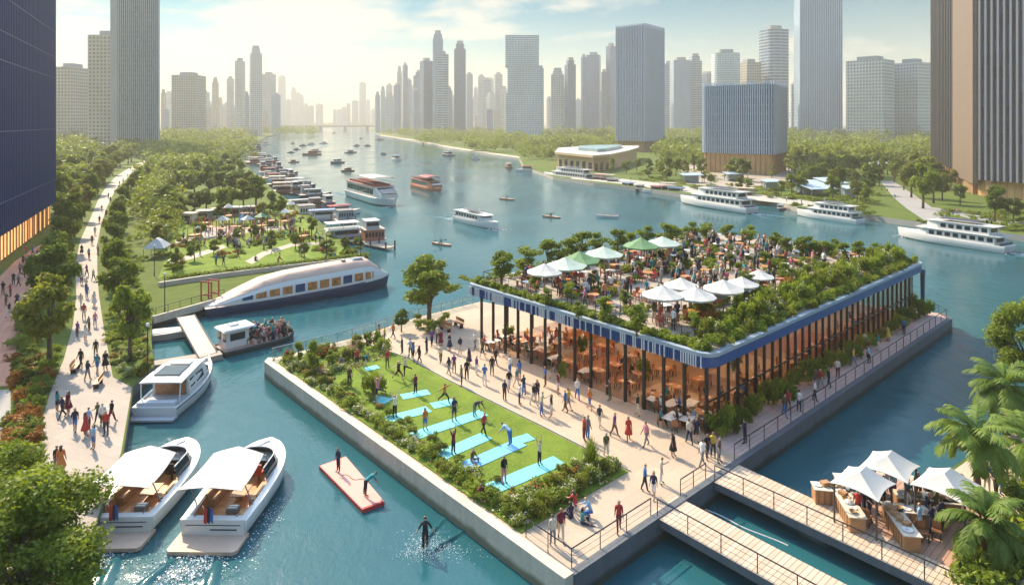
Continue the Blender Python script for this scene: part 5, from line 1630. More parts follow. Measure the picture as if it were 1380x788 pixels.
# open speedboats with canvas awnings ---------------------------------------------------------
def speedboat(label, stern, bow, seat_red):
    d = bow - stern; Lh = d.length; B = 4.1; c = (stern + bow) / 2
    root = empty('speedboat', (c.x, c.y, WATER), heading(stern, bow)); tag(root, label, 'speedboat', 'speedboats with white awnings')
    ol = outline(Lh, B, .5, 2.3, .93, 22, .62)
    b = MB()
    R_ = [ring(ol, -.5, .7, .9, 0, Lh), ring(ol, -.1, .86, .95, .1, Lh), ring(ol, .25, .94, .98, .25, Lh), ring(ol, .95, 1, 1, .55, Lh), ring(ol, 1.06, .985, .993, .55, Lh), ring(ol, 1.08, 1, 1, .55, Lh, 0, .42), ring(ol, .98, 1, 1, .5, Lh, 0, .5)]
    b.loft(R_, [1, 1, 0, 0, 0, 0], False, True)
    link(bpy.data.objects.new('hull', smooth_by_angle(b.mesh('hull', [WHITE, NAVY]), 50)), root)
    b = MB(); b.loft([ring(ol, .98, 1, 1, .5, Lh, 0, .5), ring(ol, .34, 1, .99, .1, Lh, 0, .58)], 0, False); b.build('cockpit_lining', TEAK, root)
    fl = ring(ol, .36, 1, .99, .1, Lh, 0, .57); b = MB(); b.add(fl, [tuple(range(len(fl)))]); b.build('cockpit_floor', mat('teak_floor', (.46, .18, .05), .35, .3, 3.0, col2=(.62, .27, .09)), root)
    b = MB(); b.prism([(-B * .47, -Lh / 2 - 1.25), (-B * .43, -Lh / 2 - 1.45), (B * .43, -Lh / 2 - 1.45), (B * .47, -Lh / 2 - 1.25), (B * .47, -Lh / 2 + .25), (-B * .47, -Lh / 2 + .25)], .04, .24, 0); b.build('swim_platform', TAN, root)
    b = MB(); b.box((0, -Lh / 2 + .12, .66), (B * .86, .3, .86)); b.build('transom', WHITE, root)
    b = MB(); b.box((.6, -Lh / 2 - .045, .55), (1.5, .03, .06)); b.box((0, -Lh / 2 - .045, .8), (3.1, .03, .03)); b.build('transom_trim', NAVY, root)
    # foredeck: solid cream deck ahead of the screen
    fd = [(x, y, z) for x, y, z in ring(ol, 1.02, 1, 1, .52, Lh, 0, .44) if y > Lh * .2]
    b = MB(); b.add(fd, [tuple(range(len(fd)))]); b.build('foredeck', CREAM, root)
    # wrap-round dark windscreen
    def arc(z, k, ins):
        pts = []
        for i in range(17):
            t = math.pi * i / 16
            x = math.cos(t) * (B / 2 - ins); y = Lh * .10 + math.sin(t) ** .8 * Lh * k
            if i in (0, 16):
                y = -Lh * .06
            pts.append((x, y, z))
        return pts
    b = MB(); b.loft([arc(1.2, .24, .52), arc(1.95, .16, .72)], 0, False, closed=False); b.build('windscreen', DGLASS, root)
    b = MB(); b.tube(arc(1.97, .16, .72), .045, 6); b.tube(arc(1.2, .243, .5), .04, 6); b.build('screen_frame', WHITE, root)
    # awning on poles, peaked along the middle
    poles = [(-1.66, -Lh * .32, .0), (1.66, -Lh * .32, .0), (-1.5, Lh * .08, .0), (1.5, Lh * .08, .0)]
    for x, y, z in poles:
        MB().tube([(x, y, .95), (x * .97 - .35, y - .3, 2.36)], .035, 6).build('awning_pole', GREYM, root)
    b = MB(); rows = []
    for j in range(9):
        t = j / 8; y = -Lh * .36 + t * Lh * .46
        sag = .16 * math.sin(math.pi * t)
        rows.append([(-.6 + s * (1.85 - .25 * t), y - Lh * .05 - .3 * (1 - abs(s)) * (1 - t), 2.28 + .46 * (1 - abs(s)) ** .85 * (.75 + .25 * t) - sag * (.4 + .6 * abs(s)) + .12 * t) for s in (-1, -.75, -.5, -.25, 0, .25, .5, .75, 1)])
    vs = [p for r in rows for p in r]
    b.add(vs, [(j * 9 + i, j * 9 + i + 1, (j + 1) * 9 + i + 1, (j + 1) * 9 + i) for j in range(8) for i in range(8)])
    b.add([(x, y, z - .035) for x, y, z in vs], [(j * 9 + i, (j + 1) * 9 + i, (j + 1) * 9 + i + 1, j * 9 + i + 1) for j in range(8) for i in range(8)])
    b.build('awning', CANVAS, root)
    # seats, table, helm
    for s in (-1, 1):
        b = MB(); b.box((s * 1.3, -Lh * .05, .62), (.55, Lh * .34, .42)); b.box((s * 1.52, -Lh * .05, .95), (.16, Lh * .34, .4))
        b.build('side_bench', mat('seat_tan', (.5, .24, .1), .5, .15), root)
    b = MB(); b.box((.1, -Lh * .10, .78), (.9, 1.3, .06)); b.box((.1, -Lh * .10, .55), (.2, .2, .5)); b.build('table', TEAK, root)
    hc = MB(); hc.box((0, 0, .55), (.52, .5, .16)); hc.box((0, -.24, .85), (.5, .12, .6)); hc.tube([(0, 0, .0), (0, 0, .5)], .07, 8)
    hcm = hc.mesh('helm_chair', [RED if seat_red else CLOTH['black']])
    for x in (-.75, .45):
        hang(root, [('helm_chair', hcm, None, (x, Lh * .12, .36))])
    cb = MB(); cb.box((0, 0, .14), (.62, .5, .28)); cbm = cb.mesh('cooler', GREYM); st = MB(); st.box((0, -.1, .29), (.5, .1, .02)); st.box((0, .1, .29), (.5, .1, .02))
    hang(root, [('cooler', cbm, [('lid_stripe', st.mesh('lid_stripe', WHITE))], (.25, -Lh * .27, .38))])
    b = MB(); b.tube([(-.35, Lh * .17, 1.25), (-.35, Lh * .155, 1.3)], .2, 12); b.build('steering_wheel', DARKM, root)
    fp = MB().tube([(-.35, -Lh / 2 + .1, 1.0), (-.4, -Lh / 2 - .35, 2.05)], .022, 6).build('flag_pole', WHITE, root)
    f = MB()
    for k, (mm) in enumerate((0, 1, 0)):
        o = k * .17
        f.add([(-.37 - .02 * k + o, -Lh / 2 - .28 + .1 * math.sin(k), 1.95), (-.2 + o, -Lh / 2 - .26, 1.85 - .05 * k), (-.24 + o, -Lh / 2 - .22, .98), (-.42 + o, -Lh / 2 - .22, 1.02 + .05 * k)], [(0, 1, 2, 3)], k % 3)
    f.build('flag', [CLOTH['red'], CLOTH['navy'], CLOTH['blue']], fp)
    for s in (-1, 1):
        MB().tube([(s * 1.2, -Lh / 2 + .3, 1.1), (s * 1.2, -Lh / 2 + .5, 1.14)], .04, 6).build('cleat', GREYM, root)
    return root


s1, b1 = P(160, 722, WATER), P(253, 604, WATER + .8)
s2, b2 = P(287, 726, WATER), P(366, 604, WATER + .8)
speedboat('white speedboat with awning and wooden cockpit, nearer the promenade', Vector((s1.x, s1.y, 0)), Vector((b1.x, b1.y, 0)), False)
speedboat('white speedboat with awning and red helm seats, further out in the water', Vector((s2.x, s2.y, 0)), Vector((b2.x, b2.y, 0)), True)
wake((s1.x - .2, s1.y - 1.6, 0), heading(s1, b1), 7, 2.9, 3); wake((s2.x - .1, s2.y - 1.6, 0), heading(s2, b2), 7, 2.9, 4)
spray('foam', (s1.x - .3, s1.y - 2.6, WATER), 1500, 1.0, .8, .05, .05, 5); spray('foam', (s2.x - .2, s2.y - 2.6, WATER), 1700, 1.1, .8, .05, .05, 6)
spray('foam', (s2.x + 2.6, s2.y + 1.5, WATER), 260, .35, 1.6, .03, .04, 7)


# cabin yacht by the quay ---------------------------------------------------------------------
def yacht(label, stern, bow):
    d = bow - stern; Lh = d.length; B = 3.9; c = (stern + bow) / 2
    root = empty('motor_yacht', (c.x, c.y, WATER), heading(stern, bow)); tag(root, label, 'yacht'); root.scale = (1, 1.06, .86)
    ol = outline(Lh, B, .38, 2.0, .9, 20, .8)
    b = MB(); b.loft([ring(ol, -.4, .7, .9, 0, Lh), ring(ol, .02, .88, .96, .1, Lh), ring(ol, .08, .9, .965, .12, Lh), ring(ol, 1.0, 1, 1, .55, Lh), ring(ol, 1.14, .985, .995, .58, Lh), ring(ol, 1.14, 1, 1, .58, Lh, 0, .16), ring(ol, .9, 1, 1, .5, Lh, 0, .2)], [1, 1, 0, 0, 0, 0], True, mcap=2)
    link(bpy.data.objects.new('hull', smooth_by_angle(b.mesh('hull', [WHITE, NAVY, CREAM]), 50)), root)
    MB().tube([(x * 1.0, y, z) for x, y, z in ring(ol, 1.0, 1.004, 1.002, .55, Lh)][:42], .05, 6).build('rub_rail', NAVY, root)

    def sec(y, w_, z0, z1, tp=.72):
        return [(-w_, y, z0), (-w_ * .99, y, z0 + (z1 - z0) * .55), (-w_ * tp, y, z1 - .06), (-w_ * tp * .6, y, z1), (w_ * tp * .6, y, z1), (w_ * tp, y, z1 - .06), (w_ * .99, y, z0 + (z1 - z0) * .55), (w_, y, z0)]
    cab = [sec(-Lh * .22, 1.5, .95, 2.95), sec(-Lh * .05, 1.5, 1.0, 3.1), sec(Lh * .1, 1.42, 1.1, 2.95), sec(Lh * .22, 1.2, 1.2, 2.3), sec(Lh * .31, .8, 1.3, 1.62)]
    b = MB(); b.loft(cab, 0, True); link(bpy.data.objects.new('cabin', smooth_by_angle(b.mesh('cabin', WHITE), 35)), root)
    rf = [sec(-Lh * .40, 1.68, 2.86, 3.02, .9), sec(-Lh * .25, 1.66, 2.96, 3.2, .85), sec(-Lh * .02, 1.56, 3.02, 3.36, .8), sec(Lh * .10, 1.45, 2.95, 3.12, .8)]
    b = MB(); b.loft(rf, 0, True); link(bpy.data.objects.new('roof', smooth_by_angle(b.mesh('roof', WHITE), 35)), root)
    b = MB(); b.box((0, -Lh * .2, 3.27), (2.1, 1.9, .05), 0, 0, .9, R(3)); b.build('skylight', DGLASS, root)
    b = MB(); b.box((.1, -Lh * .05, 3.42), (1.7, .9, .05), 0, 0, .9); b.build('skylight', mat('pale_panel', (.6, .55, .48), .3, .05), root)
    b = MB(); b.box((0, -Lh * .225, 1.9), (2.5, .06, 1.7)); b.build('cabin_door', mat('warm_saloon', (.24, .10, .05), .15, .4, .6, col2=(.42, .2, .09)), root)
    for s in (-1, 1):
        for (y0, y1, z0, z1) in ((-Lh * .19, -Lh * .11, 1.55, 2.35), (-Lh * .08, Lh * .05, 1.62, 2.4), (Lh * .085, Lh * .2, 1.62, 2.15)):
            b = MB(); xx = 1.515 if y1 < Lh * .06 else 1.42
            b.add([(s * xx, y0, z0), (s * (xx if y1 < Lh * .1 else 1.27), y1, z0 + .1), (s * (xx - .12 if y1 < Lh * .1 else 1.2), y1, z1), (s * (xx - .1), y0, z1)], [(0, 1, 2, 3)]); b.v += [(x - s * .05, y, z) for x, y, z in b.v]; b.f += [(4, 5, 6, 7)] + [(k, (k + 1) % 4, 4 + (k + 1) % 4, 4 + k) for k in range(4)]; b.m += [0] * 5; b.u += [None] * 5
            b.build('window', DGLASS, root)
        MB().tube([(s * 1.5, -Lh * .40, 1.0), (s * 1.56, -Lh * .39, 2.9)], .05, 6).build('roof_post', WHITE, root)
        b = MB(); q = [(x, y, z) for x, y, z in ring(ol, 1.62, 1, 1, .55, Lh, 0, .12) if y > Lh * .12 and x * s >= 0]
        q.sort(key=lambda t: t[1]); b.tube(q, .025, 5)
        for t in q[::2]:
            b.tube([(t[0], t[1], t[2] - .5), t], .018, 4)
        b.build('bow_rail', GREYM, root)
    b = MB(); b.box((0, -Lh * .3, 1.0), (2.9, 1.6, .06)); b.build('aft_deck', mat('grey_deck', (.42, .43, .45), .6, .08), root)
    b = MB(); b.box((0, -Lh * .45, 1.25), (2.9, .55, .45)); b.build('aft_bench', mat('pale_seat', (.55, .57, .6), .6, .06), root)
    b = MB(); b.prism([(-B * .44, -Lh / 2 - .55), (B * .44, -Lh / 2 - .55), (B * .45, -Lh / 2 + .2), (-B * .45, -Lh / 2 + .2)], .12, .3, 0); b.build('swim_platform', mat('grey_deck', (.42, .43, .45)), root)
    b = MB(); b.tube([(0, Lh * .36, 1.55), (0, Lh * .385, 1.75)], .09, 8); b.build('windlass', GREYM, root)


ys, yb = P(207, 566, WATER), P(279, 503, WATER)
yacht('white cabin yacht moored at the quay corner beside the promenade', Vector((ys.x, ys.y + .3, 0)), Vector((yb.x, yb.y, 0)))


# long glazed river cruiser ---------------------------------------------------------------------
def cruiser(label, stern, bow, B=4.6):
    d = bow - stern; Lh = d.length; c = (stern + bow) / 2
    root = empty('river_cruiser', (c.x, c.y, WATER), heading(stern, bow)); tag(root, label, 'river cruiser')
    me = hull(Lh, B, -.5, 1.15, [NAVY, NAVY, TAN], .7, 2.2, .8, .55, .86); link(bpy.data.objects.new('hull', smooth_by_angle(me, 50)), root)

    def sec(t, hw, z0, z1):
        y = (t - .5) * Lh
        return [(-hw, y, z0), (-hw, y, z0 + (z1 - z0) * .5), (-hw * .86, y, z0 + (z1 - z0) * .72), (-hw * .62, y, z1 - .1), (0, y, z1), (hw * .62, y, z1 - .1), (hw * .86, y, z0 + (z1 - z0) * .72), (hw, y, z0 + (z1 - z0) * .5), (hw, y, z0)]
    T = [(.0, .4, 1.05, 1.2), (.06, 1.3, 1.05, 1.5), (.16, 1.9, 1.08, 2.5), (.28, 2.08, 1.1, 3.5), (.4, 2.12, 1.12, 3.9), (.6, 2.12, 1.2, 4.15), (.78, 2.05, 1.35, 4.3), (.86, 1.9, 1.42, 4.2), (.93, 1.45, 1.5, 2.9), (.985, .6, 1.6, 1.95)]
    S = [sec(*t) for t in T]
    b = MB(); b.loft(S, 0, True); link(bpy.data.objects.new('superstructure', smooth_by_angle(b.mesh('superstructure', WHITE), 30)), root)
    # copper roof skin a little proud of the shell
    b = MB(); rr = []
    for t, hw, z0, z1 in T[1:9]:
        s_ = sec(t, hw, z0, z1); rr.append([(x * 1.01, y, z + .05) for x, y, z in s_[2:7]])
    b.loft(rr, 0, False, closed=False); b.build('roof', ROOFC, root, True)

    def at(t):
        for k in range(len(T) - 1):
            if T[k][0] <= t <= T[k + 1][0]:
                f = (t - T[k][0]) / (T[k + 1][0] - T[k][0]); return [T[k][i] * (1 - f) + T[k + 1][i] * f for i in range(4)]
    for s in (-1, 1):
        for k in range(11):
            t0 = .17 + k * .065; t1 = t0 + .05
            qs = []
            for t in (t0, t1):
                _, hw, z0, z1 = at(t); qs.append((s * (hw + .03), (t - .5) * Lh, z0 + .42)); qs.append((s * (hw + .03), (t - .5) * Lh, z0 + (z1 - z0) * .5))
            b = MB(); b.add([qs[0], qs[2], qs[3], qs[1]] + [(x - s * .06, y, z) for x, y, z in (qs[0], qs[2], qs[3], qs[1])], [(0, 1, 2, 3), (7, 6, 5, 4), (0, 4, 5, 1), (1, 5, 6, 2), (2, 6, 7, 3), (3, 7, 4, 0)])
            w_ = b.build('window', AMBER if k % 4 else mat('blue_window', (.03, .06, .16), .1, .2), root)
    b = MB(); b.box((0, (.8 - .5) * Lh, 4.42), (1.4, 1.6, .25), 0, 0, .7); b.box((.2, (.72 - .5) * Lh, 4.4), (.5, .5, .3)); b.build('roof_hatch', GREYM, root)
    b = MB(); b.loft([[(x * 1.012, (.865 - .5) * Lh + .02, z) for x, z in ((-1.6, 2.6), (1.6, 2.6), (1.2, 3.75), (-1.2, 3.75))], [(x * 1.012, (.925 - .5) * Lh + .05, z) for x, z in ((-1.3, 2.1), (1.3, 2.1), (1.0, 2.95), (-1.0, 2.95))]], 0, True); b.build('windscreen', DGLASS, root)


cruiser('long glass-sided river cruiser with copper roof moored below the park wall', P(272, 425, WATER), P(524, 384, WATER))


# low barge crowded with passengers
def barge(label, p0, p1, B):
    d = p1 - p0; Lh = d.length; c = (p0 + p1) / 2
    root = empty('passenger_barge', (c.x, c.y, WATER), heading(p0, p1)); tag(root, label, 'barge')
    me = hull(Lh, B, -.4, .55, [QUAYD, NAVY, mat('rust_deck', (.42, .24, .17), .7, .2)], .75, 2, .95, .12, .9, None, None, .4, .12)
    link(bpy.data.objects.new('hull', me), root)
    b = MB(); b.box((-.5, -Lh * .28, 1.3), (1.9, 2.4, 1.8), 0, 0, .95); cb = b.build('cabin', WHITE, root)
    b = MB(); b.box((-.5, -Lh * .26, 2.3), (2.6, 3.4, .14), 0, 0, .9); b.box((-.7, -Lh * .28, 2.45), (1.0, 1.0, .22), 0, 0, .8); b.build('cabin_roof', WHITE, root)
    for x in (-1.2, .2):
        b = MB(); b.box((x, -Lh * .28 - 1.23, 1.5), (.7, .04, .7)); b.build('window', DGLASS, cb)
    b = MB(); b.box((.47, -Lh * .28, 1.5), (.04, 1.5, .7)); b.build('window', DGLASS, cb)
    b = MB(); b.box((-1.2, Lh * .1, 1.5), (.12, Lh * .45, .3), .15); b.build('awning_boom', ROOFC, root)
    for k in range(7):
        for s in (-1, 1):
            b = MB(); b.box((s * .6, -Lh * .08 + k * Lh * .07, .62), (.9, .3, .4)); b.build('bench', mat('bench_pink', (.6, .4, .33), .6, .1), root)
    return root, c, Lh


brt, bc, bL = barge('low passenger barge crowded with people beside the gangway', P(294, 477, WATER), P(396, 452, WATER), 3.4)
rz_ = heading(P(294, 477, WATER), P(396, 452, WATER))
sp = []
rb = random.Random(8)
for i in range(44):
    q = Matrix.Rotation(rz_, 4, 'Z') @ Vector((rb.uniform(-1.3, 1.3), rb.uniform(-bL * .12, bL * .42), .42)); sp.append((Vector((bc.x, bc.y, WATER)) + q, rb.uniform(0, 6.28), rb.random() < .75))
crowd('passengers', sp, rb)


# ferries and sightseeing boats -------------------------------------------------------------------
def ferry(label, bow, stern, B, h, decks=2, group='white ferries by the right bank', hullc=None, seats=0, name='ferry'):
    d = bow - stern; Lh = d.length; c = (bow + stern) / 2
    root = empty(name, (c.x, c.y, WATER), heading(stern, bow)); tag(root, label, 'ferry', group)
    hz = h * .26
    link(bpy.data.objects.new('hull', smooth_by_angle(hull(Lh, B, -.5, hz, hullc or [WHITE, QUAYD, CREAM], .5, 2.0, .9, h * .12, .88), 50)), root)
    z = hz
    for k in range(decks):
        k0, k1 = (-.42, .22 - .08 * k) if k == 0 else (-.40 + .03 * k, .12)
        bw = B * (.43 - .05 * k); hh = h * .29
        y0, y1 = k0 * Lh, k1 * Lh
        sec = lambda y, w_, a_, z1: [(-w_, y, z), (-w_ * a_, y, z1), (w_ * a_, y, z1), (w_, y, z)]
        b = MB(); b.loft([sec(y0, bw, .97, z + hh), sec(y1 - Lh * .05, bw, .97, z + hh), sec(y1 + Lh * .06, bw * .72, .85, z + hh * (.86 if k else .6))], 0, True)
        cab = b.build('cabin' if k == 0 else 'upper_cabin', WHITE, root)
        n = max(5, int((y1 - y0) / (h * .30)))
        st = (y1 - Lh * .07 - y0) / n
        wm = MB().box((0, 0, 0), (.05, st * .66, hh * .5)).mesh('window', DGLASS)
        for s in (-1, 1):
            hang(cab, [('window', wm, None, (s * bw * .985, y0 + st * (i + .55), z + hh * .55)) for i in range(n)])
        hang(cab, [('window', MB().box((0, 0, 0), (bw * 1.3, .05, hh * .5)).mesh('window', DGLASS), None, (0, y0 - .01, z + hh * .55))])
        z += hh
        b = MB(); b.prism([(-bw * 1.1, y0 - Lh * .05), (bw * 1.1, y0 - Lh * .05), (bw * 1.1, y1 - Lh * .02), (bw * .75, y1 + Lh * .06), (-bw * .75, y1 + Lh * .06), (-bw * 1.1, y1 - Lh * .02)], z + .005, z + .12, 0); b.build('deck', WHITE, root); z += .12
    # sun deck canopy and bridge
    b = MB(); b.box((0, -.1 * Lh, z + h * .10), (B * .55, Lh * .32, .09)); b.build('canopy', mat('navy_canopy', (.05, .06, .09), .6, .1), root)
    cp = MB().tube([(0, 0, 0), (0, 0, h * .10)], .05, 5).mesh('canopy_post', WHITE)
    hang(root, [('canopy_post', cp, None, (s * B * .25, t * Lh, z)) for s in (-1, 1) for t in (-.24, .04)])
    b = MB(); b.tube([(0, .06 * Lh, z), (0, .045 * Lh, z + h * .26)], .06, 6); b.tube([(-.6, .05 * Lh, z + h * .18), (.6, .05 * Lh, z + h * .18)], .03, 5); b.build('mast', WHITE, root)
    r = MB()
    for s in (-1, 1):
        for hh in (.35, .7):
            r.tube([(s * B * .42, -Lh * .485, hz + hh), (s * B * .44, -Lh * .42, hz + hh)], .03, 4)
    r.tube([(-B * .42, -Lh * .485, hz + .7), (B * .42, -Lh * .485, hz + .7)], .03, 4); r.tube([(-B * .42, -Lh * .485, hz + .35), (B * .42, -Lh * .485, hz + .35)], .03, 4)
    r.build('stern_rail', GREYM, root)
    b = MB(); b.box((0, -.49 * Lh + .5, hz + .18), (B * .8, .4, .35)); b.build('stern_bench', NAVY, root)
    return root


ferry('two-deck white ferry off the wooded right bank, before the square', P(917, 273, WATER), P(1014, 288, WATER), 5.2, 6.0)
ferry('smallest white ferry, between the other two beside the right bank', P(1074, 290, WATER), P(1160, 302, WATER), 4.0, 4.4)
ferry('long white ferry passing right of the pavilion near the bronze tower', P(1210, 318, WATER), P(1362, 341, WATER), 4.8, 5.0)
ferry('white launch with dark stern cabin in mid river before the pavilion', P(672, 310, WATER), P(618, 296, WATER), 3.8, 4.6, 1, 'boats in mid river')


def tourboat(label, bow, stern, B, h, col, roofc, group='boats in mid river'):
    d = bow - stern; Lh = d.length; c = (bow + stern) / 2
    root = empty('tour_boat', (c.x, c.y, WATER), heading(stern, bow)); tag(root, label, 'tour boat', group)
    link(bpy.data.objects.new('hull', smooth_by_angle(hull(Lh, B, -.5, h * .26, [col, QUAYD, TAN], .72, 2.4, .92, h * .05, .9), 50)), root)
    z0, z1 = h * .27, h * .66

    def sec(y, w_, za, zb, k):
        return [(-w_, y, za), (-w_ * k, y, zb), (w_ * k, y, zb), (w_, y, za)]
    b = MB(); b.loft([sec(-Lh * .46, B * .45, z0, z1, .93), sec(Lh * .3, B * .45, z0, z1, .93), sec(Lh * .42, B * .36, z0, z0 + (z1 - z0) * .45, .9)], 0, True); cab = b.build('saloon', col, root)
    for s in (-1, 1):
        n = 8; st = Lh * .7 / n
        wm = MB().box((0, 0, 0), (.06, st * .9, (z1 - z0) * .55)).mesh('window', M['green_glass'])
        hang(cab, [('window', wm, None, (s * B * .440, -Lh * .42 + st * (i + .5), z0 + (z1 - z0) * .55)) for i in range(n)])
    b = MB(); b.add([(-B * .36, Lh * .32, z1 - .1), (B * .36, Lh * .32, z1 - .1), (B * .31, Lh * .43, z0 + (z1 - z0) * .5), (-B * .31, Lh * .43, z0 + (z1 - z0) * .5)], [(0, 1, 2, 3)][::-1]); b.v = [(x, y + .06, z + .06) for x, y, z in b.v]; b.build('windscreen', DGLASS, cab)
    b = MB(); b.prism([(-B * .46, -Lh * .48), (B * .46, -Lh * .48), (B * .46, Lh * .30), (-B * .46, Lh * .30)], z1 + .01, z1 + .14, 0); b.build('upper_deck', mat('deck_rust', (.4, .2, .14), .6, .2), root)
    for r in range(11):
        for s in (-1, 1):
            if h > 5 or r < 8:
                b = MB(); b.box((s * B * .2, -Lh * .42 + r * Lh * .065, z1 + .45), (B * .3, .5, .5)); b.build('seat_row', mat('seat_red', (.4, .1, .07), .6, .2), root)
    b = MB()
    for s in (-1, 1):
        b.tube([(s * B * .45, -Lh * .47, z1 + 1.1), (s * B * .45, Lh * .28, z1 + 1.1)], .05, 5)
        for k in range(12):
            b.tube([(s * B * .45, -Lh * .47 + k * Lh * .068, z1 + .1), (s * B * .45, -Lh * .47 + k * Lh * .068, h)], .04, 4)
        b.tube([(s * B * .45, -Lh * .47, h), (s * B * .45, Lh * .28, h)], .05, 5)
    b.build('deck_railing', GREYM, root)
    b = MB(); n = 12; rows = []
    for j in range(2):
        y = -Lh * .10 + j * Lh * .36
        rows.append([(B * .46 * math.cos(t), y, h - .15 + .45 * math.sin(t)) for t in [math.pi * q / n for q in range(n + 1)]])
    b.loft(rows, 0, False, closed=False); b.v += [(x, y, z - .08) for x, y, z in b.v]; k = len(b.f)
    b.f += [tuple(q + 26 for q in f[::-1]) for f in b.f[:k]]; b.m += [0] * k; b.u += [None] * k
    b.build('canopy', roofc, root)


mat('green_glass', (.03, .09, .08), .08, .2, .5)
tourboat('large white sightseeing boat with green windows and open red upper deck', P(530, 279, WATER), P(478, 263, WATER), 7.2, 7.4, WHITE, mat('pale_roof', (.5, .42, .36), .5, .1))
tourboat('small red sightseeing boat in mid river beyond the white one', P(592, 259, WATER), P(561, 251, WATER), 5.4, 4.6, mat('hull_orange', (.5, .16, .08), .4, .15), RED)


for q0, q1, ln, wd in ((P(530, 279, WATER), P(478, 263, WATER), 26, 5), (P(592, 259, WATER), P(561, 251, WATER), 18, 3.6), (P(672, 310, WATER), P(618, 296, WATER), 16, 3), (P(1210, 318, WATER), P(1362, 341, WATER), 14, 3.4), (P(917, 273, WATER), P(1014, 288, WATER), 14, 3.6)):
    wake((q1.x, q1.y, 0), heading(q1, q0), ln, wd, int(ln * 3 + wd))
    dd = (q0 - q1).normalized(); spray('foam', tuple(q1 - dd * 1.5), 240, wd * .22, 1.4, .06, .12, int(ln), heading(q1, q0)); spray('foam', tuple(q0 - dd * 1.0), 160, wd * .3, 1.0, .06, .12, int(ln) + 1, heading(q1, q0))
# little boats
def launch_kind(Lh, B, hc, cc, rc, two=False):
    hm = hull(Lh, B, -.3, .7, [hc, QUAYD, TAN], .5, 2, .88, .35, .88)
    b = MB(); b.box((0, -Lh * .05, 1.3), (B * .72, Lh * .42, 1.25), 0, 0, .94); cm = b.mesh('cabin', cc)
    wn = MB(); wn.box((B * .355, -Lh * .05, 1.45), (.05, Lh * .36, .5)); wn.box((-B * .355, -Lh * .05, 1.45), (.05, Lh * .36, .5)); wn.box((0, Lh * .158, 1.45), (B * .55, .05, .5)); wn.box((0, -Lh * .26, 1.45), (B * .55, .05, .5))
    b = MB(); b.box((0, -Lh * .07, 2.0), (B * .86, Lh * .56, .12), 0, 0, .95)
    if two:
        for s in (-1, 1):
            b.box((s * B * .38, -Lh * .1, 2.5), (.06, Lh * .5, .06))
        b.box((0, -Lh * .1, 2.95), (B * .85, Lh * .5, .1))
        for s in (-1, 1):
            for t in (-.32, -.1, .12):
                b.box((s * B * .38, t * Lh, 2.5), (.07, .07, .9))
    rm = b.mesh('roof', rc)
    return [('hull', hm), ('cabin', cm, [('window', wn.mesh('window', DGLASS))]), ('roof', rm)]


LKS = [launch_kind(8, 2.7, NAVY, WHITE, GREYM), launch_kind(9, 3.0, WHITE, WHITE, mat('roof_blue', (.12, .2, .34), .5, .1)), launch_kind(9, 3.2, mat('hull_brown', (.2, .09, .05), .5, .2), mat('cabin_red', (.36, .12, .08), .5, .2), mat('roof_tan', (.5, .4, .32), .6, .1), True), launch_kind(8, 2.8, WHITE, mat('cabin_cream', (.62, .55, .45), .5, .1), RED), launch_kind(10, 3.3, QUAYD, mat('cabin_grey', (.35, .37, .4), .5, .1), WHITE, True)]
FARB = [(420, 209, 1.5, 2, 'two-deck brown launch, leading boat of the cluster far upriver'), (424, 205, 1.1, 2, 'brown launch close behind the leading one far upriver'), (454, 220, 1.2, 0, 'dark-hulled launch below the brown pair upriver'), (468, 231, .8, 2, 'small brown boat nearest the moored houseboats in mid river'), (473, 206, 1.0, 4, 'grey two-deck boat upriver by itself'), (533, 216, 1.5, 1, 'white launch with blue roof off the wooded bank'), (603, 210, 1.5, 4, 'pale two-deck boat off the beach'), (640, 215, 1.0, 1, 'low white boat off the beach end'), (394, 194, 1.0, 0, 'tiny dark boat, first of the upriver row'), (408, 197, 1.1, 0, 'tiny dark boat, second of the upriver row'), (419, 195, 1.1, 1, 'tiny blue-roofed boat, third of the upriver row'), (436, 194, 1.1, 1, 'tiny blue-roofed boat, fourth of the upriver row'), (399, 202, .9, 0, 'tiny dark boat just below the upriver row'), (481, 197, 1.0, 0, 'tiny dark boat right of the upriver row'), (495, 197, .8, 4, 'tiny grey boat furthest right of the upriver row'), (512, 189, 1.3, 4, 'grey boat far up under the wooded bank'), (516, 208, .8, 0, 'small dark boat before the blue-roofed launch'), (486, 187, .8, 3, 'tiny red-roofed boat below the bridge'), (570, 196, .9, 3, 'red-roofed boat close to the beach'), (392, 206, .6, 4, 'little grey boat by the far houseboats'), (396, 219, .7, 2, 'little brown boat by the far houseboats'), (450, 180, 1, 4, 'grey speck of a boat under the bridge'), (685, 226, .9, 2, 'brown boat standing off the right bank'), (709, 231, 1.3, 3, 'red-roofed launch near the wooden hall'), (862, 257, 1.0, 0, 'dark boat at the right bank landing'), (845, 254, 1.1, 1, 'blue-roofed boat at the right bank landing'), (1052, 283, .7, 0, 'dark work boat moored at the bank between two ferries')]
for x, y, s, k, lab in FARB:
    p = P(x, y, WATER); spawn('launch', LKS[k], lab, 'boat', p, rb.choice([.6, -.8, 2.4, 1.3]) + rb.uniform(-.3, .3), s, 'small boats on the river')
# docked trip boats by the wooden hall
ferry('white trip boat moored before the wooden hall', P(733, 238, WATER), P(800, 246, WATER), 5.0, 5.4, 2, 'boats moored by the wooden hall')
for i, (x, y, k) in enumerate([(806, 246, 2), (816, 247, 2), (824, 249, 0), (806, 243, 3), (884, 260, 3), (896, 260, 2), (908, 262, 1), (1000, 268, 2)]):
    p = P(x, y, WATER); spawn('launch', LKS[k], f'{ORD[i]} of the small launches moored along the right bank from the wooden hall', 'boat', p, R(60), 1.15, 'launches moored at the right bank')
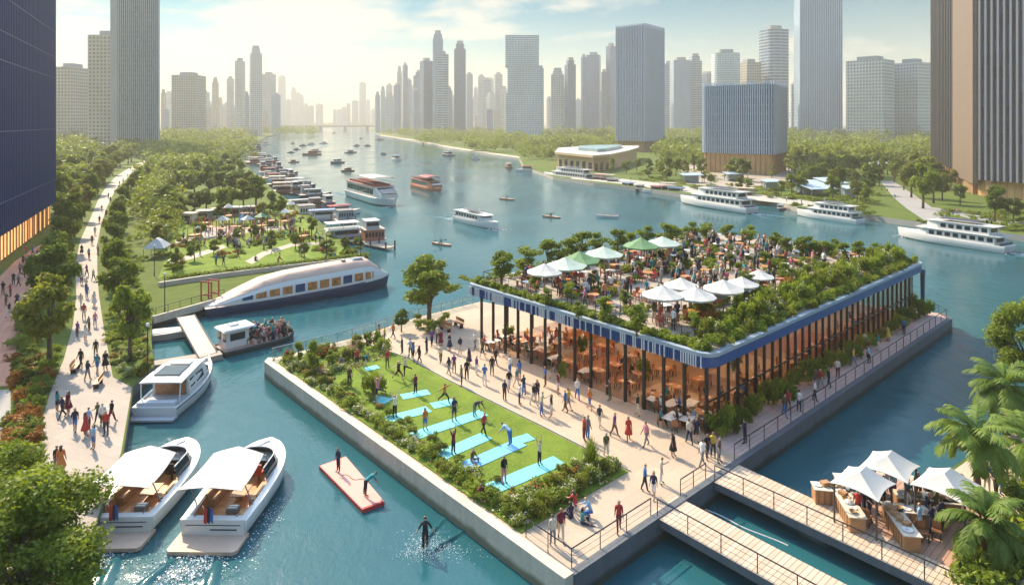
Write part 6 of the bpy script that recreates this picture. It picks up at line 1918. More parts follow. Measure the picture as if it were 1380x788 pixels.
# marina of houseboats along the park bank
def houseboat_kind(seed):
    r = random.Random(seed); Lh, B = 14, 4.4
    hm = hull(Lh, B, -.4, .8, [r.choice([NAVY, QUAYD, mat('hull_brown', (.2, .09, .05)), WHITE]), QUAYD, TAN], .7, 2.4, .92, .15, .92)
    c1 = [mat('cabin_red', (.36, .12, .08)), mat('cabin_grey', (.35, .37, .4)), mat('cabin_brown', (.26, .16, .11), .6, .2), CREAM, mat('cabin_navy', (.08, .12, .2), .5, .2), mat('cabin_brown', (.26, .16, .11))][seed]
    b = MB(); b.box((0, -.4, 1.95), (3.8, 10.5, 2.2)); cm = b.mesh('cabin', c1)
    ws = [('window', MB().box((s * 1.91, -4.6 + k * 1.7, 2.1), (.06, 1.1, .9)).mesh('window', DGLASS)) for s in (-1, 1) for k in range(6)]
    b = MB(); b.box((0, -.4, 3.14), (4.3, 11.2, .16)); rm = b.mesh('roof', r.choice([GREYM, TAN, mat('roof_dark', (.14, .13, .14), .6, .2)]))
    out = [('hull', hm), ('cabin', cm, ws), ('roof', rm)]
    if seed % 2 == 0:
        b = MB(); b.box((0, -1.2, 4.0), (3.2, 7, 1.6)); out.append(('upper_cabin', b.mesh('upper_cabin', r.choice([mat('cabin_grey', (.35, .37, .4)), CREAM, mat('cabin_red', (.36, .12, .08))])), [('window', MB().box((0, -1.2, 4.2), (3.26, 6.2, .7)).mesh('window', DGLASS))]))
        b = MB(); b.box((0, -1.2, 4.88), (3.7, 7.6, .12)); out.append(('upper_roof', b.mesh('upper_roof', WHITE)))
    else:
        b = MB()
        for s in (-1, 1):
            for t in (-4.5, -1.5, 1.5, 4):
                b.tube([(s * 1.9, t, 3.2), (s * 1.9, t, 4.2)], .05, 4)
            b.tube([(s * 1.9, -4.5, 4.2), (s * 1.9, 4, 4.2)], .05, 4)
        out.append(('roof_rail', b.mesh('roof_rail', GREYM)))
    return out


HBK = [houseboat_kind(s) for s in range(6)]
hbi = 0
for row, (xa, ya, xb, yb, n) in enumerate([(398, 280, 470, 291, 4), (400, 292, 478, 301, 3), (452, 322, 520, 330, 2), (372, 250, 420, 256, 4), (378, 260, 432, 266, 4), (350, 232, 392, 236, 4), (356, 240, 398, 245, 4), (336, 212, 366, 215, 4), (340, 220, 376, 224, 4), (330, 200, 352, 202, 3), (340, 194, 362, 195, 3)]):
    for i in range(n):
        f = (i + .5) / n; p = P(xa + (xb - xa) * f, ya + (yb - ya) * f, WATER)
        if (hbi * 7 + row) % 5 < 2:
            spawn('launch', LKS[(hbi + row) % 5], f'{ORD[i]} vessel out, a launch, on the {ORD[row]} mooring row by the park', 'boat', p, R(-62 + rb.uniform(-14, 14)), 1.25, 'launches on the park moorings'); hbi += 1
            continue
        spawn('houseboat', HBK[(hbi * 5 + row) % 6], f'{ORD[i]} houseboat out from the bank on the {ORD[row]} mooring row by the park', 'houseboat', p, R(-62 + rb.uniform(-4, 4)) , (rb.uniform(.85, 1.05), (xb - xa) * p.y / F / n / 13.5, rb.uniform(.85, 1.1)), 'houseboats along the park bank'); hbi += 1
for i, (xa, ya, xb, yb) in enumerate([(388, 287, 474, 298), (366, 256, 430, 264), (344, 237, 396, 243), (330, 217, 374, 222), (448, 318, 526, 333)]):
    a_, b_ = P(xa, ya, WATER + .5), P(xb, yb, WATER + .5); d = (b_ - a_).normalized(); n_ = Vector((-d.y, d.x, 0)) * 1.1
    q = empty('pier', (a_.x, a_.y, 0)); m_ = MB(); m_.prism([(v.x - a_.x, v.y - a_.y) for v in (a_ - n_, b_ - n_, b_ + n_, a_ + n_)], WATER + .35, WATER + .5, 0); m_.build('walkway', M['deck_boards'], q)
    pm = MB().tube([(0, 0, -3.5), (0, 0, .3)], .16, 8).mesh('pile', BARK)
    for k in range(5):
        for s in (-1, 1):
            v = a_.lerp(b_, k / 4) + n_ * s * .95 - a_; hang(q, [('pile', pm, None, (v.x, v.y, 0))])
    tag(q, f'timber pier of the houseboat moorings, {ORD[i]} of five along the bank', 'pier', 'piers of the moorings')
# kayaks and a rowing boat
ky = hull(3.6, .8, -.1, .22, [mat('kayak_orange', (.6, .2, .08), .4, .1), mat('kayak_orange', (.6, .2, .08)), TAN], .5, 1.8, .3, .08, .8)
for x, y, lab, k in ((595, 330, 'orange kayak with a paddler, nearest the lone airy tree', 1.3), (683, 269, 'orange kayak with a paddler far behind the roof terrace', 1.5), (743, 293, 'orange kayak with a paddler just beyond the roof terrace trees', 1.4), (818, 293, 'small empty white dinghy right of the kayaks', 1.5)):
    p = P(x, y, WATER)
    if 'dinghy' in lab:
        spawn('dinghy', [('hull', hull(3.6, 1.4, -.15, .4, [WHITE, WHITE, TAN], .5, 2, .85, .1, .85, None, None, .1, .1)), ('thwart', MB().box((0, 0, .3), (1.2, .3, .05)).mesh('thwart', TEAK))], lab, 'dinghy', p, 1.3, k)
        continue
    pd = MB().tube([(-1.1, .2, .75), (1.1, .2, .55)], .025, 5); pd.box((-1.2, .2, .76), (.35, .05, .16)); pd.box((1.2, .2, .54), (.35, .05, .16))
    spawn('kayak', [('hull', ky), ('paddle', pd.mesh('paddle', DARKM))], lab, 'kayak', p, 1.0, k, 'kayaks on the river')
    person(p + Vector((0, 0, .12)), 'in an orange kayak', 'kayakers', 'sitting on the ground', 1.0, s=1.25, rg=rb, gown=False)
spawn('rowing_boat', [('hull', hull(6.4, 2.2, -.25, .7, [mat('hull_tan', (.5, .4, .33), .5, .1), NAVY, TAN], .5, 2, .8, .25, .85, None, None, .15, .14)), ('cover', MB().loft([[(math.cos(t) * 1.0, -2.6 + 5 * q, .72 + .25 * math.sin(t)) for t in [3.1416 * k / 8 for k in range(9)]] for q in (0, 1)], 0, False, closed=False).mesh('cover', mat('boat_cover', (.55, .5, .46), .7, .08)))], 'covered rowing boat tied up at the park end of the gangway', 'rowing boat', P(226, 455, WATER), R(-68), 1)
# floating exercise mat
fm = empty('floating_mat', tuple(P(473, 650, WATER))); tag(fm, 'pink floating exercise mat with red sides on the water', 'floating mat')
co = [P(430, 628, WATER + .2), P(488, 687, WATER + .2), P(518, 676, WATER + .2), P(466, 615, WATER + .2)]; cc = P(473, 650, WATER)
b = MB(); b.prism([(p.x - cc.x, p.y - cc.y) for p in co], -.08, .24, 0); b.build('buoyant_base', mat('mat_red', (.55, .05, .05), .5, .08), fm)
b = MB(); b.prism([((p.x - cc.x) * .97, (p.y - cc.y) * .97) for p in co], .235, .262, 0); b.build('foam_top', PINKD, fm)
p = P(456, 636, WATER + .25); person(Vector((p.x, p.y, WATER + .26)), 'on the pink floating mat', 'people on the floating mat', 'standing', 2.6, 'navy', 'navy', rg=rb, hair='dark', long=False, gown=False)
p = P(493, 668, WATER + .25); person(Vector((p.x, p.y, WATER + .26)), 'on the pink floating mat', 'people on the floating mat', 'bending forward', -1.0, 'teal', 'black', rg=rb, hair='brown', long=False, gown=False)
b = MB(); q0 = P(461, 640, WATER + .27); b.tube([(q0 + Vector((.25 * t, -.1 * t + .18 * math.sin(t * 1.3), 0))) for t in range(9)], .02, 5); tag(b.build('leash', CLOTH['black']), 'thin black leash lying on the pink floating mat', 'leash')
p = P(573, 741, WATER); person(Vector((p.x, p.y, WATER - .02)), 'skimming over the river in spray', 'water rider', 'arms spread', 0.15, 'black', 'black', rg=rb, hair='brown', long=False, gown=False, s=1.06)
spray('splash', (p.x, p.y - .1, WATER), 1500, .75, .5, .28, .022, 12); spray('splash', (p.x + .9, p.y + .5, WATER), 500, 1.2, .35, .03, .022, 13, -.5)
wake((p.x, p.y - .1, 0), 2.6, 4, 1.0, 14)
# ------------------------------------------------------------------ towers and skyline
facade('skin_blue', (.17, .29, .44), (.03, .09, .19), 2.2, 3.6, .35, .25)
facade('skin_slate', (.14, .21, .32), (.03, .07, .15), 1.6, 3.6, .45, .22)
facade('skin_pale', (.55, .55, .54), (.10, .14, .18), 3.0, 3.4, .45, .4)
facade('skin_warm', (.50, .43, .36), (.12, .11, .11), 3.2, 3.3, .45, .42)
facade('skin_bands', (.38, .43, .49), (.05, .10, .17), 9.0, 3.8, .06, .45)
facade('skin_ribs', (.42, .52, .62), (.06, .13, .22), 1.8, 30, .5, .0, slab=0)
facade('skin_grid', (.66, .69, .70), (.12, .19, .26), 1.9, 2.6, .4, .38)
facade('skin_navy', (.025, .06, .17), (.012, .035, .115), 1.5, 3.6, .22, .04, .12, .4, .35)
facade('skin_bronze', (.07, .07, .08), (.025, .05, .10), 1.4, 3.8, .1, .1, .08, .5, .7)
facade('skin_lobby', (.42, .25, .12), (.42, .24, .10), 2.0, 6.0, .2, .05)
ROOFG = mat('roof_grey', (.35, .35, .35), .8, .1)
PANEL = facade('panel_tan', (.19, .135, .10), (.19, .135, .10), .9, 3.9, .06, .02, .5, .55, .1)
LIT = mat('lobby_light', (1.0, .50, .18), .6, .3, .8, emit=0.9)


def quad_of(p, wx, wy, ang):
    c, s = math.cos(ang), math.sin(ang)
    return [(p.x + x * c - y * s, p.y + x * s + y * c) for x, y in ((-wx / 2, -wy / 2), (wx / 2, -wy / 2), (wx / 2, wy / 2), (-wx / 2, wy / 2))]


def rel(poly, o):
    return [(x - o[0], y - o[1]) for x, y in poly]


def roundpoly(poly, r, n=4):
    """corners of a polygon rounded with radius r"""
    out = []; m_ = len(poly)
    for i in range(m_):
        a_, p, c = Vector(poly[i - 1]), Vector(poly[i]), Vector(poly[(i + 1) % m_])
        u, v = (a_ - p).normalized(), (c - p).normalized()
        s_, e_ = p + u * r, p + v * r
        for k in range(n + 1):
            t = k / n; q = s_ * (1 - t) ** 2 + p * 2 * t * (1 - t) + e_ * t * t; out.append((q.x, q.y))
    return out


def fins(mb, poly, z0, z1, step, dep, wid, m=0, skip=(), jit=0.0, rg_=None):
    n = len(poly); A = sum(poly[i][0] * poly[(i + 1) % n][1] - poly[(i + 1) % n][0] * poly[i][1] for i in range(n))
    if A < 0:
        poly = poly[::-1]
    acc = 0.0
    for i in range(n):
        a_, c = Vector(poly[i]), Vector(poly[(i + 1) % n]); d = c - a_; Ls = d.length
        if i in skip or Ls < 1e-6:
            continue
        d /= Ls; nn = Vector((d.y, -d.x)); k = step - acc
        if acc == 0:
            k = step * .5
        while k < Ls:
            p = a_ + d * k + nn * dep / 2; w_ = wid * (1 + (rg_.uniform(-jit, jit) if rg_ else 0))
            mb.box((p.x, p.y, (z0 + z1) / 2), (w_, dep, z1 - z0), math.atan2(d.y, d.x), m); k += step
        acc = Ls - (k - step)


def finned_tower(name, label, poly, z0, z1, skin, finm, step, dep, wid, base_z=0, base_inset=.06, round_=0, lobby=M['skin_lobby'], grp=None, crown=True, floors=None, cat='tower'):
    o = poly[0]; root = empty(name, (o[0], o[1], 0)); tag(root, label, cat, grp)
    pl = rel(poly, o)
    if round_:
        pl = roundpoly(pl, round_)
    b = MB(); b.prism(pl, z0, z1, 0, 1); b.build('glass_body', [skin, ROOFG], root)
    b = MB(); fins(b, pl, z0, z1 + (1.2 if crown else 0), step, dep, wid); b.build('louver_cladding', finm, root)
    c = Vector((sum(p[0] for p in pl) / len(pl), sum(p[1] for p in pl) / len(pl)))
    if z0 > .5:
        inn = [tuple(c + (Vector(p) - c) * (1 - base_inset)) for p in pl]
        b = MB(); b.prism(inn, -.5, z0, 0); lb = b.build('lobby', lobby, root)
        b = MB(); fins(b, inn, 0, z0, max(2.2, step), .5, .45); b.build('lobby_column', WOODW, lb)
    return root, pl, c


GF = mat('fin_grey', (.42, .44, .46), .5, .08, .05)
NF = mat('fin_navy', (.02, .06, .20), .35, .1, .05)
# dark blue tower on the brick path
L1 = [(-100, 142), (-76.5, 95.5), (-110, 78), (-134, 124)]
root, pl, c = finned_tower('office_tower', 'dark blue tower with lit ground floor beside the brick path', L1, 4.6, 49.5, M['skin_navy'], NF, 1.15, .35, .16, base_inset=.05)
b = MB(); fins(b, [tuple(c + (Vector(p) - c) * 1.0) for p in pl], 0, 0, 5, 1, 1)
b = MB()
for z in (9.5, 20.5, 31.5, 36.0, 41.5):
    n_ = len(pl); ring_ = [tuple(c + (Vector(p) - c) * 1.012) for p in pl]
    b.prism(ring_, z, z + .16, 0)
b.build('belt_trim', mat('belt_pale', (.45, .47, .52), .4, .05), root)
inn = [tuple(c + (Vector(p) - c) * .965) for p in pl]
n_ = len(inn)
A_ = sum(inn[i][0] * inn[(i + 1) % n_][1] - inn[(i + 1) % n_][0] * inn[i][1] for i in range(n_))
for i in range(n_):
    a_, d_ = Vector(inn[i]), Vector(inn[(i + 1) % n_]); k = int((d_ - a_).length / 4.2)
    if i > 1:
        continue
    for q in range(k):
        m0 = a_.lerp(d_, (q + .12) / k); m1 = a_.lerp(d_, (q + .88) / k)
        nn = Vector(((d_ - a_).y, -(d_ - a_).x)).normalized()
        if nn.dot((a_ + d_) / 2 - c) < 0:
            nn = -nn
        b = MB(); m0 = m0 + nn * .06; m1 = m1 + nn * .06
        b.add([(m0.x, m0.y, .2), (m1.x, m1.y, .2), (m1.x, m1.y, 4.0), (m0.x, m0.y, 4.0)], [(0, 1, 2, 3)]); b.build('lit_window', LIT, root)
# striped grey tower with timber foot beyond it, and its neighbours
V2 = lambda px, Y: ((px - 690) * Y / F, Y)
L2 = [V2(150, 486), V2(158, 476), V2(214, 481), V2(208, 520), V2(150, 525)]
finned_tower('office_tower', 'tall grey ribbed tower on a timber-clad foot above the grove', L2, 7.5, 150, M['skin_slate'], mat('fin_warm', (.44, .46, .48), .5, .08, .05), 1.35, .7, .4, base_inset=-.01)
b = MB()


def slab_tower(name, label, px0, px1, ytop, Y, skin, depth=None, ang=0.0, grp=None, steps=(), crown=None, spire=0.0, cat='high-rise', roundr=0):
    w_ = (px1 - px0) * Y / F; p = Vector((((px0 + px1) / 2 - 690) * Y / F, Y, 0)); H = HC + (HY - ytop) * Y / F
    dp = depth or w_ * RT_.uniform(.7, 1.0)
    k = abs(math.cos(ang)) + abs(math.sin(ang)) * dp / w_
    w_ /= k
    root = empty(name, (p.x, p.y + dp / 2, 0)); tag(root, label, cat, grp)
    pl = quad_of(Vector((0, 0, 0)), w_, dp, ang)
    if roundr:
        pl = roundpoly(pl, w_ * roundr)
    b = MB(); b.prism(pl, -1, H, 0, 1); b.build('facade', [skin, ROOFG], root)
    for (k0, k1, z0, z1) in steps:
        q = [(x * k0, y * k1) for x, y in pl]; b = MB(); b.prism(q, H * z0 + .1, H * z1, 0, 1); b.build('upper_block', [skin, ROOFG], root)
    b = MB(); t = H * max([1] + [s[3] for s in steps])
    b.prism([(x * .55, y * .5) for x, y in pl], t + .01, t + H * .02 + 2.5, 0); b.build('roof_plant', ROOFG, root)
    if spire:
        MB().tube([(0, 0, t), (0, 0, t + spire * .5), (0, 0, t + spire)], [w_ * .06, w_ * .03, .2], 6).build('spire', GF, root)
    return root


RT_ = random.Random(19)
slab_tower('apartment_tower', 'brown gridded tower directly behind the grey ribbed tower', 118, 156, 47, 560, M['skin_warm'], 30, 0)
slab_tower('apartment_tower', 'lower sunlit block beside the dark blue tower edge', 72, 97, 90, 640, M['skin_warm'], 30, 0)
slab_tower('apartment_tower', 'squat sunlit block between the brown tower and its neighbour', 96, 120, 97, 690, M['skin_warm'], 30, 0)
slab_tower('apartment_tower', 'broad rosy block standing alone past the grey ribbed tower', 231, 264, 101, 900, M['skin_warm'], 30, 0)
# right bank: prominent ones
T2 = [V2(830, 496), V2(867, 478), V2(895, 505), V2(858, 524)]
finned_tower('office_tower', 'square striped tower with dark side face on a timber foot', T2, 8, 94, M['skin_slate'], mat('fin_pale', (.58, .62, .70), .5, .08, .05), 1.45, .8, .5, base_inset=.1)
T3 = [V2(946, 289), V2(1043, 268), V2(1061, 300), V2(968, 322)]
finned_tower('office_block', 'wide low ribbed block with rounded corners on a golden foot', T3, 8.6, 38, M['skin_slate'], mat('fin_silver', (.50, .57, .66), .45, .08, .05), .95, .5, .34, base_inset=.03, round_=3.2, lobby=mat('lobby_gold', (.5, .3, .12), .6, .25, .2), cat='office block')
b = MB()
T7 = [(201, 310), (157, 229), (138.6, 193), (149, 163), (236, 196), (262, 292)]
o_ = T7[0]; root = empty('office_tower', (o_[0], o_[1], 0)); tag(root, 'tall bronze finned tower with a plain tan panel at the right bank', 'tower')
pl = rel(T7, o_); c = Vector((sum(p[0] for p in pl) / 6, sum(p[1] for p in pl) / 6))
b = MB(); b.prism(pl, 5, 118, 0, 1); b.build('glass_body', [M['skin_bronze'], ROOFG], root)
FB = mat('fin_bronze', (.085, .075, .08), .45, .15, .05); FP = mat('fin_lilac', (.19, .19, .22), .5, .1, .05)
ccw = pl if sum(pl[i][0] * pl[(i + 1) % 6][1] - pl[(i + 1) % 6][0] * pl[i][1] for i in range(6)) > 0 else pl[::-1]
b = MB(); fins(b, [pl[0], pl[1], (pl[1][0] + 30, pl[1][1] + 30)], 5, 119, 5.6, 1.2, 1.5, 0, (1, 2)); b.build('louver_cladding', FB, root)
b = MB(); fins(b, [pl[2], pl[3], (pl[2][0] + 30, pl[2][1] + 10)], 5, 119, 1.75, .8, .6, 0, (1, 2)); b.build('louver_cladding', FP, root)
b = MB(); fins(b, [pl[3], pl[4], (pl[3][0] + 30, pl[3][1] + 60)], 5, 119, 1.9, .8, .7, 0, (1, 2)); b.build('louver_cladding', FP, root)
p1, p2 = Vector(pl[1]), Vector(pl[2]); nn = Vector((-(p2 - p1).y, (p2 - p1).x)).normalized()
if nn.dot((p1 + p2) / 2 - c) < 0:
    nn = -nn
b = MB(); q = [p1 + nn * .1, p2 + nn * .1, p2 + nn * 1.4, p1 + nn * 1.4]; b.prism([(v.x, v.y) for v in q], 3.6, 119.5, 0); b.build('plain_panel', PANEL, root)
inn = [tuple(c + (Vector(p) - c) * .97) for p in pl]
b = MB(); b.prism(inn, -.5, 5, 0); lb = b.build('lobby', M['skin_lobby'], root)
for i in range(4):
    a_, d_ = Vector(pl[i]), Vector(pl[i + 1])
    for k in range(max(2, int((d_ - a_).length / 9))):
        v = a_.lerp(d_, (k + .3) / max(2, int((d_ - a_).length / 9))); v = c + (v - c) * .985
        b = MB(); b.box((v.x, v.y, 2.4), (1.6, 1.6, 5.1), math.atan2((d_ - a_).y, (d_ - a_).x)); b.build('lobby_pillar', mat('pillar_copper', (.42, .22, .12), .5, .15), lb)
b = MB(); b.prism(rel([(143, 206), (152, 180), (175, 176), (170, 208)], o_), 0, 3.4, 0); b.build('timber_annex', mat('annex_wood', (.56, .33, .16), .6, .15), root)
# stacked white tower
Yt = 820
for_ = empty('stacked_tower', ((705 - 690) * Yt / F, Yt, 0)); tag(for_, 'white gridded tower of three shifted stacked blocks over the trees', 'tower')
wt = 46 * Yt / F
for k, (z0, z1, dx, kx) in enumerate(((-1, 58, 0, 1.06), (58.2, 92, 2.0, 1.02), (92.2, 130, -1.6, .98))):
    b = MB(); b.prism(roundpoly([(-wt / 2 * kx + dx, -16), (wt / 2 * kx + dx, -16), (wt / 2 * kx + dx, 18), (-wt / 2 * kx + dx, 18)], 3), z0, z1, 0, 1); b.build('tower_block', [M['skin_grid'], ROOFG], for_)
for px0, px1, yt, Yd, sk, lab, ang, rr in [(1083, 1147, -14, 700, 'skin_ribs', 'tallest pale ribbed glass tower rising out of view', -.28, 0), (1160, 1212, 80, 650, 'skin_pale', 'pale gridded apartment tower beside the tallest ribbed one', .7, 0), (1220, 1258, 84, 660, 'skin_pale', 'pale gridded tower next to the bronze tower edge', .5, 0), (1030, 1068, 39, 800, 'skin_bands', 'tall rounded pale tower behind the wide low block', .3, .3), (965, 1000, 71, 760, 'skin_grid', 'rounded white tower above the wide low block', 0, .3), (1001, 1026, 84, 800, 'skin_warm', 'brownish tower peeping over the wide low block', .2, 0)]:
    slab_tower('apartment_tower', lab, px0, px1, yt, Yd, M[sk], None, ang, None, (), None, 0, 'high-rise', rr)
b = MB()
SKY_L = [(214, 222, 122), (266, 278, 124), (282, 293, 107), (293, 299, 133), (305, 313, 106), (316, 327, 82), (333, 351, 68), (351, 368, 100), (373, 384, 103), (384, 391, 135), (392, 398, 118), (398, 404, 126), (404, 409, 127), (408, 415, 138), (415, 422, 143), (425, 429, 150), (325, 335, 125), (340, 352, 130), (366, 375, 128), (222, 231, 140), (274, 284, 138), (300, 308, 140), (250, 262, 128)]
SKY_R = [(448, 453, 148), (453, 460, 148), (460, 467, 145), (466, 472, 140), (474, 482, 136), (484, 492, 112), (492, 499, 133), (499, 505, 145), (504, 512, 125), (512, 519, 118), (519, 530, 127), (530, 539, 115), (535, 541, 93), (542, 549, 88), (547, 554, 108), (554, 565, 122), (557, 575, 98), (565, 582, 82), (582, 597, 48), (585, 604, 73), (598, 610, 118), (612, 627, 62), (627, 637, 100), (635, 650, 129), (650, 662, 107), (665, 677, 100), (585, 598, 128), (552, 563, 122), (604, 616, 130), (655, 668, 125), (674, 684, 118)]
SKY_E = [(726, 733, 92), (737, 743, 132), (743, 761, 96), (762, 776, 83), (776, 783, 135), (783, 791, 77), (791, 811, 74), (811, 818, 97), (818, 830, 62), (896, 908, 86), (908, 931, 81), (931, 946, 78), (946, 965, 100), (1068, 1083, 113), (1148, 1160, 109), (1212, 1221, 118), (752, 764, 120), (800, 816, 125), (920, 936, 118), (1020, 1034, 112), (882, 899, 110)]
TONE = {'skin_blue': 'blue', 'skin_slate': 'slate', 'skin_pale': 'pale', 'skin_bands': 'banded', 'skin_ribs': 'ribbed', 'skin_warm': 'tan'}
for side_, lst, dist, where in (('a', SKY_L, (1150, 1500), 'left of the river, counting from the grey ribbed tower'), ('b', SKY_R, (1250, 1700), 'across the river, counting from the bridge'), ('c', SKY_E, (1000, 1350), 'behind the right bank, counting from the stacked white tower')):
    for i, (x0, x1, yt) in enumerate(sorted(lst)):
        sk = RT_.choice(['skin_blue', 'skin_slate', 'skin_blue', 'skin_pale', 'skin_bands', 'skin_ribs'])
        if side_ == 'a' and x1 < 300:
            sk = RT_.choice(['skin_warm', 'skin_pale'])
        Yd = RT_.uniform(*dist) * (1.3 if yt > 128 else 1)
        if yt < 88:
            Yd = RT_.uniform(1000, 1150)
        if 380 < x1 < 512:
            Yd = RT_.uniform(3000, 3150)
        st = [(.7, .7, 1, 1.06)] if RT_.random() < .35 else []
        if (x0, x1) == (582, 597):
            st = [(.8, .8, 1, 1.05)]
        sp_ = 14 if (x0, x1) in ((612, 627), (484, 492), (542, 549)) else 0
        slab_tower('skyscraper', f'{ORD[i]} {TONE[sk]} skyline tower {where}', x0, x1, yt + (4 if st else 0), Yd, M[sk], None, RT_.choice([0, .25, -.3, .5, .0]), 'skyline towers', st, None, sp_, 'skyscraper', RT_.choice([0, 0, 0, .3]))
for i in range(46):
    x = RT_.uniform(440, 1010) if i > 12 else RT_.uniform(215, 440); Yd = RT_.uniform(3000, 3500) if 370 < x < 520 else RT_.uniform(1800, 2500)
    slab_tower('skyscraper', 'faint slender tower lost in the haze behind the nearer skyline', x, x + RT_.uniform(4, 9), (RT_.uniform(132, 152) if 370 < x < 520 else RT_.uniform(100, 148)), Yd, M[RT_.choice(['skin_blue', 'skin_slate', 'skin_bands'])], None, RT_.choice([0, .3, -.3]), 'faint far towers', (), None, 0, 'skyscraper')
# low town between the towers and the woods
for i in range(70):
    x = RT_.uniform(515, 1250) if i > 18 else RT_.uniform(215, 360); Yd = RT_.uniform(1250, 1900)
    slab_tower('city_block', 'low pale city block at the foot of the hazy skyline', x, x + RT_.uniform(6, 16), RT_.uniform(140, 157), Yd, M[RT_.choice(['skin_pale', 'skin_warm', 'skin_blue', 'skin_bands'])], None, RT_.uniform(-.4, .4), 'low city blocks', (), None, 0, 'city block')
# ------------------------------------------------------------------ stalls, gangway, bridge, wooden hall and the rest
def awning_kind(Lx, Ly, h):
    """four-pointed stretched canvas with a short ridge"""
    ridge = Lx * .17; n = 8; T_ = (0, .12, .28, .46, .64, .82, 1.0)
    per = []
    for (x0, y0), (x1, y1) in (((-1, -1), (1, -1)), ((1, -1), (1, 1)), ((1, 1), (-1, 1)), ((-1, 1), (-1, -1))):
        for k in range(n):
            t = k / n; x, y = x0 + (x1 - x0) * t, y0 + (y1 - y0) * t; pull = .10 * math.sin(math.pi * t)
            if y0 == y1:
                y *= 1 - pull
            else:
                x *= 1 - pull
            per.append((x * Lx / 2, y * Ly / 2, .10 * math.sin(math.pi * t)))
    rings = []
    for t in T_:
        rings.append([(x + (max(-ridge, min(ridge, x * .45)) - x) * t, y * (1 - t), h + dz * (1 - t) + .78 * t ** 1.2) for x, y, dz in per])
    b = MB(); b.loft(rings, 0, False); m_ = len(b.f)
    b.v += [(x, y, z - .03) for x, y, z in b.v]; k = len(b.v) // 2
    b.f += [tuple(q + k for q in f[::-1]) for f in b.f[:m_]]; b.m += [0] * m_; b.u += [None] * m_
    cm = smooth_by_angle(b.mesh('canopy', CANVAS), 16)
    pm = MB().tube([(0, 0, 0), (0, 0, h)], .055, 8).mesh('pole', mat('pole_dark', (.08, .06, .05), .5, .1))
    return [('canopy', cm)] + [('pole', pm, None, (sx * (Lx / 2 - .18), sy * (Ly / 2 - .18), 0)) for sx in (-1, 1) for sy in (-1, 1)]


COUNTER = mat('counter_wood', (.38, .2, .09), .6, .3, 1.2)


def counter_kind(Lx, Ly):
    b = MB(); b.box((0, 0, .40), (Lx, Ly, .80)); bm = b.mesh('body', COUNTER)
    b = MB(); b.box((0, 0, .826), (Lx + .12, Ly + .12, .05)); tm = b.mesh('worktop', mat('worktop', (.6, .52, .42), .5, .1))
    b = MB()
    for k in range(int(Lx / .32)):
        b.box((-Lx / 2 + .18 + k * .32, -Ly / 2 - .012, .40), (.05, .02, .76))
    return [('body', bm, [('slat', b.mesh('slat', mat('counter_dark', (.2, .1, .045), .6, .2)))]), ('worktop', tm)]


AW = awning_kind(2.6, 2.5, 2.15)
AWL = ['white stretched awning of the first market stall, nearest the plaza', 'white stretched awning at the back, out over the water edge', 'white stretched awning partly behind the tall palm']
SA = [(16.9, -7.6), (20.2, -7.8), (18.2, -12.0)]
AX = [P(1163, 643, 2.5), P(1199, 621, 2.5), P(1277, 651, 2.5)]
for i in range(3):
    q = AX[i]
    spawn('awning', AW, AWL[i], 'awning', (q.x, q.y, .04), UANG + [0, .06, -.05][i], [1.0, 1.0, 1.08][i], 'market stall awnings')
rs_ = random.Random(14)
goods = [('bread_basket', MB().lathe([(.16, 0), (.24, .14), (.2, .13), (.14, .04)], (0, 0, 0), 10).mesh('bread_basket', mat('wicker', (.4, .24, .1), .7, .2)), 'basket', 'round wicker basket on the counter of a market stall'), ('platter', MB().lathe([(.05, 0), (.26, .02), (.28, .05), (.05, .03)], (0, 0, 0), 12).mesh('platter', WHITE), 'platter', 'white serving platter on the counter of a market stall'), ('cloth_bundle', MB().lathe([(.26, 0), (.24, .12), (.12, .2), (.02, .22)], (0, 0, 0), 9).mesh('cloth_bundle', CANVAS), 'bundle', 'folded white cloth bundle on the counter of a market stall'), ('crate', MB().box((0, 0, .11), (.46, .34, .22)).mesh('crate', COUNTER), 'crate', 'wooden crate standing on the counter of a market stall')]
ci = 0
for px, py, ln, rz in [(1142, 694, 3.2, UANG - 2.45), (1126, 676, 2.4, UANG - .9), (1158, 664, 2.6, UANG - .9), (1216, 724, 2.4, UANG - 2.45), (1232, 706, 3.0, UANG - .9), (1246, 688, 3.0, UANG - .9), (1270, 682, 2.4, UANG - 2.45)]:
    q = P(px, py, .04)
    lab = ['long slatted counter at the front of the first stall', 'slatted counter at the back of the first stall by the water', 'slatted counter on the inner side of the first stall', 'end counter of the palm-side stall facing the balustrade', 'slatted counter along the near side of the palm-side stall', 'slatted counter in the middle of the palm-side stall', 'short counter deep under the palm-side awning'][ci]
    spawn('stall_counter', counter_kind(ln, .8), lab, 'counter', (q.x, q.y, .04), rz, 1, 'market stall counters')
    for k in range(int(ln / .42)):
        g = rs_.choice(goods); d = Vector((math.cos(rz), math.sin(rz), 0)); e_ = Vector((-d.y, d.x, 0))
        w_ = q + d * (-ln / 2 + .25 + k * .42) + e_ * rs_.uniform(-.15, .15)
        spawn(g[0], g[1], g[3], g[2], (w_.x, w_.y, .892), rs_.uniform(0, 3), rs_.uniform(.8, 1.15), g[2] + 's on the stall counters')
    ci += 1
for px, py in [(1150, 680), (1163, 690), (1172, 700), (1156, 700), (1182, 690), (1190, 682), (1140, 672), (1176, 674), (1204, 674), (1222, 698), (1240, 720), (1250, 706), (1256, 720), (1262, 700), (1224, 684), (1238, 676), (1252, 672), (1282, 690), (1268, 716), (1196, 664), (1342, 672), (1350, 666), (1330, 664), (1296, 676)]:
    person(P(px, py, .04), 'among the market stalls', 'people at the market stalls', rs_.choice(['standing', 'standing', 'strolling', 'arms folded', 'holding a phone']), rg=rs_)
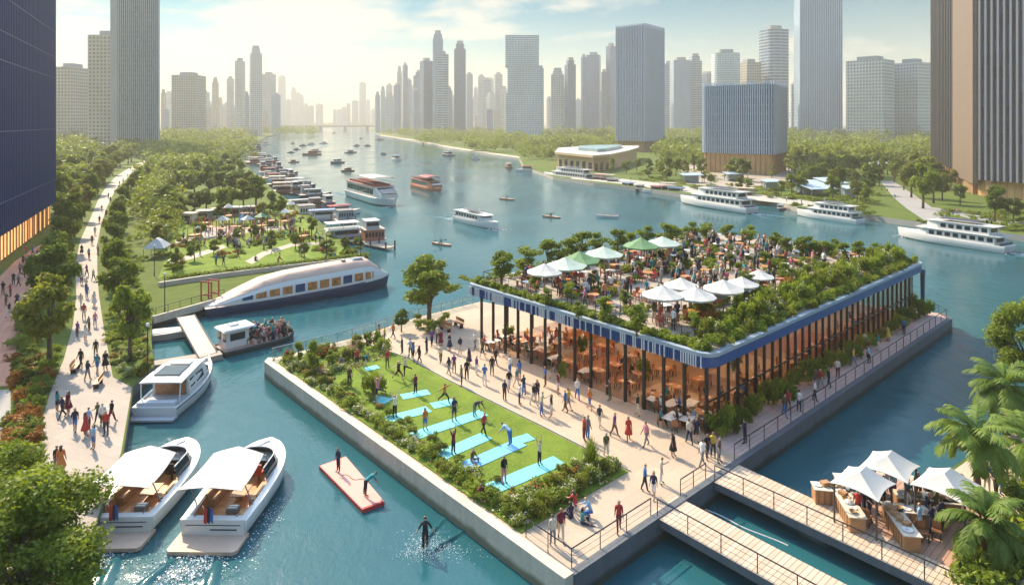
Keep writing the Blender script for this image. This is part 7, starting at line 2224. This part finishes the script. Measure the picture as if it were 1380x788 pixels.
for i, (px, py) in enumerate([(1228, 722), (1244, 728), (1246, 696), (1168, 706), (1140, 684), (1262, 726)]):
    q = P(px, py, .04); spawn('chair', CH1, 'wooden chair on the stall deck beside the counters', 'chair', (q.x, q.y, .04), rs_.uniform(0, 6), 1, 'chairs on the stall deck')

# gangway and floating dock in the side channel
ga, gb = [P(238, 428, .1), P(262, 424, .1)], [P(268, 482, WATER + .55), P(292, 474, WATER + .55)]
gw = empty('gangway', tuple(ga[0])); o_ = ga[0]
b = MB(); q = [ga[0], gb[0], gb[1], ga[1]]
b.add([p - o_ for p in q] + [p - o_ - Vector((0, 0, .22)) for p in q], [(0, 1, 2, 3), (7, 6, 5, 4), (0, 4, 5, 1), (1, 5, 6, 2), (2, 6, 7, 3), (3, 7, 4, 0)]); b.build('ramp', mat('ramp_tan', (.58, .44, .33), .7, .1), gw)
for a_, c_ in ((ga[0], gb[0]), (ga[1], gb[1])):
    b = MB(); b.tube([a_ - o_ + Vector((0, 0, .06)), c_ - o_ + Vector((0, 0, .06))], .06, 6); b.build('side_beam', QUAYD, gw)
tag(gw, 'tan gangway ramp across the side channel beside the barge', 'gangway')
b = MB(); q = [P(207, 492, WATER + .5), P(270, 484, WATER + .5), P(300, 477, WATER + .5), P(296, 472, WATER + .5), P(262, 477, WATER + .5), P(206, 486, WATER + .5)]
b.prism([(p.x, p.y) for p in q], WATER - .2, WATER + .5, 0); tag(b.build('floating_dock', M['promenade_paving']), 'low floating dock joining the gangway foot to the quay', 'dock')
balustrade('dark railing along the foot of the park wall behind the cruiser', [P(210, 428), P(258, 413.5), P(302, 401.5)], 1.1, 1.8, 3)
# red frames on the terrace below the park
for i, (x, y) in enumerate(((278, 405), (288, 402))):
    p = P(x, y); f = empty('play_frame', tuple(p), R(-15)); tag(f, f'red square frame on the terrace under the park wall, {["nearer the gangway", "nearer the cruiser"][i]}', 'frame', 'red frames under the park wall')
    for s in (-1, 1):
        MB().tube([(s * .75, 0, 0), (s * .75, 0, 2.3)], .1, 6).build('upright', RED, f)
    MB().tube([(-.8, 0, 2.3), (.8, 0, 2.3)], .1, 6).build('crossbar', RED, f); MB().tube([(-.8, 0, .7), (.8, 0, .7)], .1, 6).build('crossbar', RED, f)
# park: tent, pergolas, play structures, lamp posts
p = P(212, 346); tn = empty('tent', tuple(p), .2, .72); tag(tn, 'grey canvas tent by the park entrance near the promenade trees', 'tent')
b = MB(); b.loft([[(-2.2, -2.6, 2.3), (2.2, -2.6, 2.3), (2.2, 2.6, 2.3), (-2.2, 2.6, 2.3)], [(-.9, -1.2, 3.7), (.9, -1.2, 3.7), (.9, 1.2, 3.7), (-.9, 1.2, 3.7)], [(-.1, -.8, 4.3), (.1, -.8, 4.3), (.1, .8, 4.3), (-.1, .8, 4.3)]], 0, True); b.build('canopy', mat('tent_grey', (.5, .5, .48), .7, .1), tn)
for sx in (-1, 1):
    for sy in (-1, 1):
        MB().tube([(sx * 2.1, sy * 2.5, 0), (sx * 2.1, sy * 2.5, 2.35)], .07, 6).build('pole', GREYM, tn)
rk = random.Random(6)
for i, (x, y) in enumerate([(284, 318), (300, 322), (318, 316), (334, 322), (276, 310), (308, 304), (330, 300), (352, 318), (366, 306), (384, 312), (262, 330), (392, 296), (408, 328), (350, 296)]):
    p = P(x, y); g = empty('climbing_frame', tuple(p), rk.uniform(0, 3)); kc = rk.choice([RED, TEAK, GREYM, mat('play_green', (.05, .2, .1), .5, .1)])
    tag(g, f'{ORD[i]} of the slender play and climbing frames on the park lawn', 'climbing frame', 'play frames in the park')
    h_ = rk.uniform(2.4, 4.2)
    for sx in (-1, 1):
        for sy in (-1, 1):
            MB().tube([(sx * .9, sy * .7, 0), (sx * .9, sy * .7, h_)], .08, 5).build('post', kc, g)
    b = MB(); b.box((0, 0, h_ * .55), (1.9, 1.5, .1)); b.build('platform', TEAK, g)
    b = MB(); b.loft([[(-1.1, -.9, h_), (1.1, -.9, h_), (1.1, .9, h_), (-1.1, .9, h_)], [(-.05, -.05, h_ + .8), (.05, -.05, h_ + .8), (.05, .05, h_ + .8), (-.05, .05, h_ + .8)]], 0, True)
    if i % 2:
        b.build('roof', rk.choice([RED, CANVAS, mat('play_green', (.05, .2, .1))]), g)
    else:
        b = MB(); b.loft([[(-.35, .7, h_ * .55), (.35, .7, h_ * .55), (.35, .7, h_ * .55 + .1), (-.35, .7, h_ * .55 + .1)], [(-.35, 2.6, .1), (.35, 2.6, .1), (.35, 2.6, .2), (-.35, 2.6, .2)]], 0, True); b.build('slide', rk.choice([RED, mat('slide_blue', (.1, .25, .45), .4, .1)]), g)
for i, (x, y) in enumerate([(254, 300), (276, 296), (296, 293), (318, 291), (340, 290)]):
    p = P(x, y); g = empty('park_kiosk', tuple(p), rk.uniform(-.3, .3), .85); tag(g, f'{ORD[i]} of the small low pavilions round the back of the park', 'kiosk', 'kiosks in the park')
    b = MB(); b.box((0, 0, 1.2), (3.4, 2.4, 2.4)); w_ = b.build('wall', rk.choice([CREAM, mat('kiosk_red', (.4, .14, .1), .6, .1), GREYM]), g)
    b = MB(); b.box((0, 0, 2.5), (4.2, 3.2, .16)); b.build('roof', rk.choice([ROOFC, GREYM, CANVAS]), g)
    b = MB(); b.box((0, -1.22, 1.3), (2.2, .06, 1.2)); b.build('window', DGLASS, w_)
wall_along('park_wall', [P(214, 386.5), P(256, 380), P(300, 373.5), P(372, 364.5), P(440, 356.5), P(491, 351)], .5, -.02, .62, CONC, 'long grey river wall under the hedge of the park', 'river wall')
# lower terrace of the park quay: planted wall
wall_along('terrace_parapet', [P(206, 430), P(258, 415.5), P(301, 403.3), P(380, 384.5), P(488, 357.8)], .3, -.5, .35, QUAY, 'low parapet along the channel between park wall and cruiser', 'parapet')

# bridge far upriver
Yb = 1800
br = empty('bridge', ((450 - 690) * Yb / F, Yb, 0)); tag(br, 'long low bridge across the river below the hazy skyline', 'bridge')
wb = 150 * Yb / F
b = MB(); b.box((0, 0, 10.5), (wb, 14, 3)); b.box((0, 0, 13.2), (wb, 14, .8)); b.build('deck', mat('bridge_grey', (.12, .14, .17), .7, .1), br)
for x in (-.34, -.12, .1, .3, -.48, .46):
    b = MB(); b.box((x * wb, 0, 3.5), (6, 10, 14.5)); b.build('pier', mat('bridge_grey', (.3, .32, .34)), br)

# wooden hall on the right bank
wh = empty('timber_hall', tuple(P(752, 228))); tag(wh, 'long low curved timber hall with pale roof on the right bank', 'hall')
o_ = P(752, 228)
front = [P(752, 225), P(775, 228), P(800, 231.5), P(822, 229), P(845, 222), P(858, 216)]
back = [P(858, 213), P(830, 213), P(790, 214), P(756, 217)]
poly = [(p.x - o_.x, p.y - o_.y) for p in front + back]
b = MB(); b.prism(poly, 0, 6.4, 0); wl = b.build('wall', mat('hall_wood', (.60, .40, .24), .6, .12, .2), wh)
c = Vector((sum(p[0] for p in poly) / len(poly), sum(p[1] for p in poly) / len(poly)))
ro = [tuple(c + (Vector(p) - c) * 1.07) for p in poly]
b = MB(); b.prism(ro, 6.41, 7.5, 0, 1); b.build('roof', [mat('hall_eave', (.62, .46, .30), .6, .1), mat('hall_roof', (.5, .46, .42), .6, .1, .1)], wh)
b = MB(); b.prism([tuple(c + (Vector(p) - c) * .55) for p in poly], 7.51, 9.0, 0); b.build('roof_light', mat('hall_glass', (.25, .36, .36), .3, .1), wh)
for k in range(3):
    a_, d_ = Vector(poly[0]), Vector(poly[1])
    for q in range(3):
        a_, d_ = Vector(poly[k]), Vector(poly[k + 1])
        m0, m1 = a_.lerp(d_, (q + .2) / 3), a_.lerp(d_, (q + .72) / 3); nn = Vector(((d_ - a_).y, -(d_ - a_).x)).normalized()
        if nn.dot(a_ - c) < 0:
            nn = -nn
        m0 += nn * .08; m1 += nn * .08
        b = MB(); b.add([(m0.x, m0.y, .3), (m1.x, m1.y, .3), (m1.x, m1.y, 3.8 + .6 * (q % 2)), (m0.x, m0.y, 3.8)], [(0, 1, 2, 3)]); b.build('window', DGLASS, wl)
# sloping glazed canopies and small pavilions of the right bank
for i, (x, y, wx, wy) in enumerate([(1096, 262, 9, 12), (1120, 256, 7, 9), (1040, 256, 6, 4), (932, 246, 8, 4), (992, 244, 9, 4), (1146, 266, 5, 4), (1180, 228, 12, 6), (1090, 222, 10, 5)]):
    p = P(x, y); g = empty('glass_shelter', tuple(p), R(10)); tag(g, f'{ORD[i]} of the low pale shelters scattered along the right bank', 'shelter', 'shelters on the right bank')
    b = MB(); b.box((0, 0, 3.0), (wx, wy, .25), 0, 0, 1, R(8)); b.build('roof', mat('shelter_blue', (.45, .55, .62), .35, .08), g)
    pm = MB().tube([(0, 0, 0), (0, 0, 2.75)], .12, 6).mesh('post', GREYM)
    hang(g, [('post', pm, None, (sx * wx * .42, sy * wy * .4, 0)) for sx in (-1, 1) for sy in (-1, 1)])
    b = MB(); b.box((0, wy * .2, 1.3), (wx * .7, wy * .4, 2.6)); b.build('glass_wall', mat('shelter_glass', (.35, .42, .45), .2, .1), g)
rr_ = random.Random(3)
for x, y in [(1188, 258), (1196, 262), (1206, 270), (1060, 272), (1080, 276), (1040, 268), (940, 256), (960, 258), (985, 262), (1330, 306), (1336, 308), (1350, 310), (1290, 290), (880, 247), (850, 245), (910, 252), (1110, 276), (1130, 279)]:
    person(P(x, y), 'on the right bank', 'people on the right bank', rg=rr_)
# round orange ring in the garden bed, lamp posts on the promenade
b = MB(); b.tube([(.42 * math.cos(t), .42 * math.sin(t), 0) for t in [6.2832 * k / 20 for k in range(21)]], .11, 8)
o = b.build('planter_ring', mat('ring_orange', (.5, .16, .05), .5, .15), None, True, tuple(P(14, 588) + Vector((0, 0, .12)))); tag(o, 'terracotta ring lying in the garden bed beside the promenade', 'ring')
lampm = [('pole', MB().tube([(0, 0, 0), (0, 0, .5), (0, 0, 4.2)], [.09, .06, .045], 8).mesh('pole', DARKM)), ('lamp_head', MB().lathe([(.05, 0), (.16, .1), (.14, .3), (.03, .36)], (0, 0, 4.2), 10, 0, True).mesh('lamp_head', WHITE))]
for i, (x, y) in enumerate([(222, 420), (199, 505), (208, 372), (224, 338), (440, 350), (486, 350), (120, 268)]):
    spawn('lamp_post', lampm, f'slim dark lamp post with white head, {["by the gangway", "at the yacht corner of the bed", "below the tent", "above the tent", "at the river end of the park", "at the tip of the park", "up the promenade"][i]}', 'lamp post', P(x, y), 0, 1, 'lamp posts')
bn = [('seat', MB().box((0, 0, .44), (1.6, .45, .07)).mesh('seat', TEAK)), ('leg', MB().box((-.6, 0, .2), (.08, .4, .41)).mesh('leg', DARKM)), ('leg', MB().box((.6, 0, .2), (.08, .4, .41)).mesh('leg', DARKM)), ('backrest', MB().box((0, -.2, .75), (1.6, .05, .35)).mesh('backrest', TEAK))]
for i, (x, y) in enumerate([(600, 446), (618, 440), (132, 520), (101, 500)]):
    spawn('bench', bn, f'wooden bench {["next to the lone airy tree", "at the river railing by the pavilion corner", "by the kerb of the yacht bed", "by the garden bed of the promenade"][i]}', 'bench', P(x, y), [2.4, 2.2, 1.9, -1.2][i], 1, 'wooden benches')

sp = []
for i in range(80):
    cx_, cy_ = rk.choice([(300, 318), (345, 312), (385, 302), (320, 335), (360, 326), (398, 318), (270, 305), (340, 292)])
    sp.append((P(cx_ + rk.gauss(0, 9), cy_ + rk.gauss(0, 4)), rk.uniform(0, 6.28), rk.random() < .25))
crowd('park_crowd', sp, rk)
